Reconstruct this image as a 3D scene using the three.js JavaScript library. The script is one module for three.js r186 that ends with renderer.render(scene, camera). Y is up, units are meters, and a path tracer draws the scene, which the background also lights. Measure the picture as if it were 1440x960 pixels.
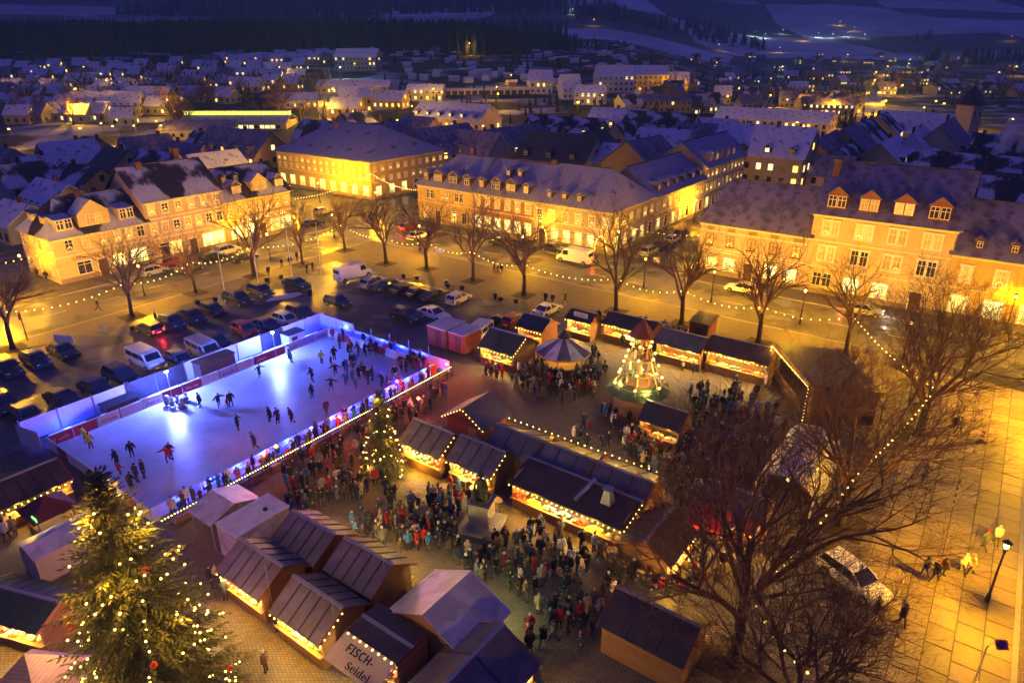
import * as THREE from 'three';
import { mergeGeometries, mergeVertices, toCreasedNormals } from 'three/addons/utils/BufferGeometryUtils.js';
import { MarchingCubes } from 'three/addons/objects/MarchingCubes.js';
import { RoundedBoxGeometry } from 'three/addons/geometries/RoundedBoxGeometry.js';
import { FontLoader } from 'three/addons/loaders/FontLoader.js';
import { TextGeometry } from 'three/addons/geometries/TextGeometry.js';

/* ------------------------------------------------ camera, sky, exposure */
const scene = new THREE.Scene();
const EYE = 32, FOCAL = 960, PITCH = Math.atan(412 / 960);          // focal length for a picture 1440 wide
const camera = new THREE.PerspectiveCamera(2 * Math.atan(480 / FOCAL) * 180 / Math.PI, 1.5, 0.5, 9000);
camera.position.set(0, EYE, 0);
camera.rotation.set(-PITCH, 0, 0);
const renderer = new THREE.WebGLRenderer({ antialias: true });
renderer.toneMapping = THREE.LinearToneMapping;
renderer.toneMappingExposure = 1.15;
renderer.shadowMap.enabled = true;

// the dusk sky: deep blue, a little violet towards the afterglow low down
const SKY_GAIN = 0.98;
{
  const w = 64, h = 64, a = new Float32Array(w * h * 4);
  for (let j = 0; j < h; j++) {
    const el = (j + 0.5) / h * 2 - 1;                                // -1 nadir .. 1 zenith
    const t = Math.max(0, el);
    const low = Math.exp(-t * 5);
    const c = [0.047 + 0.016 * low, 0.036 + 0.022 * low, 0.26 + 0.06 * low];
    for (let i = 0; i < w; i++) {
      const k = (j * w + i) * 4;
      a[k] = c[0] * SKY_GAIN; a[k + 1] = c[1] * SKY_GAIN; a[k + 2] = c[2] * SKY_GAIN; a[k + 3] = 1;
    }
  }
  const sky = new THREE.DataTexture(a, w, h, THREE.RGBAFormat, THREE.FloatType);
  sky.mapping = THREE.EquirectangularReflectionMapping; sky.magFilter = THREE.LinearFilter; sky.needsUpdate = true;
  scene.background = sky; scene.environment = sky;
}
// the last of the afterglow, weak and very soft
const sun = new THREE.DirectionalLight(new THREE.Color(0.75, 0.5, 1.0), 0.03);
sun.position.set(-300, 400, -100); sun.castShadow = true; sun.shadow.radius = 60;
Object.assign(sun.shadow.camera, { left: -250, right: 250, top: 250, bottom: -250, near: 1, far: 1500 });
scene.add(sun);
scene.fog = new THREE.FogExp2(new THREE.Color(0.25, 0.6, 1.0), 0.00032);

/* ------------------------------------------------ helpers */
let seed = 12345;
const reseed = s => { seed = s >>> 0; };
const rnd = () => { seed = (seed + 0x6D2B79F5) >>> 0; let t = seed; t = Math.imul(t ^ (t >>> 15), t | 1); t ^= t + Math.imul(t ^ (t >>> 7), t | 61); return ((t ^ (t >>> 14)) >>> 0) / 4294967296; };
const rr = (a, b) => a + (b - a) * rnd();
const pick = a => a[Math.floor(rnd() * a.length)];
const lerp = (a, b, t) => a + (b - a) * t;
const clamp = (x, a, b) => Math.max(a, Math.min(b, x));
const smooth = (a, b, x) => { const t = clamp((x - a) / (b - a), 0, 1); return t * t * (3 - 2 * t); };
const CP = Math.cos(PITCH), SP = Math.sin(PITCH);
// where the sight line through a point of the photograph meets the level y = h: [x, z]
function G(px, py, h = 0) {
  const x = (px - 720) / FOCAL, y = -(py - 480) / FOCAL, up = y * CP - SP, fw = CP + y * SP, t = (h - EYE) / up;
  return [x * t, -fw * t];
}
function project(x, y, z) {
  const dy = y - EYE, fw = -z, zc = fw * CP - dy * SP, yc = dy * CP + fw * SP;
  return [720 + FOCAL * x / zc, 480 - FOCAL * yc / zc, zc];
}
// the square's own axes: X along the back facades, Z towards the rink's open end
const AX = 36 * Math.PI / 180, RY = -AX, CA = Math.cos(AX), SA = Math.sin(AX);
const W = (X, Z) => [CA * X - SA * Z, SA * X + CA * Z];
const toXZ = (x, z) => [CA * x + SA * z, -SA * x + CA * z];
const D2R = Math.PI / 180;

const used = {};
function numbered(name) { const n = used[name] = (used[name] ?? -1) + 1; return n ? name + '_' + String(n).padStart(3, '0') : name; }
const things = [];
function thing(name, label, category, x, y, z, turn = 0, group) {
  const o = new THREE.Group(); o.name = numbered(name); scene.add(o);
  o.position.set(x, y, z); o.rotation.y = turn; o.userData = { label, category };
  if (group) o.userData.group = group;
  things.push(o);
  return o;
}
function copyOf(src, label, x, y, z, turn = 0, group) {
  const o = src.clone(); o.name = numbered(src.name.replace(/_\d{3}$/, '')); scene.add(o);
  o.position.set(x, y, z); o.rotation.y = turn; o.userData = { label, category: src.userData.category };
  if (group) o.userData.group = group;
  things.push(o);
  return o;
}
// texture coordinates in metres, by the way each face points
function metricUV(g) {
  if (g.userData.uvDone && g.attributes.uv) return g;
  const p = g.attributes.position, n = g.attributes.normal, uv = new Float32Array(p.count * 2);
  for (let i = 0; i < p.count; i++) {
    const nx = Math.abs(n.getX(i)), ny = Math.abs(n.getY(i)), nz = Math.abs(n.getZ(i));
    if (ny >= nx && ny >= nz) { uv[2 * i] = p.getX(i); uv[2 * i + 1] = p.getZ(i); }
    else if (nx >= nz) { uv[2 * i] = p.getZ(i); uv[2 * i + 1] = p.getY(i); }
    else { uv[2 * i] = p.getX(i); uv[2 * i + 1] = p.getY(i); }
  }
  g.setAttribute('uv', new THREE.BufferAttribute(uv, 2)); g.userData.uvDone = true;
  return g;
}
function J(list) {                                                    // several shapes as one
  const l = list.flat(9).filter(Boolean).map(g => { metricUV(g); const o = g.index ? g.toNonIndexed() : g; const c = new THREE.BufferGeometry(); for (const k of ['position', 'normal', 'uv']) c.setAttribute(k, o.attributes[k]); if (o.attributes.color) c.setAttribute('color', o.attributes.color); return c; });
  const any = l.some(g => g.attributes.color);
  if (any) for (const g of l) if (!g.attributes.color) g.setAttribute('color', new THREE.BufferAttribute(new Float32Array(g.attributes.position.count * 3).fill(1), 3));
  const m = l.length === 1 ? l[0] : mergeGeometries(l); m.userData.uvDone = true; return m;
}
function part(name, geo, m, parent, kind) {
  const g = Array.isArray(geo) ? J(geo) : metricUV(geo);
  const o = new THREE.Mesh(g, m); o.name = name; o.castShadow = o.receiveShadow = true;
  parent.add(o); if (kind) o.userData.kind = kind;
  return o;
}
function struct(name, geo, m) { const o = part(numbered(name), geo, m, scene); o.userData.kind = 'structure'; return o; }
const bx = (w, h, d, x = 0, y = 0, z = 0, ry = 0, rx = 0, rz = 0) => { const g = new THREE.BoxGeometry(w, h, d); if (rx || ry || rz) g.applyMatrix4(new THREE.Matrix4().makeRotationFromEuler(new THREE.Euler(rx, ry, rz, 'YXZ'))); g.translate(x, y, z); return g; };
const cyl = (r0, r1, h, n, x = 0, y = 0, z = 0, open = false) => { const g = new THREE.CylinderGeometry(r1, r0, h, n, 1, open); g.translate(x, y + h / 2, z); return g; };
const ball = (r, n, x = 0, y = 0, z = 0, sx = 1, sy = 1, sz = 1) => { const g = new THREE.SphereGeometry(r, n, Math.max(4, Math.round(n * 0.7))); g.scale(sx, sy, sz); g.translate(x, y, z); return g; };
const V = (x, y, z) => new THREE.Vector3(x, y, z);
function rod(a, b, r0, r1 = r0, n = 5) {
  const A = V(...a), B = V(...b), d = B.clone().sub(A), L = d.length() || 1e-4, g = new THREE.CylinderGeometry(r1, r0, L, n, 1);
  g.translate(0, L / 2, 0); g.applyQuaternion(new THREE.Quaternion().setFromUnitVectors(V(0, 1, 0), d.normalize())); g.translate(...a); return g;
}
function beam(a, b, w, h) {
  const A = V(...a), B = V(...b), d = B.clone().sub(A), L = d.length(), g = new THREE.BoxGeometry(w, h, L), m = new THREE.Matrix4().lookAt(B, A, V(0, 1, 0));
  g.applyMatrix4(m); const c = A.add(B).multiplyScalar(0.5); g.translate(c.x, c.y, c.z); return g;
}
// a flat slab of thickness t on the outline pts (seen from its upper side anticlockwise), texture in metres along its first edge
function slab(pts, t) {
  const p = pts.map(q => V(...q)), e1 = p[1].clone().sub(p[0]).normalize(), n = V(0, 0, 0);
  for (let i = 1; i < p.length - 1; i++) n.add(p[i].clone().sub(p[0]).cross(p[i + 1].clone().sub(p[0])));
  n.normalize(); const e2 = n.clone().cross(e1), pos = [], nor = [], uv = [];
  const put = (q, m) => { pos.push(q.x, q.y, q.z); nor.push(m.x, m.y, m.z); const d = q.clone().sub(p[0]); uv.push(d.dot(e1), d.dot(e2)); };
  const lo = p.map(q => q.clone().addScaledVector(n, -t)), neg = n.clone().negate();
  for (let i = 1; i < p.length - 1; i++) { put(p[0], n); put(p[i], n); put(p[i + 1], n); put(lo[0], neg); put(lo[i + 1], neg); put(lo[i], neg); }
  for (let i = 0; i < p.length; i++) { const k = (i + 1) % p.length, m = p[k].clone().sub(p[i]).cross(n).normalize(); put(p[i], m); put(lo[i], m); put(lo[k], m); put(p[i], m); put(lo[k], m); put(p[k], m); }
  const g = new THREE.BufferGeometry();
  g.setAttribute('position', new THREE.Float32BufferAttribute(pos, 3)); g.setAttribute('normal', new THREE.Float32BufferAttribute(nor, 3)); g.setAttribute('uv', new THREE.Float32BufferAttribute(uv, 2));
  g.userData.uvDone = true; return g;
}
function prism(outline, depth, bevel = 0) {                            // outline in x, y; runs from z = 0 to -depth
  const s = new THREE.Shape(outline.map(p => new THREE.Vector2(...p)));
  const g = new THREE.ExtrudeGeometry(s, { depth: depth - 2 * bevel, bevelEnabled: bevel > 0, bevelThickness: bevel, bevelSize: bevel, bevelOffset: -bevel, bevelSegments: 2, curveSegments: 6 });
  g.translate(0, 0, -depth + bevel); return g;
}

/* ------------------------------------------------ textures and materials */
function hash2(i, j, s) { let h = Math.imul(i, 374761393) ^ Math.imul(j, 668265263) ^ Math.imul(s, 2147483647); h = Math.imul(h ^ (h >>> 13), 1274126177); return ((h ^ (h >>> 16)) >>> 0) / 4294967296; }
function vnoise(x, y, per, s) {
  const i = Math.floor(x), j = Math.floor(y), fx = x - i, fy = y - j, u = fx * fx * (3 - 2 * fx), v = fy * fy * (3 - 2 * fy), m = k => ((k % per) + per) % per;
  return lerp(lerp(hash2(m(i), m(j), s), hash2(m(i + 1), m(j), s), u), lerp(hash2(m(i), m(j + 1), s), hash2(m(i + 1), m(j + 1), s), u), v);
}
const fbm = (x, y, per, s, o = 4) => { let a = 0.5, t = 0, f = 1; for (let k = 0; k < o; k++) { t += a * vnoise(x * f, y * f, per * f, s + k); f *= 2; a *= 0.5; } return t / (1 - Math.pow(0.5, o)); };
const sr = c => Math.pow(c, 1 / 2.2);
function tex(n, metres, fn0, colour = true) {
  const fn = colour === 'share' ? (x, y) => { const c = fn0(x, y); return typeof c === 'number' ? sr(clamp(c, 0, 1)) : c.map(v => sr(clamp(v, 0, 1))); } : fn0;
  const a = new Uint8Array(n * n * 4);
  for (let j = 0; j < n; j++) for (let i = 0; i < n; i++) { const c = fn(i / n, j / n), k = (j * n + i) * 4, v = typeof c === 'number' ? [c, c, c] : c; a[k] = clamp(v[0], 0, 1) * 255; a[k + 1] = clamp(v[1], 0, 1) * 255; a[k + 2] = clamp(v[2], 0, 1) * 255; a[k + 3] = 255; }
  const t = new THREE.DataTexture(a, n, n); t.wrapS = t.wrapT = THREE.RepeatWrapping; t.magFilter = THREE.LinearFilter; t.minFilter = THREE.LinearFilter; t.repeat.set(1 / metres, 1 / metres);
  if (colour) t.colorSpace = THREE.SRGBColorSpace; t.needsUpdate = true; return t;
}
const mixc = (a, b, t) => [lerp(a[0], b[0], t), lerp(a[1], b[1], t), lerp(a[2], b[2], t)];
const lin = (r, g, b) => new THREE.Color().setRGB(r, g, b);
const cache = {};
function mat(key, c, rough = 0.8, o = {}) {
  if (!cache[key]) { const K = o.physical ? THREE.MeshPhysicalMaterial : THREE.MeshStandardMaterial, { physical, ...rest } = o; cache[key] = new K({ color: lin(...c), roughness: rough, metalness: 0, ...rest }); cache[key].name = key; }
  return cache[key];
}
const glow = (key, c, base = [0.5, 0.5, 0.5], o = {}) => mat(key, base, 0.5, { emissive: lin(...c.map(x => Math.min(1, x / Math.max(...c)))), emissiveIntensity: Math.max(...c), ...o });

const T = {};
T.grain = tex(256, 3, (x, y) => 0.62 + 0.38 * fbm(x * 8, y * 8, 8, 3, 5), 'share');
T.plaster = tex(512, 9, (x, y) => 0.80 + 0.14 * fbm(x * 5, y * 5, 5, 7, 5) + 0.06 * vnoise(x * 128, y * 128, 128, 9) - 0.10 * smooth(0.62, 0.8, fbm(x * 9 + 2, y * 3, 9, 31, 4)), 'share');
T.bump = tex(256, 1.6, (x, y) => fbm(x * 16, y * 16, 16, 5, 4), false);
T.asphalt = tex(512, 14, (x, y) => { const f = fbm(x * 6, y * 6, 6, 11, 5), w = smooth(0.45, 0.65, fbm(x * 3, y * 3, 3, 15, 4)); return 0.55 + 0.3 * f + 0.12 * vnoise(x * 200, y * 200, 200, 4) - 0.12 * w; }, 'share');
T.wet = tex(512, 17, (x, y) => { const w = smooth(0.42, 0.62, fbm(x * 5, y * 5, 5, 25, 5)); return lerp(0.85, 0.30, w); }, false);
// small setts in rows
function sett(x, y, nx, ny, s) { const r = Math.floor(y * ny), ox = (r % 2) * 0.5 + 0.18 * (hash2(r % ny, 3, s) - 0.5), cx = x * nx + ox, i = ((Math.floor(cx) % nx) + nx) % nx, fx = cx - Math.floor(cx), fy = y * ny - r, e = Math.min(fx, 1 - fx, fy, 1 - fy); return [smooth(0.03, 0.14, e), hash2(i, r, s), Math.min(fx, 1 - fx, fy, 1 - fy)]; }
T.setts = tex(1024, 6.4, (x, y) => { const [e, h] = sett(x, y, 28, 36, 41), n = fbm(x * 6, y * 6, 6, 43, 4); const v = lerp(0.30, 0.60 + 0.26 * h, e) + 0.22 * (n - 0.5); return [v * 1.02, v * 0.98, v * 0.94]; }, 'share');
T.settsBump = tex(1024, 6.4, (x, y) => { const [e, h] = sett(x, y, 28, 36, 41); return e * (0.8 + 0.2 * h); }, false);
T.stone = tex(256, 2.2, (x, y) => 0.72 + 0.22 * fbm(x * 7, y * 7, 7, 51, 5) - 0.1 * smooth(0.6, 0.75, fbm(x * 3, y * 3, 3, 57, 4)), 'share');
T.wood = tex(512, 2, (x, y) => { const b = Math.floor(y * 14), f = y * 14 - b, gr = fbm(x * 3 + hash2(b, 1, 3) * 9, y * 90, 90, 61, 3); return (0.55 + 0.3 * gr + 0.15 * hash2(b, 5, 2)) * lerp(0.35, 1, smooth(0.0, 0.09, Math.min(f, 1 - f))); }, 'share');
{ const n = 1024, mk = new Float32Array(n * n); reseed(17);
  for (let k = 0; k < 620; k++) { const cx = rnd() * n, cy = rnd() * n, r = 20 + 330 * rnd() * rnd(), a0 = rnd() * 6.28, da = rr(0.4, 2.6), st = Math.ceil(r * da), v = rr(0.12, 0.34), e = rr(0.6, 1.4); for (let i = 0; i < st; i++) { const a = a0 + da * i / st, x = ((Math.round(cx + Math.cos(a) * r) % n) + n) % n, y = ((Math.round(cy + Math.sin(a) * r * e) % n) + n) % n; mk[y * n + x] += v; } }
  T.ice = tex(n, 14, (x, y) => { const v = 0.46 + 0.36 * fbm(x * 7, y * 7, 7, 71, 6) + 0.06 * vnoise(x * 220, y * 220, 220, 3) + mk[Math.floor(y * n) * n + Math.floor(x * n)]; return [v * 0.98, v, v * 1.02]; }, 'share'); }
// snow over slates: mostly closed, or blown and slid off in streaks
T.snowFull = tex(512, 7, (x, y) => { const n = fbm(x * 6, y * 6, 6, 81, 5), row = 0.5 + 0.5 * Math.cos(y * Math.PI * 2 * 22), m = smooth(0.16, 0.40, n + 0.05 * row); return mixc([0.28, 0.26, 0.29], [0.66, 0.64, 0.69], m * (0.82 + 0.18 * vnoise(x * 50, y * 50, 50, 2))); });
T.snowBright = tex(512, 6, (x, y) => { const n = fbm(x * 6, y * 6, 6, 83, 5), m = smooth(0.25, 0.45, n); return mixc([0.45, 0.43, 0.45], [0.86, 0.86, 0.89], m * (0.85 + 0.15 * vnoise(x * 50, y * 50, 50, 2))); });
T.snowStreak = tex(1024, 9, (x, y) => { const p = smooth(0.40, 0.62, fbm(x * 3, y * 2, 3, 95, 4)), st = fbm(x * 60, y * 3, 60, 91, 3), m = clamp(p * 1.15 * smooth(0.30, 0.62, st + 0.25 * p), 0, 1); return mixc([0.17, 0.15, 0.17], [0.74, 0.74, 0.79], m); });
T.snowThin = tex(512, 7, (x, y) => { const n = fbm(x * 7, y * 7, 7, 101, 5), row = 0.5 + 0.5 * Math.cos(y * Math.PI * 2 * 24); return mixc([0.36, 0.32, 0.36], [0.56, 0.52, 0.59], smooth(0.30, 0.70, n + 0.12 * row) * (0.7 + 0.3 * vnoise(x * 90, y * 90, 90, 5))); });
T.slate = tex(512, 6, (x, y) => { const r = Math.floor(y * 30), f = y * 30 - r, c = x * 26 + (r % 2) * 0.5, i = Math.floor(c) % 26; return (0.22 + 0.14 * hash2(i, r, 4) + 0.08 * fbm(x * 6, y * 6, 6, 3)) * lerp(0.6, 1, smooth(0, 0.2, f)); });
T.tar = tex(512, 5.3, (x, y) => 0.42 + 0.3 * fbm(x * 9, y * 9, 9, 111, 5) + 0.28 * smooth(0.52, 0.66, fbm(x * 4, y * 4, 4, 117, 5)) * (0.5 + 0.5 * vnoise(x * 160, y * 160, 160, 4)), 'share');
T.bark = tex(256, 1, (x, y) => 0.5 + 0.5 * fbm(x * 14, y * 3, 14, 121, 4), 'share');
T.field = tex(1024, 2600, (x, y) => { const wx = x * 7 + 0.35 * fbm(x * 9, y * 9, 9, 3, 3), wy = y * 11 + 0.35 * fbm(x * 9, y * 9, 9, 8, 3), h = hash2(Math.floor(wx) % 7, Math.floor(wy) % 11, 77), n = fbm(x * 40, y * 40, 40, 131, 4); return mixc([0.34, 0.33, 0.33], [0.88, 0.90, 0.92], clamp(smooth(0.25, 0.6, h) * (0.7 + 0.3 * n) + 0.2 * (n - 0.5), 0, 1)); });
T.garden = tex(1024, 240, (x, y) => { const n = fbm(x * 14, y * 14, 14, 135, 5), q = fbm(x * 5, y * 5, 5, 139, 3); return mixc([0.13, 0.11, 0.10], [0.60, 0.60, 0.63], smooth(0.50, 0.66, n * 0.7 + q * 0.36)); });
T.cloth = tex(128, 0.5, (x, y) => 0.75 + 0.25 * fbm(x * 12, y * 12, 12, 141, 3), 'share');
T.room = tex(128, 1.6, (x, y) => { const c = fbm(x * 4, y * 4, 4, 151, 3), u = x > 0.5 ? x - 1 : x, cur = smooth(0.13, 0.2, Math.abs(u)) * (0.75 + 0.25 * Math.cos(u * 170)), v = lerp(0.45 + 0.5 * c, 0.9, cur); return [v, v * 0.95, v * 0.82]; });
T.shop = tex(256, 2.3, (x, y) => { const i = Math.floor(x * 11), f = x * 11 - i, h = 0.18 + 0.42 * hash2(i, 3, 7), lo = y % 1 < h && Math.abs(f - 0.5) < 0.36 ? 0.45 + 0.4 * hash2(i, 5, 7) : 1, c = hash2(i, 9, 7), w = 0.8 + 0.2 * fbm(x * 6, y * 6, 6, 8, 3); return lo < 1 ? (c < 0.25 ? [0.75, 0.25, 0.2] : c < 0.5 ? [0.4, 0.55, 0.35] : c < 0.7 ? [0.35, 0.3, 0.25] : [0.95, 0.85, 0.6]) : [w, w, w]; });

const M = {
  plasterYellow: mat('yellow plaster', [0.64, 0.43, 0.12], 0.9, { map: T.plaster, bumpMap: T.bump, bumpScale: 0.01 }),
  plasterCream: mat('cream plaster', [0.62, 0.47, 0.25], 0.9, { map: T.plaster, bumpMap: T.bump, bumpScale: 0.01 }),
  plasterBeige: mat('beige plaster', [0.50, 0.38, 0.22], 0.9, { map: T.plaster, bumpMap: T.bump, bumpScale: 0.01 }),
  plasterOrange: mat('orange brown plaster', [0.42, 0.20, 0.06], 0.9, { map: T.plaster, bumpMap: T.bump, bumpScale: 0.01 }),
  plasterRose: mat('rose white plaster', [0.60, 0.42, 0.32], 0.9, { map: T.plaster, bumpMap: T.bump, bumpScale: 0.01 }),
  plasterWhite: mat('white plaster', [0.72, 0.70, 0.66], 0.9, { map: T.plaster }),
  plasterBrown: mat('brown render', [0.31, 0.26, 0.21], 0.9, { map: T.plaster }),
  plasterGrey: mat('grey plaster', [0.38, 0.36, 0.35], 0.9, { map: T.plaster }),
  trim: mat('pale trim', [0.70, 0.62, 0.48], 0.7), trimDark: mat('sandstone trim', [0.30, 0.22, 0.14], 0.8, { map: T.stone }),
  frame: mat('white window frame', [0.72, 0.70, 0.64], 0.5), frameBrown: mat('brown window frame', [0.12, 0.06, 0.03], 0.5),
  snowFull: mat('snow covered slates', [1, 1, 1], 0.75, { map: T.snowFull, bumpMap: T.snowFull, bumpScale: 0.03 }),
  snowStreak: mat('slates with slid snow', [1, 1, 1], 0.7, { map: T.snowStreak, bumpMap: T.snowStreak, bumpScale: 0.04 }),
  snowThin: mat('slates with thin snow', [1, 1, 1], 0.7, { map: T.snowThin, bumpMap: T.snowThin, bumpScale: 0.02 }),
  snowBright: mat('fresh roof snow', [1, 1, 1], 0.8, { map: T.snowBright, bumpMap: T.snowBright, bumpScale: 0.03 }),
  slate: mat('dark slates', [0.55, 0.5, 0.5], 0.6, { map: T.slate, bumpMap: T.slate, bumpScale: 0.03 }),
  metal: mat('zinc sheet', [0.35, 0.34, 0.35], 0.4, { metalness: 0.6 }), iron: mat('dark iron', [0.025, 0.025, 0.028], 0.5, { metalness: 0.3 }),
  steel: mat('galvanised steel', [0.45, 0.45, 0.46], 0.35, { metalness: 0.8 }),
  brick: mat('chimney brick', [0.16, 0.07, 0.05], 0.9, { map: T.grain }),
  wood: mat('brown boards', [0.30, 0.145, 0.055], 0.75, { map: T.wood, bumpMap: T.wood, bumpScale: 0.01 }),
  woodLight: mat('honey boards', [0.50, 0.28, 0.11], 0.7, { map: T.wood, bumpMap: T.wood, bumpScale: 0.01 }),
  woodDark: mat('dark boards', [0.12, 0.06, 0.03], 0.8, { map: T.wood, bumpMap: T.wood, bumpScale: 0.01 }),
  woodRed: mat('red brown boards', [0.32, 0.09, 0.035], 0.75, { map: T.wood, bumpMap: T.wood, bumpScale: 0.01 }),
  tar: mat('roofing felt', [0.16, 0.145, 0.18], 0.45, { map: T.tar, bumpMap: T.tar, bumpScale: 0.006 }),
  tarDark: mat('dark roofing felt', [0.06, 0.053, 0.058], 0.5, { map: T.tar, bumpMap: T.tar, bumpScale: 0.006 }),
  tarBrown: mat('brown roofing felt', [0.11, 0.07, 0.045], 0.55, { map: T.tar, bumpMap: T.tar, bumpScale: 0.006 }),
  tarp: mat('white tarpaulin', [0.70, 0.69, 0.70], 0.4, { map: T.tar, bumpMap: T.bump, bumpScale: 0.01 }),
  blueSheet: mat('dark blue roof sheet', [0.028, 0.03, 0.075], 0.45, { map: T.tar }),
  green: mat('green paint', [0.03, 0.065, 0.03], 0.6, { map: T.grain }),
  asphalt: mat('wet asphalt', [0.12, 0.105, 0.092], 1.0, { map: T.asphalt, roughnessMap: T.wet, bumpMap: T.bump, bumpScale: 0.008 }),
  setts: mat('granite setts', [0.20, 0.16, 0.118], 0.75, { map: T.setts, bumpMap: T.settsBump, bumpScale: 0.012 }),
  parking: mat('parking stones', [0.13, 0.12, 0.118], 1.0, { map: T.asphalt, roughnessMap: T.wet, bumpMap: T.settsBump, bumpScale: 0.006 }),
  kerb: mat('granite kerb', [0.32, 0.30, 0.28], 0.8, { map: T.stone }),
  stone: mat('pale stone', [0.36, 0.32, 0.27], 0.85, { map: T.stone }), soil: mat('tree bed soil', [0.06, 0.035, 0.022], 1, { map: T.grain, bumpMap: T.bump, bumpScale: 0.05 }),
  line: mat('road paint', [0.62, 0.60, 0.56], 0.7, { map: T.grain }),
  bark: mat('bark', [0.075, 0.048, 0.032], 0.95, { map: T.bark, bumpMap: T.bark, bumpScale: 0.02 }),
  snow: mat('settled snow', [0.78, 0.79, 0.82], 0.8, { map: T.grain, bumpMap: T.bump, bumpScale: 0.03 }),
  tyre: mat('tyre rubber', [0.02, 0.02, 0.02], 0.85), glassDark: mat('dark glass', [0.012, 0.014, 0.02], 0.06, { physical: true, clearcoat: 1, clearcoatRoughness: 0.05 }),
  paneDark: mat('unlit pane', [0.03, 0.025, 0.03], 0.08),
  bronze: mat('weathered bronze', [0.055, 0.060, 0.045], 0.45, { metalness: 0.6 }),
};
// lit panes: what is on behind the glass, a little different from room to room
const PANE = [[1.15, 0.58, 0.07], [0.7, 0.33, 0.04], [1.4, 0.82, 0.17], [0.35, 0.15, 0.02]].map((c, i) => glow('lit window ' + i, c, [0.2, 0.15, 0.1], { emissiveMap: T.room }));
const SHOP = [[2.3, 1.9, 0.62], [2.1, 2.05, 0.78], [2.2, 1.4, 0.34]].map((c, i) => glow('shop window ' + i, c, [0.3, 0.3, 0.2], { emissiveMap: T.shop }));
const BULB = glow('warm bulb', [6, 3.9, 0.85], [0.9, 0.85, 0.7]);
const BULB_DIM = glow('small warm bulb', [3.6, 2.1, 0.3], [0.9, 0.85, 0.7]);
const SODIUM = glow('sodium lamp', [14, 8.5, 1.6], [0.9, 0.8, 0.5]);
const LED = glow('blue led strip', [0.22, 0.5, 3.4], [0.6, 0.7, 0.9]);
const COOL = glow('cool white flood light', [20, 22, 34], [0.9, 0.9, 0.95]);
const CANDLE = glow('candle arch', [3.2, 2.0, 0.5], [0.8, 0.7, 0.5]);
const LAMP_COL = lin(1.0, 0.48, 0.003), WARM = lin(1.0, 0.50, 0.03);
const lights = [];
function lamp(x, y, z, col, cd, size = 5) { const l = new THREE.PointLight(col, cd, 0, 2); l.position.set(x, y, z); l.castShadow = true; l.shadow.radius = size; l.name = 'lamp_glow'; scene.add(l); lights.push(l); return l; }
/* ------------------------------------------------ terrain and ground */
const PROF_L = [[0, 0], [235, 0], [330, 6], [430, 13], [520, 20], [600, 27], [750, 37], [1000, 47], [1500, 98], [2600, 270], [4200, 470]];
const PROF_R = [[0, 0], [400, 0], [700, 3], [1000, 11], [1400, 32], [2000, 118], [2600, 240], [4200, 470]];
const prof = (P, d) => { for (let i = 1; i < P.length; i++) if (d < P[i][0]) { const t = (d - P[i - 1][0]) / (P[i][0] - P[i - 1][0]); return lerp(P[i - 1][1], P[i][1], t); } return P[P.length - 1][1]; };
function terrain(x, z) {
  const d = Math.max(0, -z), k = smooth(0.10, 0.34, x / Math.max(d, 60));
  let h = lerp(prof(PROF_L, d), prof(PROF_R, d), k);
  h += smooth(900, 1800, d) * 46 * (fbm(x / 700 + 9, d / 700 + 4, 64, 201, 3) - 0.5);
  return h - 0.25;
}
{
  // gardens and lanes of the town, then open fields; each its own sheet
  const row1 = [], row2 = []; for (let z = 80; z > -300; z -= 20) row1.push(z); for (let z = -300; z >= -900; z -= 25) row1.push(z); for (let z = -900; z >= -4300; z -= 60) row2.push(z);
  const make = rows => {
    const NX = 110, pos = [], uv = [], idx = [];
    for (const z of rows) for (let i = 0; i <= NX; i++) { const half = 260 + Math.max(0, -z) * 1.15, x = (i / NX * 2 - 1) * half; pos.push(x, terrain(x, z), z); uv.push(x, -z); }
    for (let r = 0; r < rows.length - 1; r++) for (let i = 0; i < NX; i++) { const a = r * (NX + 1) + i, b = a + 1, c = a + NX + 1, d = c + 1; idx.push(a, b, c, b, d, c); }
    const g = new THREE.BufferGeometry(); g.setAttribute('position', new THREE.Float32BufferAttribute(pos, 3)); g.setAttribute('uv', new THREE.Float32BufferAttribute(uv, 2)); g.setIndex(idx); g.computeVertexNormals(); g.userData.uvDone = true; return g;
  };
  struct('town_terrain', make(row1), mat('gardens with thin snow', [1, 1, 1], 0.95, { map: T.garden })); struct('hill_terrain', make(row2), mat('snowy fields', [0.9, 0.9, 0.92], 0.95, { map: T.field }));
}
const local = (geo, X, Z, y = 0, turn = 0) => { geo.rotateY(RY + turn); const [x, z] = W(X, Z); geo.translate(x, y, z); geo.userData.uvDone = false; return metricUV(geo); };
const sheet = (X0, X1, Z0, Z1, top, thick) => local(bx(X1 - X0, thick, Math.abs(Z1 - Z0)), (X0 + X1) / 2, (Z0 + Z1) / 2, top - thick / 2);
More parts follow.
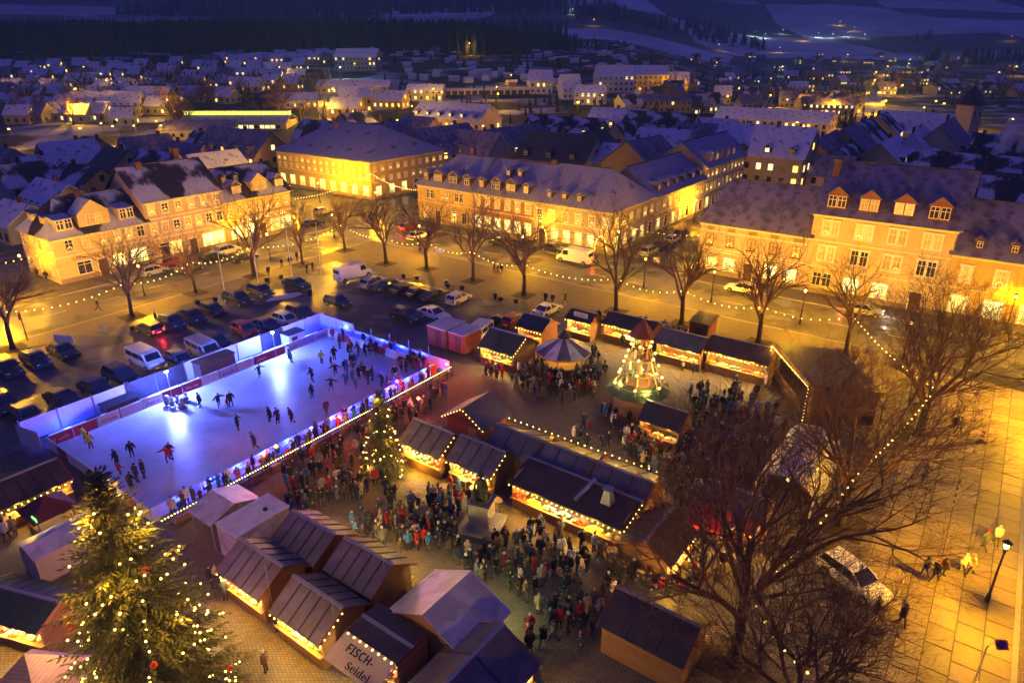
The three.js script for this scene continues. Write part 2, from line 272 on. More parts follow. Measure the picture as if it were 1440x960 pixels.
// roads lie lowest, the square and the pavements a kerb higher
struct('road', J([sheet(-230, 90, -260, 30, -0.10, 0.1)]), M.asphalt);
struct('market_square', sheet(-91.6, -2.2, -83, 16, 0, 0.3), M.setts);
struct('parking_ground', sheet(-87, -64.5, -70, 8, 0.004, 0.02), M.parking);
struct('parking_ground', sheet(-64.5, -40, -70, -52, 0.004, 0.02), M.parking);
struct('pavement', sheet(-110.3, -105.2, -84, 12, 0, 0.3), M.setts);
struct('pavement', sheet(-98, -51.0, -101, -95.6, 0, 0.3), M.setts);
struct('pavement', sheet(-38.2, 40, -100, -95.4, 0, 0.3), M.setts);
struct('pavement', sheet(-52.2, -49.0, -170, -101, 0, 0.3), M.setts);
for (const [a, b, c, d] of [[-91.85, -91.55, -83, 16], [-105.25, -104.95, -84, 12], [-91.6, 6.2, -83.25, -82.95], [-98, -49, -95.65, -95.35], [-38.2, 40, -95.45, -95.15]]) struct('kerb', sheet(a, b, c, d, 0.012, 0.3), M.kerb);
// dashes of the lane lines
for (let i = 0; i < 13; i++) struct('lane_marking', sheet(-98.3, -98.15, -76 + i * 7, -73 + i * 7, -0.092, 0.012), M.line);
for (let i = 0; i < 15; i++) struct('lane_marking', sheet(-92 + i * 7, -89 + i * 7, -89.3, -89.15, -0.092, 0.012), M.line);
for (let i = 0; i < 6; i++) struct('crossing_marking', sheet(6.5 + i * 1.1, 7.1 + i * 1.1, -94, -90.4, -0.092, 0.012), M.line);

// large slabs of the pavement on the near right, each laid on its own
{
  const base = struct('slab_pavement', sheet(-2.2, 6.25, -82.9, 16, -0.02, 0.3), mat('slab joints', [0.05, 0.04, 0.035], 0.95, { map: T.grain }));
  const kinds = [0, 1, 2, 3].map(k => mat('pavement slab ' + k, [0.20 + 0.035 * k, 0.15 + 0.028 * k, 0.088 + 0.018 * k], 0.6 + 0.06 * (k % 2), { map: T.stone, bumpMap: T.bump, bumpScale: 0.006 }));
  const geos = {}; reseed(5);
  const [ox, oz] = [0, 0]; let n = 0;
  for (let r = 0; r < 6; r++) {
    let Z = -80 - rr(0, 0.9);
    while (Z < -26) {
      const len = pick([1.2, 1.5, 1.8, 2.1]), key = len.toFixed(1);
      if (!geos[key]) { const g = new RoundedBoxGeometry(1.36, 0.06, len - 0.05, 1, 0.012); g.rotateY(RY); geos[key] = g; metricUV(g); }
      const [x, z] = W(-1.5 + r * 1.41, Z + len / 2), [px, py] = project(x, 0, z);
      if (px < 1600 && py < 1060 && n < 296) { const m = part('slab', geos[key], pick(kinds), base); m.position.set(x, 0.003 + rr(-0.008, 0.008), z); m.rotation.set(rr(-0.004, 0.004), rr(-0.006, 0.006), rr(-0.004, 0.004)); n++; }
      Z += len;
    }
  }
  struct('sett_road', sheet(6.55, 60, -82, 16, -0.08, 0.1), M.setts); struct('kerb', sheet(6.25, 6.55, -83, 16, 0.01, 0.3), M.kerb);
}
// square beds of soil round the trees
const TREE_PX = [[18, 490], [185, 445], [275, 412], [357, 388], [425, 372], [485, 352], [543, 371], [600, 378], [665, 395], [737, 415], [866, 438], [958, 456], [1066, 482], [1190, 497]];
const bed = (x, z, s = 2.7) => { const g = bx(s, 0.05, s); g.rotateY(RY); g.translate(x, 0.0, z); struct('tree_bed', g, M.soil); };
for (const [px, py] of TREE_PX) bed(...G(px, py));
// a ridge of shovelled snow on the car park
{ const [x, z] = G(400, 418); const g = new THREE.SphereGeometry(1, 18, 10); const p = g.attributes.position; for (let i = 0; i < p.count; i++) { const n = 0.75 + 0.5 * fbm(p.getX(i) * 3 + 5, p.getZ(i) * 3 + 5, 32, 9, 3); p.setXYZ(i, p.getX(i) * 2.6 * n, Math.max(-0.02, p.getY(i) * 0.4 * n), p.getZ(i) * 0.8 * n); } g.computeVertexNormals(); const t = thing('snow_heap', 'low heap of shovelled snow on the car park', 'snow heap', x, 0, z, 0.6); part('snow', g, M.snow, t); }
/* ------------------------------------------------ buildings */
const winGeo = {};
function windowShapes(w, h, style) {
  const key = [w, h, style].join();
  if (winGeo[key]) return winGeo[key];
  const f = 0.07, s = style === 'plain' ? 0.07 : 0.15, list = [
    bx(s, h + 2 * s, 0.10, -w / 2 - s / 2, h / 2, 0.05), bx(s, h + 2 * s, 0.10, w / 2 + s / 2, h / 2, 0.05), bx(w, s, 0.10, 0, h + s / 2, 0.05), bx(w, s, 0.10, 0, -s / 2, 0.05)];
  if (style !== 'shop') { list.push(bx(f, h, 0.05, 0, h / 2, 0.045), bx(w, f, 0.048, 0, h * 0.66, 0.045)); }
  else { const n = Math.max(1, Math.round(w / 1.1)); for (let i = 1; i < n; i++) list.push(bx(f, h, 0.05, -w / 2 + w * i / n, h / 2, 0.045)); list.push(bx(w, f, 0.048, 0, h * 0.76, 0.045)); }
  if (style === 'crown') list.push(bx(w + 0.6, 0.14, 0.22, 0, h + s + 0.1, 0.11));
  const sill = bx(w + 2 * s + 0.14, 0.08, 0.20, 0, -s - 0.045, 0.10), pane = bx(w, h, 0.02, 0, h / 2, 0.012);
  const arch = []; for (let i = 0; i < 7; i++) { const a = Math.PI * (i + 0.5) / 7; arch.push(ball(0.055, 5, Math.cos(a) * w * 0.3, 0.12 + Math.sin(a) * w * 0.42, 0.05)); }
  return winGeo[key] = { frame: J(list), sill: metricUV(sill), pane: metricUV(pane), arch: J(arch) };
}
// a window on a wall: turn 0 looks along +z of the house
function addWindow(h, x, y, z, w, hh, lit, style = 'plain', turn = 0, frame = M.frame, sill = true, arch = false) {
  const s = windowShapes(w, hh, style), f = part('window', s.frame, frame, h);
  f.position.set(x, y, z); f.rotation.y = turn;
  part('pane', s.pane, lit || M.paneDark, f);
  if (sill && style !== 'shop') part('sill', s.sill, frame, f);
  if (arch) part('candle_arch_lights', s.arch, CANDLE, f);
  return f;
}
const up = (...p) => p;
function gableRoof(w, d, eave, ridge, o = 0.45, t = 0.16, kind = 'gable', inset) {
  const zf = o, zb = -d - o, zr = -d / 2, sl = (ridge - eave) / (d / 2), ye = eave - o * sl, L = kind === 'hip' || kind === 'hipL', R = kind === 'hip' || kind === 'hipR', ins = inset ?? d / 2;
  const x0 = -o, x1 = w + o, r0 = L ? ins : -o, r1 = R ? w - ins : w + o, out = [];
  out.push(slab([[x0, ye, zf], [x1, ye, zf], [r1, ridge, zr], [r0, ridge, zr]], t));
  out.push(slab([[x1, ye, zb], [x0, ye, zb], [r0, ridge, zr], [r1, ridge, zr]], t));
  if (L) out.push(slab([[x0, ye, zb], [x0, ye, zf], [r0, ridge, zr]], t));
  if (R) out.push(slab([[x1, ye, zf], [x1, ye, zb], [r1, ridge, zr]], t));
  return { slabs: out, ridge: beam([r0, ridge + 0.03, zr], [r1, ridge + 0.03, zr], 0.3, 0.14), yAt: z => eave + (-z) * sl, zAt: y => -(y - eave) / sl };
}
function gableWall(w, d, eave, ridge, kind) {
  const l = [bx(w, eave, d, w / 2, eave / 2, -d / 2)];
  const tri = x => { const g = prism([[0, 0], [d, 0], [d / 2, ridge - eave - 0.16]], 0.3); g.rotateY(Math.PI / 2); g.translate(x, eave, 0); return g; };
  if (kind === 'gable' || kind === 'hipR') l.push(tri(0.3)); if (kind === 'gable' || kind === 'hipL') l.push(tri(w)); return l;
}
const dormerGeo = {};
function dormer(h, x, y, z, w, hh, depth, lit, roofM, wallM, style = 'gable', nwin = 1) {
  const key = [w, hh, depth, style].join();
  dormerGeo[key] ??= (() => {
    const body = bx(w, hh, depth, 0, hh / 2, -depth / 2), o = 0.16, rz = style === 'gable' ? w * 0.42 : 0.32;
    let roof, gab;
    if (style === 'gable') { roof = [slab([[-w / 2 - o, hh - 0.1, o], [0, hh + rz, o], [0, hh + rz, -depth - 0.9], [-w / 2 - o, hh - 0.1, -depth]].reverse(), 0.09), slab([[0, hh + rz, o], [w / 2 + o, hh - 0.1, o], [w / 2 + o, hh - 0.1, -depth], [0, hh + rz, -depth - 0.9]].reverse(), 0.09)]; gab = prism([[-w / 2, hh], [w / 2, hh], [0, hh + rz - 0.1]], 0.2); }
    else roof = [slab([[-w / 2 - o, hh, o], [w / 2 + o, hh, o], [w / 2 + o, hh + rz, -depth - 0.4], [-w / 2 - o, hh + rz, -depth - 0.4]], 0.1)];
    return { body: J([body, gab]), roof: J(roof) };
  })();
  const s = dormerGeo[key], b = part('dormer', s.body, wallM, h); b.position.set(x, y, z);
  part('dormer_roof', s.roof, roofM, b);
  const ww = Math.min(0.95, (w - 0.3) / nwin - 0.14), wh = hh - 0.42, ws = windowShapes(+ww.toFixed(2), +wh.toFixed(2), 'plain');
  for (let i = 0; i < nwin; i++) { const dx = (i - (nwin - 1) / 2) * (ww + 0.28); const f = part('window_frame', ws.frame, M.frame, b); f.position.set(dx, 0.22, 0.0); const p = part('pane', ws.pane, Array.isArray(lit) ? lit[i % lit.length] : lit || M.paneDark, b); p.position.set(dx, 0.22, 0.004); }
  return b;
}
function chimney(h, x, y, z, hh = 1.8, w = 0.9, d = 0.6) { const c = part('chimney', [bx(w, hh, d, 0, hh / 2, 0), bx(w + 0.16, 0.12, d + 0.16, 0, hh + 0.06, 0)], M.brick, h); c.position.set(x, y, z); }
// a street house: x from 0 to w along the front, front at z = 0, back at -d
function house(o) {
  const h = thing(o.name || 'town_house', o.label, 'house', o.at[0], o.y || 0, o.at[1], o.turn, 'houses round the market square');
  const { w, d, eave, ridge } = o, kind = o.kind || 'gable';
  part('wall', gableWall(w, d, eave, ridge, kind), o.wall, h);
  const rf = gableRoof(w, d, eave, ridge, 0.45, 0.18, kind, o.inset), r = part('roof', rf.slabs, o.roof, h);
  part('ridge_tiles', rf.ridge, M.slate, r);
  part('cornice', [bx(w + 0.3, 0.28, 0.32, w / 2, eave - 0.42, 0.16), bx(w + 0.16, 0.16, 0.18, w / 2, eave - 0.68, 0.09)], o.trim || M.trim, h);
  part('plinth', bx(w + 0.04, 0.7, 0.12, w / 2, 0.35, 0.06), M.trimDark, h);
  part('gutter', rod([-0.4, eave - 0.42, 0.5], [w + 0.4, eave - 0.42, 0.5], 0.07), M.metal, h);
  part('drainpipe', rod([w - 0.12, 0, 0.12], [w - 0.12, eave - 0.5, 0.12], 0.06), M.metal, h);
  for (const y of o.bands || []) part('string_course', bx(w + 0.1, 0.2, 0.14, w / 2, y, 0.07), o.trim || M.trim, h);
  reseed(o.seed || 77);
  for (const f of o.floors) {
    const xs = f.xs || Array.from({ length: f.n }, (_, i) => w * (i + 0.5) / f.n);
    xs.forEach((x, i) => {
      const pane = f.shop ? (rnd() < (f.dark || 0) ? M.paneDark : pick(SHOP)) : rnd() < (f.lit ?? 0.75) + 0.14 ? pick(PANE) : M.paneDark;
      if (f.pair) for (const s of [-1, 1]) addWindow(h, x + s * (f.w / 2 + 0.16), f.y, 0, f.w, f.h, pane, f.style || 'plain', 0, f.frame || M.frame, true, !f.shop && rnd() < 0.5 && pane !== M.paneDark);
      else addWindow(h, x, f.y, 0, f.w, f.h, pane, f.shop ? 'shop' : f.style || 'plain', 0, f.frame || M.frame, !f.small, !f.shop && !f.small && rnd() < 0.7);
    });
  }
  for (const dr of o.dormers || []) { const y = dr.y ?? eave + 0.5, z = rf.zAt(y) + (dr.out ?? 0.25); dormer(h, dr.x, y, z, dr.w || 1.5, dr.h || 1.5, dr.d || 2.2, dr.lit === undefined ? (rnd() < 0.6 ? pick(PANE) : M.paneDark) : dr.lit, dr.roof || o.roof, dr.wall || M.woodDark, dr.style || 'gable', dr.n || 1); }
  for (const c of o.chimneys || []) chimney(h, c[0], rf.yAt(c[1]) - 0.6, c[1], c[2] || 1.9);
  for (const dd of o.doors || []) {
    const door = part('door', bx(1.3, 2.5, 0.1, dd, 1.25, 0.09), dd.m || M.woodDark, h);
    part('door_frame', [bx(0.16, 2.7, 0.2, dd - 0.74, 1.35, 0.1), bx(0.16, 2.7, 0.2, dd + 0.74, 1.35, 0.1), bx(1.64, 0.2, 0.2, dd, 2.64, 0.1)], M.trim, door);
    part('handle', ball(0.06, 6, dd + 0.45, 1.15, 0.18), M.steel, door);
  }
  if (o.side) {   // windows on the right-hand side wall, which looks along +x
    for (const f of o.side) { const n = f.n; for (let i = 0; i < n; i++) { const z = -d * (i + 0.5) / n; const wdw = addWindow(h, w, f.y, z, f.w, f.h, f.shop ? (rnd() < 0.3 ? M.paneDark : pick(SHOP)) : rnd() < (f.lit ?? 0.6) ? pick(PANE) : M.paneDark, f.shop ? 'shop' : 'plain', Math.PI / 2, M.frame, true, !f.shop && rnd() < 0.4); } }
    part('cornice', bx(0.32, 0.28, d + 0.2, w + 0.16, eave - 0.42, -d / 2), o.trim || M.trim, h);
  }
  if (o.sideL) for (const f of o.sideL) for (let i = 0; i < f.n; i++) addWindow(h, 0, f.y, -d * (i + 0.5) / f.n, f.w, f.h, rnd() < 0.6 ? pick(PANE) : M.paneDark, 'plain', -Math.PI / 2);
  return h;
}
const FL = 54 * D2R;   // turn of fronts that look along +X of the square
const font = await new FontLoader().loadAsync('fonts/droid/droid_serif_bold.typeface.json');
const fontSans = await new FontLoader().loadAsync('fonts/droid/droid_sans_bold.typeface.json');
const lettering = (s, size, f = font, depth = 0.03) => { const g = new TextGeometry(s, { font: f, size, depth, curveSegments: 3, bevelEnabled: false }); g.computeBoundingBox(); g.translate(-(g.boundingBox.max.x + g.boundingBox.min.x) / 2, 0, 0); return g; };

// lettering too small to read in the photograph: strokes of pen height
function scrawl(w, h, s, n) { reseed(s); const g = []; for (let i = 0; i < n; i++) { if (rnd() < 0.12) continue; const x = -w / 2 + w * (i + 0.5) / n, k = rnd(); g.push(bx(w / n * 0.3, h * (k < 0.3 ? 1 : 0.62), 0.02, x, h * (k < 0.3 ? 0.5 : 0.31), 0, 0, 0, -0.2)); if (k > 0.4) g.push(bx(w / n * 0.7, h * 0.14, 0.018, x, h * (k > 0.7 ? 0.1 : 0.5), 0.001)); } return J(g); }
// left side of the square
let hs = house({ label: 'cream corner house with bulky snow-patched dormers at the left end of the square', at: W(-110, -38.5), turn: FL, w: 14, d: 11, eave: 7.1, ridge: 11.5, kind: 'hipL', inset: 3.5, wall: M.plasterCream, roof: M.snowStreak, bands: [3.9], seed: 3,
  floors: [{ y: 4.7, h: 1.5, w: 1.0, xs: [2.2, 4.6, 7.0, 9.2, 11, 12.8], lit: 0.35 }, { y: 0.9, h: 1.8, w: 1.9, xs: [3.6, 8.6], shop: 1, dark: 0.4 }, { y: 0.7, h: 2.2, w: 2.4, xs: [11.8], shop: 1 }],
  dormers: [{ x: 2.4, w: 2.3, n: 2, h: 1.7, d: 2.6, style: 'shed', lit: [M.paneDark], wall: M.plasterCream }, { x: 6.6, w: 4.4, n: 2, h: 1.9, d: 2.8, style: 'gable', lit: [PANE[1], PANE[0]], wall: M.plasterCream }, { x: 11.4, w: 2.2, n: 2, h: 1.8, d: 2.6, style: 'shed', wall: M.plasterCream }],
  chimneys: [[7, -5, 1.6]], doors: [6.2], sideL: [{ y: 4.7, w: 0.95, h: 1.5, n: 4 }, { y: 1.2, w: 1, h: 1.6, n: 3 }] });
{ const s = part('shop_lettering', scrawl(5.2, 0.5, 3, 22), M.frameBrown, hs); s.position.set(4.6, 3.1, 0.03); }
for (const x of [-5.5, -11]) { dormer(hs, 0, 0, 0, 1, 1.4, 1.6, M.paneDark, M.snowThin, M.plasterCream, 'shed').position.set(1.6 - 0.2, 8.0, -3.0 - (x === -11 ? 4 : 0)); }
house({ label: 'pale three-storey house with slid snow on a plain steep roof, left side of square', at: W(-110, -52.5), turn: FL, w: 13.5, d: 11.5, eave: 10.1, ridge: 14.6, wall: M.plasterRose, roof: M.snowStreak, bands: [3.7, 6.9], seed: 8,
  floors: [{ y: 7.7, h: 1.35, w: 0.95, n: 6, lit: 0.5, style: 'crown' }, { y: 4.6, h: 1.5, w: 0.95, n: 7, lit: 0.45, style: 'crown' }, { y: 0.7, h: 2.1, w: 1.9, xs: [4.1, 9.8, 11.8], shop: 1 }, { y: 0.7, h: 2.1, w: 1.5, xs: [2.1], shop: 1, dark: 1 }], doors: [7], chimneys: [[3, -5.2, 1.5], [10.4, -6.6, 1.7]] });
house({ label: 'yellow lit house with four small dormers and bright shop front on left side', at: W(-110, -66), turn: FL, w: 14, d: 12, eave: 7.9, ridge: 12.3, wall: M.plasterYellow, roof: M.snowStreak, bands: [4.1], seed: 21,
  floors: [{ y: 5.0, h: 1.6, w: 1.0, n: 7, lit: 0.9 }, { y: 0.7, h: 2.2, w: 2.1, xs: [1.8, 4.6, 10, 12.4], shop: 1 }], doors: [7.2],
  dormers: [{ x: 3.3, w: 1.9, n: 2, h: 1.5 }, { x: 8, w: 3.2, n: 2, h: 1.6, wall: M.plasterYellow }, { x: 12.2, w: 1.9, n: 2, h: 1.5 }, { x: 2.6, w: 1, y: 10.1, h: 1.2 }, { x: 5, w: 1, y: 10.1, h: 1.2 }] });
{ const s = part('lit_sign_letters', scrawl(9.5, 0.55, 9, 20), glow('green white sign letters', [0.9, 1.6, 0.7]), things[things.length - 1]); s.position.set(7.8, 3.45, 0.06); }
// yellow building at the far corner
house({ label: 'long bright yellow building with rows of small lit windows and hipped snowy roof', at: W(-152, -108), turn: RY, w: 34, d: 25, eave: 8.8, ridge: 15, kind: 'hip', inset: 9, wall: M.plasterYellow, roof: M.snowFull, bands: [4.4], seed: 5,
  floors: [{ y: 6.6, h: 0.9, w: 0.75, n: 15, lit: 1 }, { y: 4.9, h: 1.0, w: 0.8, n: 15, lit: 1 }, { y: 0.8, h: 2.2, w: 1.7, n: 9, shop: 1 }], side: [{ y: 6.3, w: 0.8, h: 1.1, n: 10, lit: 1 }, { y: 3.9, w: 0.8, h: 1.1, n: 10, lit: 1 }, { y: 0.8, w: 1.5, h: 2, n: 6, shop: 1 }], chimneys: [[12, -10, 2], [24, -14, 2.2]] });
// back of the square
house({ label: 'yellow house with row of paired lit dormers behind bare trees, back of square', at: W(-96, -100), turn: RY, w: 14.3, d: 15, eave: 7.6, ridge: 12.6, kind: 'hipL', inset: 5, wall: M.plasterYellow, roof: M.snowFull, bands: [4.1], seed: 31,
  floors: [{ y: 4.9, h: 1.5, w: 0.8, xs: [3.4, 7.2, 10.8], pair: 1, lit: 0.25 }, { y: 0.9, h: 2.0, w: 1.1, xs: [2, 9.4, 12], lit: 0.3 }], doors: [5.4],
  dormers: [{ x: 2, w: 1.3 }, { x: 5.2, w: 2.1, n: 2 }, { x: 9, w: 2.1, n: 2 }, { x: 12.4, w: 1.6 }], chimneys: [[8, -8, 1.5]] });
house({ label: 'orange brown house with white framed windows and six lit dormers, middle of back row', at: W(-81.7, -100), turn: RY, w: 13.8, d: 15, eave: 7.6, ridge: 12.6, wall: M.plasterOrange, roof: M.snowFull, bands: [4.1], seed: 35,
  floors: [{ y: 4.9, h: 1.5, w: 1.0, n: 6, lit: 0.85, style: 'crown' }, { y: 0.8, h: 2.2, w: 1.3, n: 6, shop: 1 }],
  dormers: [{ x: 1.7, w: 1.2 }, { x: 5.0, w: 2.1, n: 2 }, { x: 8.4, w: 2.1, n: 2 }, { x: 11.8, w: 1.2 }, { x: 5.6, y: 10.2, w: 1.1, h: 1.2 }, { x: 8.2, y: 10.2, w: 1.1, h: 1.2 }], chimneys: [[13.2, -7.6, 1.2]] });
hs = house({ label: 'beige corner house with hipped purple snow roof and tiny lit dormers', at: W(-67.9, -100), turn: RY, w: 15.9, d: 16, eave: 7.6, ridge: 12.8, kind: 'hipR', inset: 5, wall: M.plasterBeige, roof: M.snowFull, bands: [4.0], seed: 41,
  floors: [{ y: 6.65, h: 0.3, w: 0.7, n: 6, lit: 0, small: 1 }, { y: 4.5, h: 1.45, w: 1.05, n: 6, lit: 0.7, style: 'crown' }, { y: 0.8, h: 2.1, w: 1.25, xs: [4.6, 7, 9.4, 11.8], shop: 1 }], doors: [2],
  side: [{ y: 4.6, w: 1.0, h: 1.5, n: 6, lit: 0.5 }, { y: 0.9, w: 1.3, h: 2, n: 5, shop: 1 }], dormers: [{ x: 3, w: 0.9, h: 1.0 }, { x: 6, w: 0.9, h: 1.0 }, { x: 9, w: 0.9, h: 1.0 }] });
for (const x of [2, 14]) { const g = []; for (let i = 0; i < 60; i++) { const a = i / 60 * Math.PI; g.push(ball(0.07, 4, x + Math.cos(a) * 1.15, 0.3 + Math.sin(a) * 2.7, 0.35 + rr(-0.1, 0.1))); } part('garland_lights', g, BULB_DIM, hs); }
house({ label: 'long beige side street house with dormer row behind corner house', at: W(-52, -116.2), turn: FL, w: 24, d: 12, eave: 7.5, ridge: 12, wall: M.plasterCream, roof: M.snowFull, bands: [3.9], seed: 45, floors: [{ y: 4.6, h: 1.5, w: 1.0, n: 9, lit: 0.5 }, { y: 0.9, h: 2.0, w: 1.2, n: 7, shop: 1, dark: 0.4 }], dormers: Array.from({ length: 6 }, (_, i) => ({ x: 2 + i * 4, w: 1, h: 1.1 })) });
house({ label: 'three-storey cream side street house with pointed dormers and blue snow roof', at: W(-52, -140.4), turn: FL, w: 26, d: 12, eave: 9.6, ridge: 14, wall: M.plasterCream, roof: M.snowFull, bands: [3.9, 6.7], seed: 46, floors: [{ y: 7.2, h: 1.2, w: 0.9, n: 11, lit: 0.25 }, { y: 4.4, h: 1.5, w: 0.9, n: 11, lit: 0.25 }, { y: 0.9, h: 2.0, w: 1.2, n: 7, shop: 1, dark: 0.5 }], dormers: Array.from({ length: 5 }, (_, i) => ({ x: 3 + i * 3.4, w: 1.5, h: 1.5, wall: M.plasterCream })) });
// right of the side street
hs = house({ label: 'rose-white two-storey house with blank attic panels under plain purple roof', at: W(-37, -100), turn: RY, w: 15.9, d: 15, eave: 8.2, ridge: 13.4, kind: 'hipL', inset: 1.6, wall: M.plasterRose, roof: M.snowThin, bands: [3.6, 4.0, 6.7], seed: 51,
  floors: [{ y: 4.6, h: 1.55, w: 1.05, n: 5, lit: 1, frame: M.frameBrown, style: 'plain' }, { y: 0.9, h: 1.9, w: 1.6, xs: [2.2, 5, 11.2, 14], shop: 1 }], doors: [8] });
for (let i = 0; i < 5; i++) part('attic_panel', bx(1.2, 0.55, 0.08, 15.9 * (i + 0.5) / 5, 7.1, 0.04), M.trimDark, hs);
hs = house({ label: 'tall cream four-storey house with four large pointed dormers, right of square', at: W(-21.1, -100), turn: RY, w: 17.1, d: 15.5, eave: 11.6, ridge: 17.4, wall: M.plasterCream, roof: M.snowThin, bands: [3.9, 7.6], seed: 57,
  floors: [{ y: 8.5, h: 1.8, w: 0.85, xs: [2.4, 6.6, 10.6, 14.6], pair: 1, lit: 0.6, style: 'crown' }, { y: 4.9, h: 1.9, w: 0.85, xs: [2.4, 6.6, 10.6, 14.6], pair: 1, lit: 0.4, style: 'crown' }, { y: 1.2, h: 1.8, w: 1.0, xs: [2.4], pair: 1, lit: 0 }, { y: 0.9, h: 2.0, w: 1.9, xs: [6.2, 9.8], shop: 1 }], doors: [14.2],
  dormers: [2.5, 6.5, 10.6, 14.6].map(x => ({ x, w: 2.4, n: 2, h: 1.8, d: 3, wall: M.woodRed })), chimneys: [[0.8, -5.5, 2.6]] });
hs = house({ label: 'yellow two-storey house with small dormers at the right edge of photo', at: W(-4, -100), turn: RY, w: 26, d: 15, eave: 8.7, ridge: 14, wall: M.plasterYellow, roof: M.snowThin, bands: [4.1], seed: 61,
  floors: [{ y: 5.0, h: 1.9, w: 1.2, n: 7, lit: 0.7, style: 'crown' }, { y: 0.9, h: 2.2, w: 1.9, n: 7, shop: 1 }], dormers: Array.from({ length: 6 }, (_, i) => ({ x: 2.5 + i * 3.6, w: 0.95, h: 1.1, lit: M.paneDark })) });
for (const x of [3, 7.2]) part('snow_guard', bx(0.8, 0.3, 0.1, x, 11.9, -4.6, 0, -0.6), M.iron, hs);

/* the town behind: gabled houses with walls, roof, windows and chimney of their own */
const bgGeo = {};
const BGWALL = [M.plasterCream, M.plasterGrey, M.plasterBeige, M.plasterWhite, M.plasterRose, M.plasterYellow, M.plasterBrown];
const BGROOF = [M.snowBright, M.snowStreak, M.snowThin, M.slate];
const FAR_LIT = [glow('far lit window', [2.4, 1.3, 0.2], [0.2, 0.15, 0.1]), glow('far white window', [1.5, 1.2, 0.55], [0.2, 0.2, 0.2])];
function bgHouse(x, z, w, d, eave, rise, turn, o = {}) {
  w = Math.round(w * 2) / 2; d = Math.round(d * 2) / 2; eave = Math.round(eave * 2) / 2; rise = Math.round(rise * 2) / 2;
  const wallI = o.wall ?? Math.floor(rnd() * 6), roofI = o.roof ?? Math.floor(rnd() * 3.3);
  const h = thing(o.name || 'house', o.label, 'house', x, terrain(x, z) - 0.3, z, turn, o.group || 'houses of the town behind the square');
  const key = [w, d, eave, rise].join(), s = bgGeo[key] ??= (() => { const rf = gableRoof(w, d, eave, eave + rise, 0.4, 0.15); const c = g => { g = J(g); g.translate(-w / 2, 0, d / 2); return g; }; return { wall: c(gableWall(w, d, eave, eave + rise, 'gable')), roof: c(rf.slabs), rf }; })();
  part('wall', s.wall, BGWALL[wallI], h); part('roof', s.roof, BGROOF[roofI], h);
  const nx = Math.max(1, Math.round(w / (o.gap || 2.8))), nf = Math.max(1, Math.round(eave / 3)), p = o.lit ?? 0.35, wg = bgGeo['w' + (o.big ? 1 : 0)] ??= bx(o.big ? 1.5 : 1.05, 1.4, 0.08, 0, 0, 0.03);
  let lit = 0;
  const put = (px, py, pz, ry) => { const on = rnd() < p; if (on) lit++; const f = part('window', wg, on ? pick(FAR_LIT) : M.paneDark, h); f.position.set(px, py, pz); f.rotation.y = ry; };
  for (let f = 0; f < nf; f++) {
    for (let i = 0; i < nx; i++) put(-w / 2 + w * (i + 0.5) / nx, 1.7 + f * 2.9, d / 2, 0);
    const nz = Math.max(1, Math.round(d / 4)); for (let i = 0; i < nz; i++) { put(w / 2, 1.7 + f * 2.9, d / 2 - d * (i + 0.5) / nz, Math.PI / 2); if (o.both) put(-w / 2, 1.7 + f * 2.9, d / 2 - d * (i + 0.5) / nz, -Math.PI / 2); }
  }
  if (rise > 2.5 && rnd() < 0.6) put(w / 2, eave + rise * 0.3, 0, Math.PI / 2);
  if (o.chimney !== false) { const c = part('chimney', bgGeo.ch ??= bx(0.8, 2, 0.7), M.brick, h); c.position.set(w * rr(-0.3, 0.3), eave + rise - 0.1, rr(-0.8, 0.2)); }
  if (o.dormers) for (let i = 0; i < o.dormers; i++) { const y = eave + 0.5; dormer(h, -w / 2 + w * (i + 0.5) / o.dormers, y, d / 2 - 0.5 / rise * d / 2 + 0.25, 1.4, 1.3, 1.8, rnd() < (o.dlit ?? 0.5) ? pick(FAR_LIT) : M.paneDark, BGROOF[roofI], M.woodDark, 'gable', 1); }
  h.userData.lit = lit; h.userData.wallI = wallI; h.userData.roofI = roofI;
  return h;
}
const WALLN = ['cream', 'grey', 'beige', 'white', 'rose', 'yellow', 'brown'], ROOFN = ['snowy roof', 'snow-streaked roof', 'thin-snow roof', 'slate roof'];
function describe(h, what, where) { const u = h.userData; u.label = `${WALLN[u.wallI]} ${what}, ${ROOFN[u.roofI]}, ${u.lit === 0 ? 'unlit' : u.lit < 3 ? 'partly lit' : 'brightly lit'}, ${where}`; delete u.lit; delete u.wallI; delete u.roofI; }
reseed(900);
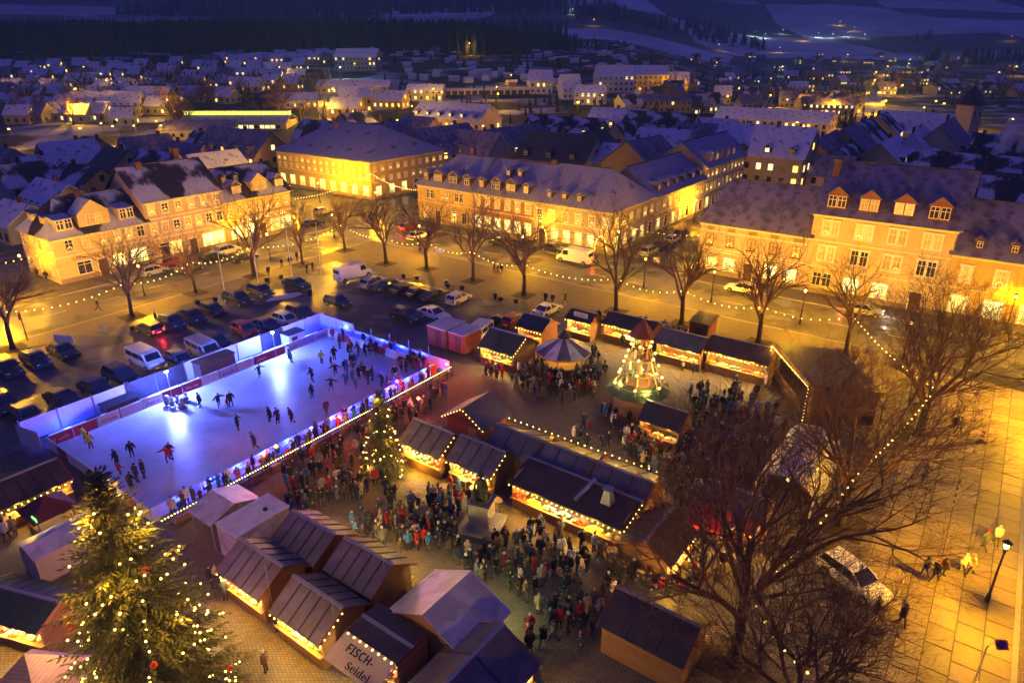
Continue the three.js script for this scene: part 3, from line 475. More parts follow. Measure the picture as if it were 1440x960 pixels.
// roofs close behind the square: pixel of the roof's middle, width, depth, eave, rise, turn (u: ridge along the side street, v: along the back row)
const TOWN = [
  [32, 238, 11, 10, 6, 4, 'u', 'behind the corner house'], [75, 262, 14, 9, 5, 3.5, 'v', 'behind the corner house'], [25, 290, 10, 9, 4, 3, 'v', 'behind the corner house'], [115, 238, 16, 9, 6, 3, 'v', 'behind the corner house'], [95, 208, 13, 11, 6, 5, 'u', 'behind the corner house'],
  [165, 216, 12, 10, 6, 4, 'v', 'behind the left row'], [205, 200, 13, 11, 6, 5, 'u', 'behind the left row'], [225, 225, 15, 11, 7, 5, 'v', 'behind the left row'], [262, 212, 15, 11, 7, 5, 'v', 'behind the left row'], [300, 222, 12, 10, 7, 4, 'u', 'behind the left row'],
  [338, 193, 28, 13, 6, 6, 'v', 'beside the long yellow building'], [290, 192, 12, 9, 6, 4, 'v', 'behind the left row'], [60, 225, 9, 8, 5, 4, 'u', 'behind the corner house'], [10, 215, 10, 9, 5, 4, 'v', 'behind the corner house'], [130, 200, 11, 9, 6, 4, 'v', 'behind the left row'],
  [450, 178, 16, 11, 7, 5, 'v', 'behind the long yellow building'], [500, 168, 14, 10, 7, 4, 'u', 'behind the long yellow building'], [545, 180, 15, 11, 8, 5, 'u', 'behind the long yellow building'], [622, 190, 20, 13, 8, 6, 'u', 'behind the back row'], [665, 196, 18, 12, 7, 6, 'v', 'behind the back row'], [700, 190, 13, 12, 8, 5, 'u', 'behind the back row'],
  [790, 200, 20, 14, 7, 6, 'v', 'behind the back row'], [835, 190, 12, 10, 7, 4, 'u', 'behind the back row'], [850, 208, 16, 10, 7, 4, 'v', 'behind the back row'], [905, 205, 16, 13, 8, 5, 'u', 'behind the beige corner house'], [935, 190, 15, 12, 7, 5, 'v', 'behind the beige corner house'], [960, 215, 15, 10, 8, 4, 'u', 'behind the beige corner house'], [880, 180, 14, 10, 7, 5, 'u', 'behind the beige corner house'],
  [795, 172, 26, 13, 8, 5, 'v', 'behind the back row'], [640, 160, 34, 13, 7, 5, 'v', 'behind the back row'], [870, 165, 20, 12, 7, 6, 'v', 'behind the beige corner house'], [930, 168, 24, 12, 8, 6, 'v', 'behind the beige corner house'], [590, 172, 14, 11, 7, 5, 'v', 'behind the long yellow building'], [985, 182, 15, 11, 7, 5, 'v', 'beyond the side street'], [740, 182, 14, 10, 7, 4, 'u', 'behind the back row'],
  [1078, 190, 22, 16, 10, 6, 'v', 'beyond the side street'], [1160, 200, 26, 13, 8, 5, 'u', 'along the side street'], [1215, 178, 16, 12, 9, 5, 'u', 'along the side street'], [1240, 168, 14, 12, 9, 5, 'u', 'along the side street'], [1195, 188, 14, 12, 9, 5, 'u', 'along the side street'], [1090, 158, 46, 12, 6, 4, 'v', 'beyond the side street'], [1000, 172, 18, 11, 7, 4, 'v', 'beyond the side street'],
  [1155, 225, 14, 10, 6, 4, 'v', 'behind the right row'], [1190, 215, 15, 11, 6, 5, 'u', 'behind the right row'], [1250, 205, 22, 12, 7, 5, 'u', 'behind the right row'], [1290, 195, 24, 13, 7, 6, 'u', 'behind the right row'], [1330, 185, 26, 13, 8, 7, 'u', 'behind the right row'], [1370, 225, 24, 12, 6, 4, 'v', 'behind the right row'], [1420, 215, 26, 12, 6, 4, 'v', 'behind the right row'], [1300, 225, 14, 10, 5, 4, 'v', 'behind the right row'], [1400, 195, 20, 12, 6, 4, 'v', 'behind the right row'], [1385, 250, 16, 11, 5, 4, 'v', 'behind the right row'], [1430, 260, 14, 11, 5, 4, 'v', 'behind the right row'], [1288, 168, 22, 12, 7, 6, 'v', 'beside the tower'],
];
for (const [px, py, w, d, e, r, k, where] of TOWN) {
  const [x, z] = G(px, py, e + r * 0.5), lit = px > 1180 && px < 1260 ? 0.85 : /side street|back row|beige corner/.test(where) ? 0.45 : 0.2;
  const h = bgHouse(x, z, w, d, e, r, (k === 'u' ? FL : RY) + rr(-0.06, 0.06), { lit, dormers: w > 18 && r > 4 ? Math.round(w / 6) : 0, wall: /side street/.test(where) ? pick([0, 2, 5]) : undefined }); describe(h, w > 20 ? 'long town house' : 'town house', where);
}
// hall whose glazed ridge is lit from inside
{
  const [x, z] = G(335, 163, 7), t = thing('market_hall', 'long low hall whose glazed ridge glows yellow green', 'hall', x, 0, z, 0.02);
  const w = 42, d = 16; part('wall', bx(w, 5.5, d, 0, 2.75, 0), M.plasterGrey, t);
  part('roof', [slab([[-21.4, 5.2, 8.6], [21.4, 5.2, 8.6], [21.4, 7.6, 1.6], [-21.4, 7.6, 1.6]], 0.2), slab([[21.4, 5.2, -8.6], [-21.4, 5.2, -8.6], [-21.4, 7.6, -1.6], [21.4, 7.6, -1.6]], 0.2)], M.snowFull, t);
  const sky = glow('lit skylight', [1.1, 1.15, 0.12], [0.5, 0.5, 0.3]);
  for (let i = 0; i < 24; i++) part('skylight_window', bx(1.5, 1.5, 3.0, -20.2 + i * 1.75, 8.2, 0), sky, t);
  part('skylight_roof', bx(42.5, 0.15, 3.6, 0, 9.05, 0), M.metal, t);
  for (let i = 0; i < 9; i++) part('window', bx(1.6, 1.2, 0.1, 1 + i * 2.1, 3.6, 8.03), i % 4 ? SHOP[1] : M.paneDark, t);
  const [x2, z2] = G(278, 180, 5), t2 = thing('annex_building', 'grey flat annex in front of the hall with the glowing ridge', 'building', x2, 0, z2, 0.05);
  part('wall', bx(26, 5, 9, 0, 2.5, 0), M.plasterGrey, t2); part('roof', slab([[-13.4, 4.9, 4.9], [13.4, 4.9, 4.9], [13.4, 7.5, -4.9], [-13.4, 7.5, -4.9]], 0.2), M.snowThin, t2);
  for (let i = 0; i < 8; i++) part('window', bx(1.2, 1.2, 0.1, -10.5 + i * 3, 3, 4.53), M.paneDark, t2);
}
// the round-helmed tower on the right
{
  const [x, z] = G(1356, 186, 4), t = thing('stone_tower', 'square old tower with pointed tiled helm near the right edge', 'tower', x, 0, z, 0.5);
  t.scale.setScalar(0.78); part('shaft', bx(8, 17, 8, 0, 8.5, 0), M.plasterCream, t); part('cornice', bx(8.6, 0.5, 8.6, 0, 17.2, 0), M.trimDark, t);
  const g = new THREE.ConeGeometry(6.6, 8.5, 4); g.rotateY(Math.PI / 4); g.translate(0, 21.7, 0); part('helm_roof', g.toNonIndexed(), M.slate, t);
  for (const s of [-1, 1]) part('window', bx(0.8, 1.5, 0.1, s * 2, 13.5, 4.03), M.paneDark, t);
}
// houses in rows on the slope at the left
reseed(1701);
function onSlope(px, py) { const x = (px - 720) / FOCAL, y = -(py - 480) / FOCAL, k = (y * CP - SP) / (CP + y * SP), m = x / (CP + y * SP); let d = 140; while (d < 3900 && EYE + k * d > terrain(m * d, -d) + 0.3) d *= 1.004; return [m * d, -d]; }
for (const [y0, n, x0, x1, where] of [[86, 12, 300, 480, 'high on the hillside'], [92, 12, 290, 480, 'high on the hillside'], [100, 18, 0, 440, 'high on the hillside'], [113, 17, 5, 430, 'in the upper row of the hillside'], [126, 16, 10, 425, 'in the middle row of the hillside'], [140, 14, 0, 330, 'in the lower row of the hillside'], [156, 11, 0, 240, 'at the foot of the hillside'], [172, 6, 10, 190, 'at the foot of the hillside']])
  for (let i = 0; i < n; i++) {
    const px = x0 + (x1 - x0) * (i + rr(0.25, 0.75)) / n, py = y0 + rr(-4, 4), [x, z] = onSlope(px, py);
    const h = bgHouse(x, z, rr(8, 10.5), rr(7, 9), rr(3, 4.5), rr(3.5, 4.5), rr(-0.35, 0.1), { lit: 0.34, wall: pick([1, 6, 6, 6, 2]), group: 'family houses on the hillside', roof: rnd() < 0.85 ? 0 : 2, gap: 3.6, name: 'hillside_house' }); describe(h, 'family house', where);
  }
for (const [px, py, w, d, e, r, lit, where, wall] of [[505, 98, 30, 12, 9, 5, 0.1, 'left of the allotments', 1], [550, 150, 15, 9, 4, 4, 0.95, 'by the lamplit lane', 5], [500, 130, 40, 10, 4, 3, 0.25, 'by the lamplit lane', 1], [600, 140, 18, 10, 5, 3, 0.3, 'by the lamplit lane', 1], [760, 130, 12, 12, 7, 5, 0.1, 'below the allotments', 3], [800, 138, 10, 10, 5, 7, 0.1, 'below the allotments', 3], [830, 145, 14, 11, 5, 4, 0.3, 'below the allotments', 3], [862, 128, 20, 14, 8, 6, 0.1, 'below the allotments', 3], [905, 126, 26, 14, 9, 5, 0.25, 'below the allotments', 2], [945, 132, 18, 12, 8, 5, 0.6, 'below the allotments', 5], [500, 155, 14, 12, 7, 4, 0.6, 'by the lamplit lane', 5], [490, 170, 12, 11, 6, 4, 0.4, 'by the lamplit lane', 5], [420, 150, 18, 9, 4, 3, 0.5, 'right of the glowing hall', 3], [160, 160, 26, 10, 5, 5, 0.1, 'left of the glowing hall', 0], [215, 155, 22, 10, 5, 6, 0.1, 'left of the glowing hall', 1]]) {
  const [x, z] = onSlope(px, py); describe(bgHouse(x, z, w, d, e, r, rr(-0.3, 0.3), { lit, wall, roof: 0, name: w > 24 ? 'long_house' : 'house' }), w > 24 ? 'long house' : 'house', where);
}
// trodden snow on the lanes that the mast lamps light
for (const [wd, pts] of [[9, [[520, 205], [490, 178], [466, 160], [458, 146], [478, 132], [520, 120]]], [11, [[1262, 215], [1240, 185], [1232, 155], [1229, 130], [1240, 108], [1262, 92]]], [8, [[10, 182], [70, 175], [130, 170], [230, 172]]], [7, [[600, 150], [680, 142], [760, 140], [860, 140], [960, 142]]], [8, [[1000, 160], [1090, 152], [1180, 158], [1240, 160]]]]) {
  const c = new THREE.CatmullRomCurve3(pts.map(p => { const [x, z] = onSlope(...p); return V(x, 0, z); })).getPoints(40), pos = [], uv = [], idx = [];
  c.forEach((p, i) => { const q = c[Math.min(i + 1, 40)].clone().sub(c[Math.max(0, i - 1)]).normalize(), nx = -q.z, nz = q.x; for (const s of [-1, 1]) { const x = p.x + nx * s * wd / 2, z = p.z + nz * s * wd / 2; pos.push(x, terrain(x, z) + 0.35, z); uv.push(s * wd / 2, i * 4); } if (i) { const a = 2 * i - 2; idx.push(a, a + 1, a + 2, a + 1, a + 3, a + 2); } });
  const g = new THREE.BufferGeometry(); g.setAttribute('position', new THREE.Float32BufferAttribute(pos, 3)); g.setAttribute('uv', new THREE.Float32BufferAttribute(uv, 2)); g.setIndex(idx); g.computeVertexNormals(); g.userData.uvDone = true; struct('lane', g, mat('trodden snow', [0.42, 0.40, 0.39], 0.8, { map: T.grain }));
}
// a low row of lock-up garages
{ const [x, z] = onSlope(685, 132), t = thing('garage_row', 'low row of white garages below the allotments', 'garages', x, terrain(x, z), z, 0.18); part('wall', bx(52, 3, 6, 0, 1.5, 0), M.plasterWhite, t); part('roof', bx(53, 0.3, 7, 0, 3.15, 0), M.snow, t); for (let i = 0; i < 15; i++) part('garage_door', bx(2.6, 2.1, 0.1, -24.5 + i * 3.5, 1.1, 3.04), M.woodDark, t); }
// allotment huts
reseed(808);
for (let i = 0; i < 170; i++) {
  const px = rr(470, 960), py = 60 + Math.pow(rnd(), 0.9) * 66; if (px < 560 && py > 85 || px > 800 && py > 108 || py < 60 + Math.max(0, (px - 700) * 0.04)) continue;
  const [x, z] = onSlope(px, py), t = thing('allotment_hut', rnd() < 0.5 ? 'small snow-roofed hut among the dark allotment gardens' : 'small pale hut among the dark allotment gardens', 'hut', x, terrain(x, z), z, rr(-0.6, 0.6), 'allotment huts on the slope');
  const k = i % 4, w = 4 + k * 0.7; bgGeo['a' + k] ??= bx(w, 2.3, 3.6, 0, 1.15, 0); bgGeo['ar' + k] ??= J([slab([[-w / 2 - 0.3, 2.2, 2.1], [w / 2 + 0.3, 2.2, 2.1], [w / 2 + 0.3, 3.4, 0], [-w / 2 - 0.3, 3.4, 0]], 0.12), slab([[w / 2 + 0.3, 2.2, -2.1], [-w / 2 - 0.3, 2.2, -2.1], [-w / 2 - 0.3, 3.4, 0], [w / 2 + 0.3, 3.4, 0]], 0.12)]);
  part('wall', bgGeo['a' + k], pick([M.woodDark, M.plasterGrey, M.plasterWhite, M.wood]), t); part('roof', bgGeo['ar' + k], rnd() < 0.75 ? M.snow : M.tarDark, t);
  if (t.userData.label.includes('pale')) t.children[0].material = M.plasterWhite; else t.children[1].material = M.snow;
}
// houses and sheds of the valley on the right
reseed(4242);
for (let i = 0; i < 95; i++) {
  const px = rr(880, 1440), py = 78 + Math.pow(rnd(), 0.8) * 82; if (px < 960 && py < 140 || px > 1180 && py > 140) continue;
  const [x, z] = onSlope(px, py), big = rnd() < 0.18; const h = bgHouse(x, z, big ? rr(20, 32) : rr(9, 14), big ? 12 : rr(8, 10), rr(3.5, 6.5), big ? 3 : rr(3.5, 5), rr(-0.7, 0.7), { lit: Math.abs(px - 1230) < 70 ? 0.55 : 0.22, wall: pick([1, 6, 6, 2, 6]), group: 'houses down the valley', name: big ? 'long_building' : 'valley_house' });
  describe(h, big ? 'long building' : 'house', py < 100 ? 'far down the valley' : py < 125 ? 'among the valley trees' : px < 1150 ? 'in the near valley, centre' : 'in the near valley, right');
}
/* ------------------------------------------------ trees */
// a growing list of tapered pieces, drawn as one crown
class Sticks {
  constructor() { this.p = []; this.n = []; this.u = []; this.i = []; }
  add(a, b, r0, r1, k) {
    const d = V(b[0] - a[0], b[1] - a[1], b[2] - a[2]), L = d.length(); if (L < 1e-4) return; d.divideScalar(L);
    const s = Math.abs(d.y) < 0.9 ? V(0, 1, 0).cross(d).normalize() : V(1, 0, 0).cross(d).normalize(), t = d.clone().cross(s), o = this.p.length / 3;
    for (let j = 0; j < 2; j++) for (let m = 0; m <= k; m++) { const q = m / k * Math.PI * 2, c = Math.cos(q), e = Math.sin(q), nx = s.x * c + t.x * e, ny = s.y * c + t.y * e, nz = s.z * c + t.z * e, r = j ? r1 : r0, w = j ? b : a; this.p.push(w[0] + nx * r, w[1] + ny * r, w[2] + nz * r); this.n.push(nx, ny, nz); this.u.push(m / k, j * L); }
    for (let m = 0; m < k; m++) { const A = o + m, B = A + 1, C = A + k + 1, D = C + 1; this.i.push(A, B, C, B, D, C); }
  }
  geo() { const g = new THREE.BufferGeometry(); g.setAttribute('position', new THREE.Float32BufferAttribute(this.p, 3)); g.setAttribute('normal', new THREE.Float32BufferAttribute(this.n, 3)); g.setAttribute('uv', new THREE.Float32BufferAttribute(this.u, 2)); g.setIndex(this.i); g.userData.uvDone = true; return g; }
}
function growBare(s, { height, trunk, r, depth, spread, fork, fine = 0.009 }) {
  reseed(s); const trunkS = new Sticks(), crown = new Sticks();
  const grow = (a, dir, len, rad, lev, st) => {
    const segs = lev === 0 ? 4 : lev < 3 ? 3 : 2; let p = a, d = dir.clone(), q = rad; const nodes = [];
    for (let i = 0; i < segs; i++) {
      const w = lev === 0 ? 0.05 : 0.22; d.add(V(rr(-w, w), rr(-w * 0.4, w * 0.6) + (lev > 1 ? 0.05 : 0), rr(-w, w))).normalize();
      const e = [p[0] + d.x * len / segs, p[1] + d.y * len / segs, p[2] + d.z * len / segs], q1 = rad * lerp(1, lev === 0 ? 0.72 : 0.55, (i + 1) / segs);
      st.add(p, e, q, q1, lev === 0 ? 8 : lev < 2 ? 6 : lev < 4 ? 4 : 3); p = e; q = q1; nodes.push([e, d.clone(), q1]);
    }
    if (lev >= depth) return;
    const kids = fork[lev] ?? 2;
    for (let k = 0; k < kids; k++) {
      const from = nodes[lev === 0 ? (k < 3 ? 3 : k < 5 ? 2 : 3) : Math.min(nodes.length - 1, Math.floor(rr(0, nodes.length)))], az = k / kids * Math.PI * 2 + rr(-0.5, 0.5) + lev * 1.3, tilt = lev === 0 ? rr(0.45, 0.95) * spread : rr(0.35, 0.85);
      const ax = V(Math.cos(az), 0, Math.sin(az)), perp = ax.sub(from[1].clone().multiplyScalar(ax.dot(from[1]))).normalize(), nd = from[1].clone().multiplyScalar(Math.cos(tilt)).addScaledVector(perp, Math.sin(tilt)).normalize();
      grow(from[0], nd, len * (lev === 0 ? height / trunk * 0.42 : rr(0.58, 0.78)), Math.max(fine, from[2] * (k === 0 ? 0.9 : rr(0.58, 0.8))), lev + 1, crown);
    }
  };
  grow([0, 0, 0], V(0.02, 1, 0.03).normalize(), trunk, r, 0, trunkS);
  trunkS.add([0, -0.05, 0], [0, 0.5, 0], r * 1.5, r, 8);
  return { trunk: trunkS.geo(), crown: crown.geo() };
}
const twigM = mat('winter twigs', [0.15, 0.075, 0.038], 0.9);
const streetTree = [11, 12, 13, 14, 15, 16].map((s, i) => growBare(s, { height: 10.4 + i * 0.45, trunk: 3.5, r: 0.3, depth: 6, spread: 0.5 + 0.08 * (i % 3), fork: [5, 4, 3, 3, 3, 2] }));
const NEARBY = ['before the corner house', 'beside the car park entrance', 'before the pale three-storey house', 'before the yellow shop house', 'before the yellow shop house', 'at the far corner of the square', 'at the far corner of the square', 'near the big white van', 'before the orange brown house', 'before the beige corner house', 'by the mouth of the side street', 'behind the brown shed', 'before the rose-white house', 'before the tall four-storey house'];
TREE_PX.forEach(([px, py], i) => {
  const [x, z] = G(px, py), v = streetTree[(i * 5 + 1) % 6], t = thing('bare_tree', `leafless street tree in a square bed ${NEARBY[i]}`, 'tree', x, 0, z, i * 1.7, 'street trees round the square');
  part('trunk', v.trunk, M.bark, t); part('crown', v.crown, twigM, t); const s = i === 4 ? 0.72 : i === 2 ? 0.7 : i === 5 ? 0.85 : rr(0.93, 1.08); t.scale.setScalar(s);
});
// the large trees of the near right row
const bigTree = [31, 37, 41].map((s, i) => growBare(s, { height: 13.5, trunk: 4.2, r: 0.38, depth: 6, spread: 1.05, fork: [6, 4, 4, 4, 4, 4] }));
for (const [X, Z, k, s, turn, what] of [[-1.7, -64.3, 0, 0.92, 0.4, 'spreading leafless tree behind the open stage'], [-4.4, -47.0, 1, 0.84, 2.0, 'large leafless tree beside the long white tent'], [-6.6, -30.4, 2, 1.0, 1.1, 'biggest leafless tree, over the crowd at bottom centre'], [-2.6, -27.0, 0, 0.7, 3.3, 'leafless tree at the bottom edge of the photo']]) {
  const [x, z] = W(X, Z), t = thing('bare_tree', what, 'tree', x, 0, z, turn, 'large trees beside the slab pavement'); part('trunk', bigTree[k].trunk, M.bark, t); part('crown', bigTree[k].crown, twigM, t); t.scale.setScalar(s); bed(x, z, 3.2);
}
// spruces: whorls of drooping boughs set with sprays of needles
function growSpruce(s, H, R, stepY, dens) {
  reseed(s); const tr = new Sticks(), p = [], n = [], uv = []; tr.add([0, 0, 0], [0, H * 0.97, 0], H * 0.016, 0.02, 7);
  const boughs = new Sticks();
  const spray = (o, d, len, w) => {                                    // one narrow pointed spray, folded along its middle
    const side = V(0, 1, 0).cross(d).normalize(), upv = d.clone().cross(side).normalize(), a = o, t = o.clone().addScaledVector(d, len).addScaledVector(V(0, -1, 0), len * 0.18), m = o.clone().addScaledVector(d, len * 0.42);
    const L = m.clone().addScaledVector(side, w).addScaledVector(upv, -w * 0.35), Rr = m.clone().addScaledVector(side, -w).addScaledVector(upv, -w * 0.35), mm = m.clone().addScaledVector(upv, w * 0.25);
    for (const q of [[a, L, mm], [L, t, mm], [a, mm, Rr], [mm, t, Rr]]) { const nn = q[1].clone().sub(q[0]).cross(q[2].clone().sub(q[0])).normalize(); for (const v of q) { p.push(v.x, v.y, v.z); n.push(nn.x, nn.y, nn.z); uv.push(v.x, v.y); } }
  };
  const tips = [];
  for (let y = H * 0.05; y < H * 0.985; y += stepY * lerp(1, 0.55, y / H)) {
    const f = 1 - y / H, L0 = R * Math.pow(f, 0.86) * (0.92 + 0.08 * Math.sin(y * 3)) + 0.12, nb = Math.max(4, Math.round((5 + 9 * f) * dens));
    for (let k = 0; k < nb; k++) {
      const az = k / nb * 6.283 + y * 2.4 + rr(-0.25, 0.25), L = L0 * rr(0.72, 1.14), rise = lerp(-0.18, 0.7, Math.pow(1 - f, 1.6)) + rr(-0.1, 0.1), d = V(Math.cos(az), rise, Math.sin(az)).normalize();
      let o = V(0, y + rr(-0.1, 0.1), 0); const ns = Math.max(3, Math.round(L / 0.26)), dir = d.clone();
      const start = o.clone();
      for (let i = 0; i < ns; i++) {
        const tt = i / ns; dir.y += (tt < 0.55 ? -0.05 : 0.06); dir.normalize(); const nx = o.clone().addScaledVector(dir, L / ns);
        if (i % 2 === 0) boughs.add(o.toArray(), nx.toArray(), 0.012 + 0.025 * (1 - tt), 0.012 + 0.02 * (1 - tt), 3);
        if (tt > 0.12) for (const sd of [-1, 1]) { const a2 = az + sd * rr(0.6, 1.15), dd = V(Math.cos(a2), dir.y * 0.6 - 0.12 + rr(-0.15, 0.12), Math.sin(a2)).normalize(); spray(o.clone(), dd, rr(0.28, 0.5) * (0.55 + 0.6 * (1 - tt)) * Math.min(1.35, 0.5 + L * 0.3), 0.075); }
        if (rnd() < 0.6) spray(o.clone(), V(dir.x, dir.y + 0.35, dir.z).normalize(), 0.34, 0.06);
        o = nx;
      }
      spray(o.clone(), dir, 0.42, 0.07); tips.push([o.x, o.y, o.z]);
    }
  }
  const g = new THREE.BufferGeometry(); g.setAttribute('position', new THREE.Float32BufferAttribute(p, 3)); g.setAttribute('normal', new THREE.Float32BufferAttribute(n, 3)); g.setAttribute('uv', new THREE.Float32BufferAttribute(uv, 2)); g.userData.uvDone = true;
  return { trunk: tr.geo(), crown: g, boughs: boughs.geo(), tips };
}
const needles = mat('spruce needles', [0.088, 0.095, 0.028], 0.75, { map: T.grain });
const bulbGeo = new THREE.IcosahedronGeometry(0.052, 1), bulbSmall = new THREE.IcosahedronGeometry(0.05, 1);
function christmasTree(x, z, H, R, s, label, nb, bulbs, col) {
  const v = growSpruce(s, H, R, H > 10 ? 0.30 : 0.26, H > 10 ? 1.25 : 1), t = thing('christmas_tree', label, 'christmas tree', x, 0, z, 0.4);
  part('trunk', v.trunk, M.bark, t); part('boughs', v.boughs, M.bark, t); part('crown', v.crown, needles, t);
  reseed(s + 1); const tips = v.tips.slice(); let k = 0;
  for (let i = 0; i < nb; i++) { const y = H * (0.04 + 0.93 * (1 - Math.sqrt(rnd()))), c = tips.filter(q => Math.abs(q[1] - y) < 0.7); if (!c.length) continue; const q = pick(c), f = rr(0.86, 1.02), b = part('light_bulb', bulbs, i % 5 === 0 ? BULB_DIM : BULB, t); b.position.set(q[0] * f, q[1] + 0.1, q[2] * f); }
  const C = Math.cos(0.4), S = Math.sin(0.4);
  for (let i = 0; i < (H > 10 ? 16 : 7); i++) { const y = H * (0.08 + 0.86 * i / (H > 10 ? 15 : 6)), a = i * 2.4, r = R * (1 - y / H) * 1.12 + 0.3; lamp(x + Math.cos(a) * r, y, z + Math.sin(a) * r, WARM, col, 8); }
  if (H > 10) for (const [a, y] of [[2.2, 4], [1.3, 7.2], [0.9, 11], [2.6, 9], [1.8, 5.6], [0.5, 4.6]]) { const r = R * (1 - y / H) + 0.2, o = part('star_ornament', ball(0.16, 8), mat('red ornament', [0.5, 0.03, 0.015], 0.4), t); o.position.set(Math.cos(a) * r, y, Math.sin(a) * r); }
  return t;
}
christmasTree(-17.7, -24.4, 15.5, 5.6, 51, 'tall christmas tree full of warm lights in the near left corner', 270, bulbGeo, 26);
{ const [x, z] = G(541, 668); christmasTree(x, z, 7.6, 2.1, 57, 'small lit christmas tree between the rink and the huts', 90, bulbGeo, 10); }

// dark conifer wood on the hill, far too many to count
{
  reseed(640);
  const wood = (name, label, spots, lo, hi, colour) => {
    const g = J([new THREE.ConeGeometry(0.17, 0.55, 6).translate(0, 0.30, 0), new THREE.ConeGeometry(0.125, 0.5, 6).translate(0, 0.58, 0), new THREE.ConeGeometry(0.075, 0.36, 5).translate(0, 0.84, 0)]);
    const im = new THREE.InstancedMesh(g, mat(name + ' needles', colour, 0.95), spots.length), m4 = new THREE.Matrix4(), q = new THREE.Quaternion(), cc = new THREE.Color();
    spots.forEach(([x, z], i) => { const s = rr(lo, hi) * (name === 'conifer_forest' ? 1 - 0.62 * smooth(-0.1, 0.11, x / -z) : 1); q.setFromAxisAngle(V(0, 1, 0), rnd() * 6); m4.compose(V(x, terrain(x, z) - 0.3, z), q, V(s * rr(0.85, 1.2), s, s * rr(0.85, 1.2))); im.setMatrixAt(i, m4); const k = rr(0.7, 1.3); im.setColorAt(i, cc.setRGB(k, k, k)); });
    im.name = numbered(name); im.userData = { kind: 'stuff', label, category: 'forest' }; im.castShadow = im.receiveShadow = true; scene.add(im);
  };
  const a = []; for (let i = 0; i < 7000; i++) { const d = rr(600, 800), t = rr(-0.95, 0.115), edge = 600 + 25 * Math.sin(t * 21) + 18 * Math.sin(t * 47); if (d < edge + (t > 0.02 ? (t - 0.02) * 600 : 0) || (t > -0.02 && rnd() < (t + 0.02) * 6.5) || fbm(t * 30 + 5, d / 60, 256, 19, 2) < 0.33) continue; a.push([t * d, -d]); }
  wood('conifer_forest', 'dark conifer wood along the hill above the houses', a, 17, 24, [0.018, 0.022, 0.016]);
  const b = []; for (let i = 0; i < 26000; i++) { const d = rr(950, 3600), t = rr(-1.05, 1.05), x = t * d; if (fbm(x / 420 + 40, d / 300 + 11, 256, 301, 3) < 0.55 - (t < 0.0 && d > 1700 ? 0.16 : -0.02)) continue; b.push([x, -d]); }
  wood('far_forest', 'patches of far woodland on the misty hills', b, 16, 24, [0.02, 0.024, 0.022]);
  const c = []; for (let i = 0; i < 2600; i++) { const d = rr(290, 900), t = rr(-0.9, 0.95), x = t * d; if (fbm(x / 70 + 20, d / 55 + 31, 256, 311, 3) < 0.56 || (t < 0.11 && d > 600)) continue; c.push([x, -d]); }
  wood('garden_conifers', 'dark garden trees and hedges between the far houses', c, 4, 8, [0.02, 0.018, 0.015]);
}
// leafless trees of the gardens and valley behind, one by one
{
  const far = [61, 62, 63].map(s => growBare(s, { height: 9, trunk: 2.6, r: 0.3, depth: 4, spread: 1.1, fork: [5, 4, 3, 3], fine: 0.03 }));
  reseed(77);
  for (let i = 0; i < 130; i++) {
    const right = i > 45, px = right ? rr(870, 1440) : rr(20, 480), py = right ? rr(85, 165) : rr(120, 180); if (right && px > 1200 && py > 145) continue;
    const [x, z] = onSlope(px, py), v = far[i % 3], t = thing('bare_tree', right ? (py < 120 ? 'leafless tree in the misty valley' : 'leafless tree in the near valley gardens') : 'leafless tree in the hillside gardens', 'tree', x, terrain(x, z), z, i, 'far leafless trees');
    part('trunk', v.trunk, M.bark, t); part('crown', v.crown, twigM, t); t.scale.set(1.3, rr(1.0, 1.5), 1.3);
  }
}
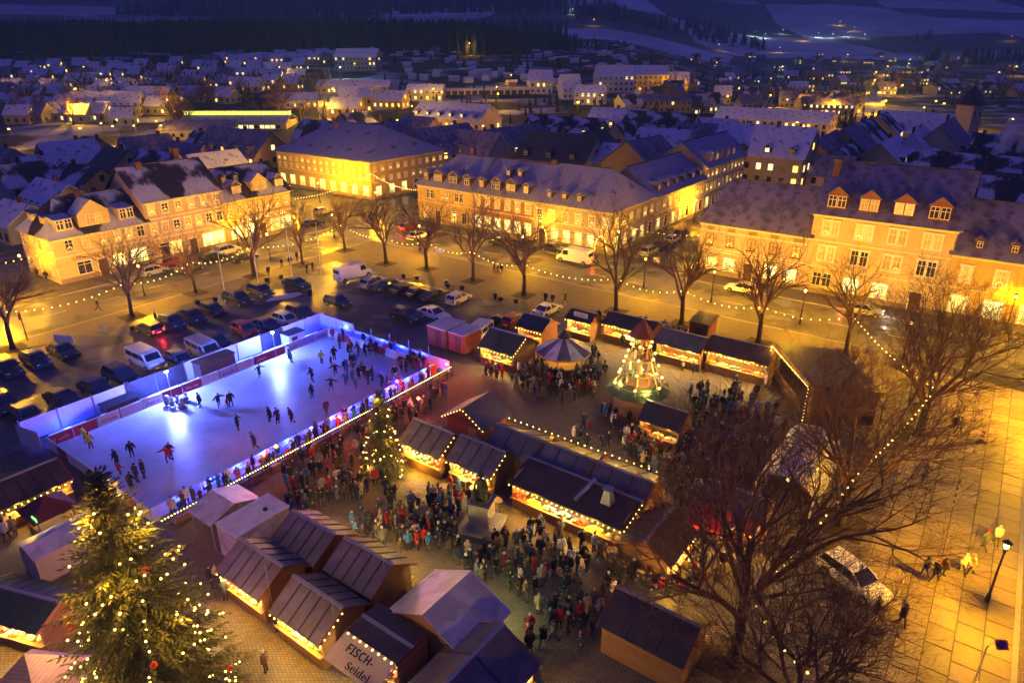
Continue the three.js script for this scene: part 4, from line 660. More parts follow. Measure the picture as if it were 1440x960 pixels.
/* ------------------------------------------------ vehicles */
function carShapes(k) {
  // side outlines: nose towards +x
  const P = {
    hatch: { L: 4.1, W: 1.72, body: [[-2.02, 0.3], [-2.05, 0.75], [-1.98, 0.98], [0.72, 0.98], [1.75, 0.80], [2.03, 0.66], [2.05, 0.3]], cab: [[-1.9, 0.95], [-1.62, 1.44], [-0.1, 1.50], [0.35, 1.44], [1.0, 0.95]] },
    saloon: { L: 4.6, W: 1.78, body: [[-2.28, 0.3], [-2.3, 0.82], [-2.2, 0.97], [0.75, 0.95], [1.95, 0.80], [2.28, 0.64], [2.3, 0.3]], cab: [[-1.75, 0.94], [-1.05, 1.38], [-0.1, 1.43], [0.3, 1.38], [1.1, 0.93]] },
    estate: { L: 4.6, W: 1.8, body: [[-2.25, 0.3], [-2.3, 0.85], [-2.24, 1.0], [0.8, 0.98], [1.95, 0.82], [2.28, 0.66], [2.3, 0.3]], cab: [[-2.18, 0.97], [-1.9, 1.45], [-0.2, 1.52], [0.35, 1.45], [1.1, 0.96]] },
    suv: { L: 4.6, W: 1.88, body: [[-2.25, 0.4], [-2.3, 1.0], [-2.24, 1.18], [0.8, 1.16], [1.95, 1.02], [2.28, 0.8], [2.3, 0.4]], cab: [[-2.1, 1.15], [-1.85, 1.68], [-0.2, 1.74], [0.4, 1.68], [1.1, 1.14]] },
    van: { L: 5.9, W: 1.98, body: [[-2.95, 0.35], [-2.97, 2.2], [-2.8, 2.42], [1.05, 2.46], [1.5, 2.3], [2.1, 1.35], [2.8, 1.12], [2.96, 0.8], [2.97, 0.35]] },
    bus: { L: 4.9, W: 1.9, body: [[-2.42, 0.35], [-2.45, 1.75], [-2.3, 1.93], [1.0, 1.96], [1.4, 1.85], [1.95, 1.12], [2.35, 0.95], [2.45, 0.7], [2.45, 0.35]] },
  }[k], { L, W: w } = P, arch = k === 'van' ? 0.40 : 0.36, wr = k === 'van' ? 0.36 : k === 'suv' ? 0.37 : 0.31, wx = L / 2 - 0.82;
  const withArches = pts => { const s = new THREE.Shape(); s.moveTo(...pts[0]); for (const q of pts.slice(1)) s.lineTo(...q); s.lineTo(wx + arch, pts[0][1]); s.absarc(wx, wr, arch, Math.asin((pts[0][1] - wr) / arch), Math.PI - Math.asin((pts[0][1] - wr) / arch), false); s.lineTo(-wx + arch, pts[0][1]); s.absarc(-wx, wr, arch, Math.asin((pts[0][1] - wr) / arch), Math.PI - Math.asin((pts[0][1] - wr) / arch), false); s.closePath(); return s; };
  const b = 0.09, body = new THREE.ExtrudeGeometry(withArches(P.body), { depth: w - 2 * b, bevelEnabled: true, bevelThickness: b, bevelSize: b, bevelOffset: -b, bevelSegments: 3, curveSegments: 8 }); body.translate(0, 0, -w / 2 + b);
  const out = { L, w, wx, wr, body: [body], glass: [] };
  if (P.cab) {                                                          // glasshouse: narrower towards the roof, roof panel and pillars in body colour
    const taper = g => { const p = g.attributes.position, y0 = P.cab[0][1], y1 = P.cab[2][1]; for (let i = 0; i < p.count; i++) p.setZ(i, p.getZ(i) * lerp(1, 0.80, clamp((p.getY(i) - y0) / (y1 - y0), 0, 1))); g.computeVertexNormals(); return g; };
    const s = new THREE.Shape(P.cab.map(q => new THREE.Vector2(...q))), cab = new THREE.ExtrudeGeometry(s, { depth: w - 0.16, bevelEnabled: true, bevelThickness: 0.03, bevelSize: 0.03, bevelOffset: -0.03, bevelSegments: 2 }); cab.translate(0, 0, -(w - 0.16) / 2); out.cab = taper(cab);
    const roof = [P.cab[1], P.cab[2], P.cab[3]], y1 = P.cab[2][1], top = []; for (let i = 0; i < 2; i++) { const [x0, a] = roof[i], [x1, c] = roof[i + 1], h = w / 2 * 0.76; top.push(slab([[x0, a + 0.045, h], [x1, c + 0.045, h], [x1, c + 0.045, -h], [x0, a + 0.045, -h]], 0.05)); }
    for (const sd of [-1, 1]) { const z = y => sd * ((w - 0.1) / 2) * lerp(1, 0.80, clamp((y - P.cab[0][1]) / (y1 - P.cab[0][1]), 0, 1)); for (const [p0, p1] of [[P.cab[0], P.cab[1]], [P.cab[4], P.cab[3]]]) top.push(beam([p0[0], p0[1], z(p0[1]) * 0.99], [p1[0], p1[1], z(p1[1]) * 0.99], 0.09, 0.07)); const xm = -0.35; top.push(beam([xm, P.cab[0][1], z(P.cab[0][1])], [xm, y1 - 0.02, z(y1 - 0.02)], 0.05, 0.09)); }
    out.body.push(...top);
  } else {
    const v = k === 'van', y0 = v ? 1.38 : 1.16, y1 = v ? 2.2 : 1.76, x0 = v ? 2.14 : 1.97, x1 = v ? 1.56 : 1.46;
    out.glass.push(slab([[x0, y0, w / 2 - 0.16], [x0, y0, -w / 2 + 0.16], [x1, y1, -w / 2 + 0.2], [x1, y1, w / 2 - 0.2]], 0.03).translate(0.035, 0.03, 0));
    for (const sd of [-1, 1]) { const p = prism(v ? [[0.75, 1.35], [1.95, 1.35], [1.5, 2.1], [0.75, 2.1]] : [[0.75, 1.15], [1.8, 1.15], [1.36, 1.72], [0.75, 1.72]], 0.03); p.translate(0, 0, sd * (w / 2 + 0.004) + 0.015); out.glass.push(p); if (!v) for (const [a, c] of [[-0.75, 0.6], [-2.1, -0.9]]) { const q = prism([[a, 1.15], [c, 1.15], [c, 1.72], [a, 1.72]], 0.03); q.translate(0, 0, sd * (w / 2 + 0.004) + 0.015); out.glass.push(q); } }
    out.glass.push(bx(0.03, v ? 0.6 : 0.5, w - 0.5, v ? -2.975 : -2.455, v ? 1.75 : 1.42, 0));
  }
  out.bodyG = J(out.body); out.glassG = out.cab ? metricUV(out.cab) : null; out.glass.forEach(metricUV);
  out.wheel = new THREE.CylinderGeometry(wr, wr, 0.22, 16).rotateX(Math.PI / 2); out.rim = J([new THREE.CylinderGeometry(wr * 0.62, wr * 0.62, 0.235, 10).rotateX(Math.PI / 2)]);
  return out;
}
const carGeo = {}; const paint = {};
const CARCOL = { black: [0.012, 0.012, 0.014], 'dark blue': [0.012, 0.018, 0.05], grey: [0.10, 0.10, 0.11], silver: [0.36, 0.36, 0.38], white: [0.72, 0.72, 0.72], red: [0.30, 0.012, 0.012], 'dark green': [0.012, 0.03, 0.02] };
const headOff = mat('headlight glass', [0.55, 0.55, 0.58], 0.1), tailOff = mat('tail light glass', [0.22, 0.008, 0.008], 0.2), headOn = glow('lit headlight', [9, 9, 8], [0.8, 0.8, 0.8]), tailOn = glow('lit tail light', [6, 0.25, 0.08], [0.5, 0.02, 0.02]);
function car(kind, colour, px, py, dirX, dirZ, label, o = {}) {
  const s = carGeo[kind] ??= carShapes(kind), m = paint[colour] ??= mat('car paint ' + colour, CARCOL[colour], 0.35, { physical: true, clearcoat: 1, clearcoatRoughness: 0.08 });
  const [x, z] = G(px, py), [wx, wz] = [CA * dirX - SA * dirZ, SA * dirX + CA * dirZ], t = thing(kind === 'van' ? 'panel_van' : kind === 'bus' ? 'minibus' : 'parked_car', label, kind === 'van' ? 'van' : kind === 'bus' ? 'minibus' : 'car', x, o.y ?? 0.006, z, Math.atan2(-wz, wx), 'cars round the market square');
  part('body', s.bodyG, m, t); if (s.glassG) part('cabin_glass', s.glassG, M.glassDark, t); else s.glass.forEach((g, i) => part(i === 0 ? 'windscreen' : i === s.glass.length - 1 ? 'rear_window' : 'side_window', g, M.glassDark, t));
  for (const sx of [-1, 1]) for (const sz of [-1, 1]) { const w = part('wheel', s.wheel, M.tyre, t); w.position.set(sx * s.wx, s.wr, sz * (s.w / 2 - 0.1)); part('rim', s.rim, M.steel, w); }
  const y = kind === 'van' ? 0.85 : kind === 'suv' ? 0.85 : 0.68;
  carGeo.hl ??= new RoundedBoxGeometry(0.14, 0.16, 0.36, 1, 0.04); carGeo.tl ??= new RoundedBoxGeometry(0.1, 0.26, 0.22, 1, 0.03); carGeo.np ??= bx(0.03, 0.11, 0.5); carGeo.mi ??= new RoundedBoxGeometry(0.12, 0.14, 0.2, 1, 0.04);
  for (const sz of [-1, 1]) {
    const h = part('headlight', carGeo.hl, o.on ? headOn : headOff, t); h.position.set(s.L / 2 - 0.1, y, sz * (s.w / 2 - 0.28));
    const b = part('tail_light', carGeo.tl, o.on || o.brake ? tailOn : tailOff, t); b.position.set(-s.L / 2 + 0.02, y + 0.1, sz * (s.w / 2 - 0.2));
    const i = part('mirror', carGeo.mi, m, t); i.position.set(kind === 'van' ? 1.75 : 0.75, kind === 'van' ? 1.5 : 1.05, sz * (s.w / 2 + 0.08));
  }
  const np = part('number_plate', carGeo.np, M.frame, t); np.position.set(-s.L / 2 - 0.005, 0.55, 0);
  if (o.snow) { const g = slab([[-1.3, 1.56, 0.6], [0.2, 1.60, 0.6], [0.2, 1.60, -0.6], [-1.3, 1.56, -0.6]], 0.04); part('roof_snow', g, M.snow, t); }
  if (o.on || o.brake) { const a = t.rotation.y, c = Math.cos(a), sn = Math.sin(a); if (o.on) lamp(x + c * (s.L / 2 + 0.5), 0.65, z - sn * (s.L / 2 + 0.5), lin(1, 0.9, 0.7), 10, 4); lamp(x - c * (s.L / 2 + 0.4), 0.6, z + sn * (s.L / 2 + 0.4), lin(1, 0.03, 0.01), 5, 4); }
  return t;
}
const vN = [1, 0], vR = [-1, 0], uN = [0, -1], uR = [0, 1];
const jit = d => [d[0] + rr(-0.06, 0.06), d[1] + rr(-0.06, 0.06)];
reseed(31);
for (const [px, py, k, c, d, l, o] of [
  [12, 524, 'estate', 'black', vN, 'beside the tree before the corner house'], [52, 513, 'hatch', 'dark blue', vN, 'beside the tree before the corner house'], [90, 500, 'saloon', 'black', vN, 'near the white sign board'],
  [211, 468, 'hatch', 'black', vR, 'with glowing red tail lights', { brake: 1 }], [243, 459, 'hatch', 'dark blue', vN, 'in the upper left parking row'], [271, 450, 'saloon', 'black', vN, 'in the upper left parking row'], [300, 442, 'hatch', 'black', vN, 'in the upper left parking row'], [335, 427, 'suv', 'black', vN, 'in the upper left parking row'], [367, 414, 'estate', 'black', vN, 'in the upper left parking row'], [417, 404, 'saloon', 'black', vN, 'in the upper left parking row'],
  [475, 430, 'hatch', 'black', vN, 'standing alone in the middle of the car park'],
  [8, 575, 'estate', 'black', vN, 'behind the rink fence, left'], [42, 592, 'hatch', 'grey', vN, 'behind the rink fence, left'], [90, 568, 'saloon', 'black', vN, 'behind the rink fence, left'], [137, 553, 'saloon', 'black', vN, 'behind the rink fence, left'], [172, 537, 'suv', 'black', vN, 'behind the rink fence, left'], [255, 513, 'hatch', 'grey', vN, 'behind the rink fence, left'], [305, 488, 'estate', 'black', vN, 'behind the rink fence, middle'], [345, 470, 'hatch', 'red', vN, 'behind the rink fence, middle'], [375, 464, 'saloon', 'dark blue', vN, 'behind the rink fence, middle'], [403, 456, 'hatch', 'silver', vN, 'behind the rink fence, middle'], [424, 446, 'estate', 'black', vN, 'behind the rink fence, middle'],
  [526, 402, 'estate', 'silver', uN, 'nearest to the big white van'], [549, 406, 'saloon', 'dark blue', uN, 'in the tree-side parking row'], [571, 411, 'estate', 'black', uN, 'in the tree-side parking row'], [590, 416, 'hatch', 'black', uN, 'in the tree-side parking row'], [611, 420, 'saloon', 'dark green', uN, 'in the tree-side parking row'], [645, 425, 'hatch', 'white', uN, 'at the end of the tree-side parking row'],
  [610, 447, 'saloon', 'white', vN, 'beside the red brown trailers'], [572, 449, 'estate', 'black', vN, 'beside the red brown trailers'], [770, 441, 'saloon', 'white', uN, 'behind the round market stalls'], [725, 456, 'hatch', 'red', uN, 'behind the round market stalls'], [690, 458, 'saloon', 'black', uN, 'behind the round market stalls'],
  [217, 385, 'hatch', 'silver', uN, 'in the street before the left houses', { y: -0.09 }], [243, 372, 'estate', 'red', uN, 'in the street before the left houses', { y: -0.09 }], [268, 380, 'saloon', 'grey', uN, 'in the street before the left houses', { y: -0.09 }], [300, 366, 'hatch', 'black', uN, 'in the street before the left houses', { y: -0.09 }], [320, 357, 'suv', 'silver', uN, 'in the street before the left houses', { y: -0.09 }], [345, 366, 'hatch', 'black', uN, 'in the street before the left houses', { y: -0.09 }],
  [705, 345, 'saloon', 'black', vN, 'parked before the orange brown house', { y: -0.09 }], [735, 350, 'suv', 'black', vN, 'parked before the orange brown house', { y: -0.09 }], [778, 353, 'saloon', 'black', vN, 'parked before the beige corner house', { y: -0.09 }], [1043, 410, 'estate', 'white', vR, 'driving past the rose-white house', { y: -0.09, brake: 1 }],
  [912, 358, 'suv', 'silver', uN, 'in the mouth of the side street', { y: -0.09 }], [930, 348, 'saloon', 'black', uN, 'in the mouth of the side street', { y: -0.09 }], [946, 340, 'hatch', 'white', uN, 'in the mouth of the side street', { y: -0.09 }], [958, 332, 'saloon', 'dark blue', uN, 'in the mouth of the side street', { y: -0.09 }],
  [1215, 441, 'estate', 'silver', vN, 'driving with its headlights on behind the trees', { y: -0.09, on: 1 }], [575, 322, 'hatch', 'red', uN, 'near the far corner with lit tail lights', { y: -0.09, brake: 1 }], [588, 335, 'saloon', 'white', uN, 'near the far corner', { y: -0.09 }], [440, 318, 'saloon', 'black', uN, 'near the far corner', { y: -0.09 }], [455, 300, 'hatch', 'silver', uN, 'near the far corner', { y: -0.09 }],
  [1198, 822, 'estate', 'white', [0.85, 0.5], 'under the big leafless tree', { y: 0.008 }]]) car(k, c, px, py, ...jit(d), `${c} ${{ hatch: 'hatchback', saloon: 'saloon car', estate: 'estate car', suv: 'off-road car' }[k]} ${l}`, o);
car('van', 'white', 497, 392, 0.1, -1, 'big white panel van at the end of the parking row');
car('van', 'white', 808, 368, -1, 0.02, 'white panel van driving before the beige corner house', { y: -0.09, brake: 1 });
car('bus', 'white', 672, 478, 0.2, 1, 'white minibus beside the lit market stall');
car('bus', 'white', 206, 513, 1, 0, 'white van with plain roof behind the rink fence'); car('bus', 'silver', 288, 500, 1, 0.05, 'silver van parked against the blue rink fence');
/* ------------------------------------------------ the market */
const boxes = [];                                                      // footprints that people keep out of: X0, X1, Z0, Z1
const block = (X0, X1, Z0, Z1) => boxes.push([X0, X1, Z0, Z1]);
const sharedBulb = new THREE.IcosahedronGeometry(0.05, 1), festoonBulb = new THREE.IcosahedronGeometry(0.068, 1);
// a chain of bulbs through the points given (world), hanging a little between them
function lightChain(name, label, pts, step, sag, bulb, m, group, cd = 0, every = 6) {
  const t = thing(name, label, 'string lights', pts[0][0], pts[0][1], pts[0][2], 0, group), o = pts[0], wire = new Sticks(); let acc = 0, n = 0;
  for (let i = 0; i < pts.length - 1; i++) {
    const a = pts[i], b = pts[i + 1], L = Math.hypot(b[0] - a[0], b[1] - a[1], b[2] - a[2]), k = Math.max(2, Math.round(L / step)), at = s => [lerp(a[0], b[0], s) - o[0], lerp(a[1], b[1], s) - o[1] - sag * 4 * s * (1 - s), lerp(a[2], b[2], s) - o[2]];
    for (let j = 0; j < k; j++) { const p = at(j / k), q = at((j + 1) / k); wire.add(p, q, 0.012, 0.012, 3); const c = at((j + 0.5) / k), x = part('bulb', bulb, m, t); x.position.set(c[0], c[1] - 0.08, c[2]); if (cd && n % every === (every >> 1)) lamp(c[0] + o[0], c[1] + o[1] - 0.25, c[2] + o[2], WARM, cd, 6); n++; }
  }
  part('cable', wire.geo(), M.iron, t); return t;
}
const toWorld = (t, p) => { const v = V(...p).applyAxisAngle(V(0, 1, 0), t.rotation.y).add(t.position); return [v.x, v.y, v.z]; };
const goodsGeo = (() => { reseed(8); const g = []; for (let i = 0; i < 26; i++) { const w = rr(0.1, 0.2); g.push(i % 2 ? bx(w, rr(0.12, 0.3), w, rr(-0.5, 0.5), 0.12, rr(-0.18, 0.18)) : cyl(w * 0.5, w * 0.4, rr(0.15, 0.32), 6, rr(-0.5, 0.5), 0, rr(-0.18, 0.18))); } return J(g); })();
const GOODM = [[0.55, 0.10, 0.05], [0.62, 0.45, 0.16], [0.65, 0.6, 0.48], [0.16, 0.34, 0.14]].map((c, i) => mat('wares ' + i, c, 0.6));
// a gabled market hut; w along its ridge-side front, opening towards +z
function hut(o) {
  const { w, d, eave, ridge } = o, t = thing(o.name || 'market_hut', o.label, o.cat || 'market hut', ...[W(o.X, o.Z)].map(p => [p[0], 0.006, p[1]])[0], RY + (o.turn || 0), 'huts of the christmas market');
  const c = Math.abs(Math.cos(o.turn || 0)) > 0.7, hw = (c ? w : d) / 2 + 0.2, hd = (c ? d : w) / 2 + 0.2; block(o.X - hw, o.X + hw, o.Z - hd, o.Z + hd);
  const wall = o.wall || M.wood, th = 0.08, zf = d / 2, zb = -d / 2, along = o.along || 'x';
  part('back_wall', bx(w, eave, th, 0, eave / 2, zb + th / 2), wall, t);
  const gab = (x) => { if (along !== 'x') return bx(th, eave, d - 2 * th, x, eave / 2, 0); const g = prism([[-d / 2 + th, 0], [d / 2 - th, 0], [d / 2 - th, eave - 0.02], [o.off || 0, ridge - 0.14], [-d / 2 + th, eave - 0.02]], th); g.rotateY(-Math.PI / 2); g.scale(1, 1, 1); g.translate(x - th / 2, 0, 0); return g; };
  part('side_wall', gab(-w / 2 + th), wall, t); part('side_wall', gab(w / 2), wall, t);
  if (o.open !== false) {
    part('front_wall', bx(w, 0.95, th, 0, 0.475, zf - th / 2), wall, t); part('counter', bx(w + 0.1, 0.07, 0.55, 0, 0.985, zf - 0.05), M.woodLight, t);
    part('fascia', bx(w, 0.28, 0.06, 0, eave - 0.16, zf - 0.03), o.fascia || M.woodLight, t);
    for (const s of [-1, 1]) part('corner_post', bx(0.1, eave - 1.3, 0.1, s * (w / 2 - 0.05), 1.02 + (eave - 1.3) / 2, zf - 0.06), M.woodLight, t);
    for (const y of [0.75, 1.25, 1.75]) { const sh = part('shelf', bx(w - 0.3, 0.04, 0.32, 0, y, zb + 0.26), M.woodLight, t), k = Math.max(2, Math.round(w / 1.2)); for (let i = 0; i < k; i++) { const g = part('wares', goodsGeo, GOODM[(i * 3 + Math.round(y * 4) + Math.round(o.Z)) & 3], sh, 'stuff'); g.position.set(-w / 2 + w * (i + 0.5) / k, y + 0.02, zb + 0.28); g.scale.set(1, 1, 0.7); } }
    const n = Math.max(2, Math.round(w / 1.3)); for (let i = 0; i < n; i++) { const g = part('wares', goodsGeo, GOODM[(i + Math.round(o.X)) & 3], t, 'stuff'); g.position.set(-w / 2 + w * (i + 0.5) / n, 1.02, zf - 0.18); g.rotation.y = i * 0.0; }
    const bar = part('ceiling_lamp', bx(w * 0.6, 0.06, 0.12, 0, eave - 0.12, 0.3), glow('stall lamp', [7, 5, 1.9], [0.9, 0.9, 0.8]), t); void bar;
    const p = toWorld(t, [0, eave - 0.3, zf - 0.5]); lamp(...p, o.lampCol || lin(1, 0.74, 0.34), (o.cd ?? 9) * 3.6, 12);
    if (!o.noFront) for (const k of [-0.27, 0.27]) lamp(...toWorld(t, [w * k, eave - 0.5, zf + (o.over ?? 0.35) - 0.05]), o.lampCol || WARM, (o.cd ?? 9) * 1.9, 8);
  } else { part('front_wall', bx(w, eave, th, 0, eave / 2, zf - th / 2), wall, t); part('door', bx(0.9, 1.9, 0.06, w * 0.2, 0.98, zf + 0.02), M.woodLight, t); }
  const ov = o.over ?? 0.35, roofM = o.roof || M.tar;
  if (along === 'x') {
    const zr = o.off ? -o.off : 0, sf = (ridge - eave) / (zf - zr), sb = (ridge - eave) / (zr - zb), xa = -w / 2 - ov * 0.6, xb = w / 2 + ov * 0.6, A = [[xa, eave - ov * sf, zf + ov], [xb, eave - ov * sf, zf + ov], [xb, ridge, zr], [xa, ridge, zr]], B = [[xb, eave - ov * sb, zb - ov], [xa, eave - ov * sb, zb - ov], [xa, ridge, zr], [xb, ridge, zr]];
    part('roof_panel', slab(A, 0.06), roofM, t); part('roof_panel', slab(B, 0.06), o.roofBack || roofM, t);
    const n = o.battens ?? 4; for (let i = 1; i <= n; i++) { const x = lerp(xa, xb, i / (n + 1)); for (const [e, zz] of [[A[0], zf + ov], [B[0], zb - ov]]) part('roof_seam', beam([x, e[1] + 0.035, zz], [x, ridge + 0.035, zr], 0.07, 0.06), M.tarDark, t); }
    part('ridge_cap', beam([xa, ridge + 0.03, zr], [xb, ridge + 0.03, zr], 0.22, 0.07), M.metal, t);
    for (const [e, zz] of [[A, zf + ov], [B, zb - ov]]) for (const x of [xa + 0.03, xb - 0.03]) part('barge_board', beam([x, e[0][1] - 0.06, zz], [x, ridge - 0.06, zr], 0.06, 0.16), o.barge || M.woodRed, t);
    if (o.chain !== false && o.open !== false) {  // rear huts get chains too, added unseen as fittings for their front lamps
      const y = A[0][1] - 0.08, z = zf + ov + 0.03, pts = [toWorld(t, [xa, y, z]), toWorld(t, [xb, y, z])]; if (o.chainSide) pts.push(toWorld(t, [xb + 0.04, ridge - 0.05, zr])); lightChain('light_chain', 'warm bulbs along the eave of the ' + o.short, pts, 0.42, 0.02, sharedBulb, BULB, 'light chains of the huts');
    }
  } else {                                                              // ridge runs front to back
    const sl = (ridge - eave) / (w / 2), za = zf + ov, zc = zb - ov, e = eave - ov * sl, xl = -w / 2 - ov, xr = w / 2 + ov;
    part('roof_panel', slab([[xl, e, zc], [xl, e, za], [0, ridge, za], [0, ridge, zc]], 0.06), roofM, t); part('roof_panel', slab([[xr, e, za], [xr, e, zc], [0, ridge, zc], [0, ridge, za]], 0.06), roofM, t);
    for (const z of [zf - th, zb + th]) part('gable_wall', prism([[-w / 2, 0], [w / 2, 0], [0, ridge - eave - 0.08]], 0.06).translate(0, eave, z), wall, t);
    for (const s of [-1, 1]) part('barge_board', beam([s * (w / 2 + ov), e - 0.06, za], [0, ridge - 0.06, za], 0.05, 0.16), o.barge || M.woodRed, t);
    if (o.chain !== false) lightChain('light_chain', 'warm bulbs along the gable of the ' + o.short, [toWorld(t, [-w / 2 - ov, e, za + 0.04]), toWorld(t, [0, ridge, za + 0.04]), toWorld(t, [w / 2 + ov, e, za + 0.04])], 0.42, 0.0, sharedBulb, BULB, 'light chains of the huts');
  }
  return t;
}
const H4 = { w: 4.0, d: 3.2, eave: 2.35, ridge: 3.35 };
hut({ ...H4, X: -32.4, Z: -18.1, label: 'front left hut of the four with dark striped roofs', short: 'front left striped hut' });
hut({ ...H4, X: -26.9, Z: -18.0, label: 'front right hut of the four with dark striped roofs', short: 'front right striped hut', chainSide: 1 });
hut({ ...H4, X: -32.1, Z: -21.9, turn: Math.PI, label: 'rear left hut of the four with dark striped roofs', short: 'rear left striped hut' });
hut({ ...H4, X: -27.1, Z: -22.1, turn: Math.PI, label: 'rear right hut of the four with dark striped roofs', short: 'rear right striped hut' });
for (const [X, Z] of [[-30.2, -17.0], [-25.1, -17.6], [-25.2, -21.6]]) { const [x, z] = W(X, Z), t = thing('flag_pole', 'thin bare pole rising beside the striped huts', 'pole', x, 0, z, 0, 'poles beside the striped huts'); part('pole', cyl(0.03, 0.025, 4.3, 6), M.steel, t); }
// fish stall with its lettered awning
{
  const t = hut({ w: 3.8, d: 2.3, eave: 2.6, ridge: 2.62, X: -22.1, Z: -18.75, label: 'flat-roofed fish stall with lettered awning', cat: 'market stall', name: 'fish_stall', short: 'fish stall', wall: M.woodLight, roof: M.tarDark, over: 0.1, battens: 0, chain: false, noFront: 1, cd: 14 });
  const aw = part('awning', slab([[-1.95, 1.95, 2.9], [1.95, 1.95, 2.9], [1.9, 2.58, 1.25], [-1.9, 2.58, 1.25]], 0.03), mat('cream awning cloth', [0.62, 0.52, 0.34], 0.8, { map: T.cloth }), t), tilt = Math.atan2(0.63, 1.65);
  for (const [s, sz, u, f] of [['FISCH-', 0.46, 0.50, fontSans], ['Seidel', 0.40, 0.10, font]]) { const l = part('lettering', lettering(s, sz, f, 0.015), M.iron, aw); l.rotation.x = -(Math.PI / 2 - tilt); const k = 1 - u; l.position.set(s === 'Seidel' ? 0.35 : -0.15, lerp(2.58, 1.95, k) + 0.012, lerp(1.25, 2.9, k) - 0.02); }
  part('bracket', [rod([-1.9, 2.2, 1.15], [-1.9, 1.97, 2.85], 0.02), rod([1.9, 2.2, 1.15], [1.9, 1.97, 2.85], 0.02)], M.steel, t);
  lightChain('light_chain', 'row of bulbs above the fish stall awning', [toWorld(t, [-1.9, 2.62, 1.32]), toWorld(t, [1.9, 2.62, 1.32])], 0.5, 0, festoonBulb, BULB, 'light chains of the huts');
}
hut({ w: 5.2, d: 3.5, eave: 2.5, ridge: 3.8, along: 'z', X: -20.5, Z: -22.0, turn: Math.PI, roof: M.tarp, wall: M.woodLight, barge: M.frame, label: 'hut under white tarpaulin with greenish lit gable edge', short: 'white tarpaulin hut', battens: 0, lampCol: lin(0.95, 1, 0.35), cd: 8 });
hut({ w: 4.6, d: 4.2, eave: 2.5, ridge: 3.7, X: -16.6, Z: -19.6, turn: Math.PI / 2, roof: M.tar, battens: 1, label: 'dark blue-roofed hut at the bottom edge beside the white one', short: 'bottom edge hut', cd: 12, chain: false });
hut({ ...H4, X: -30.6, Z: -11.0, label: 'striped roof hut cut by the bottom edge of the photo', short: 'bottom cut hut', cd: 6 });
// middle rows
hut({ w: 4.1, d: 3.4, eave: 2.4, ridge: 3.5, X: -33.9, Z: -35.7, label: 'hut with blue roof beside the small christmas tree', short: 'hut by the small tree', battens: 3, chainSide: 1, cd: 12 });
hut({ w: 4.1, d: 3.4, eave: 2.4, ridge: 3.5, X: -29.0, Z: -36.0, label: 'hut with blue roof behind the statue', short: 'hut behind the statue', battens: 3, chainSide: 1, cd: 12 });
hut({ w: 4.2, d: 3.2, eave: 2.4, ridge: 3.7, along: 'z', X: -33.7, Z: -41.0, wall: M.woodRed, roof: M.tar, label: 'red brown gabled hut near the rink corner', short: 'red brown hut', open: false });
hut({ w: 4.5, d: 3.6, eave: 2.7, ridge: 3.8, off: 0.6, X: -27.2, Z: -39.2, turn: Math.PI, label: 'first of three joined huts with lit ridge, left', short: 'left joined hut', battens: 2, cd: 6, roofBack: M.tar });
hut({ w: 4.5, d: 3.6, eave: 2.7, ridge: 3.8, off: 0.6, X: -22.6, Z: -39.2, turn: Math.PI, label: 'middle one of three joined huts with lit ridge', short: 'middle joined hut', battens: 2, cd: 6 });
hut({ w: 4.5, d: 3.6, eave: 2.7, ridge: 3.8, off: 0.6, X: -18.0, Z: -39.2, turn: Math.PI, label: 'right one of three joined huts with lit ridge', short: 'right joined hut', battens: 2, cd: 6 });
lightChain('light_chain', 'long row of bulbs on the ridge of the three joined huts', [[-29.5, -39.8], [-15.7, -39.8]].map(([X, Z]) => { const [x, z] = W(X, Z); return [x, 4.0, z]; }), 0.6, 0, sharedBulb, BULB, 'light chains of the huts', 5, 5);
{ // drinks stall with brown canopy, vent hood and pipe
  const t = hut({ w: 9.2, d: 3.3, eave: 2.45, ridge: 3.05, off: 0.9, X: -20.5, Z: -36.2, name: 'drinks_stall', cat: 'market stall', label: 'wide drinks stall with brown roof, vent hood and bright counter', short: 'wide drinks stall', wall: M.woodLight, roof: M.tarBrown, battens: 0, chainSide: 1, cd: 22 });
  const hood = new THREE.CylinderGeometry(0.32, 0.55, 1.0, 4).rotateY(Math.PI / 4).toNonIndexed(); hood.computeVertexNormals(); hood.translate(2.7, 3.3, 0.3); part('vent_hood', hood, M.steel, t); part('vent_cap', [bx(0.62, 0.08, 0.62, 2.7, 3.95, 0.3), bx(0.3, 0.1, 0.3, 2.7, 3.85, 0.3)], M.steel, t);
  part('flue_pipe', rod([0.7, 2.75, 1.35], [1.0, 3.35, -0.9], 0.16, 0.16, 10), M.steel, t);
  for (let i = 0; i < 3; i++) part('bottle_shelf', bx(2.2, 0.05, 0.25, -2.9 + i * 2.9, 1.75, -1.2), M.woodLight, t);
}
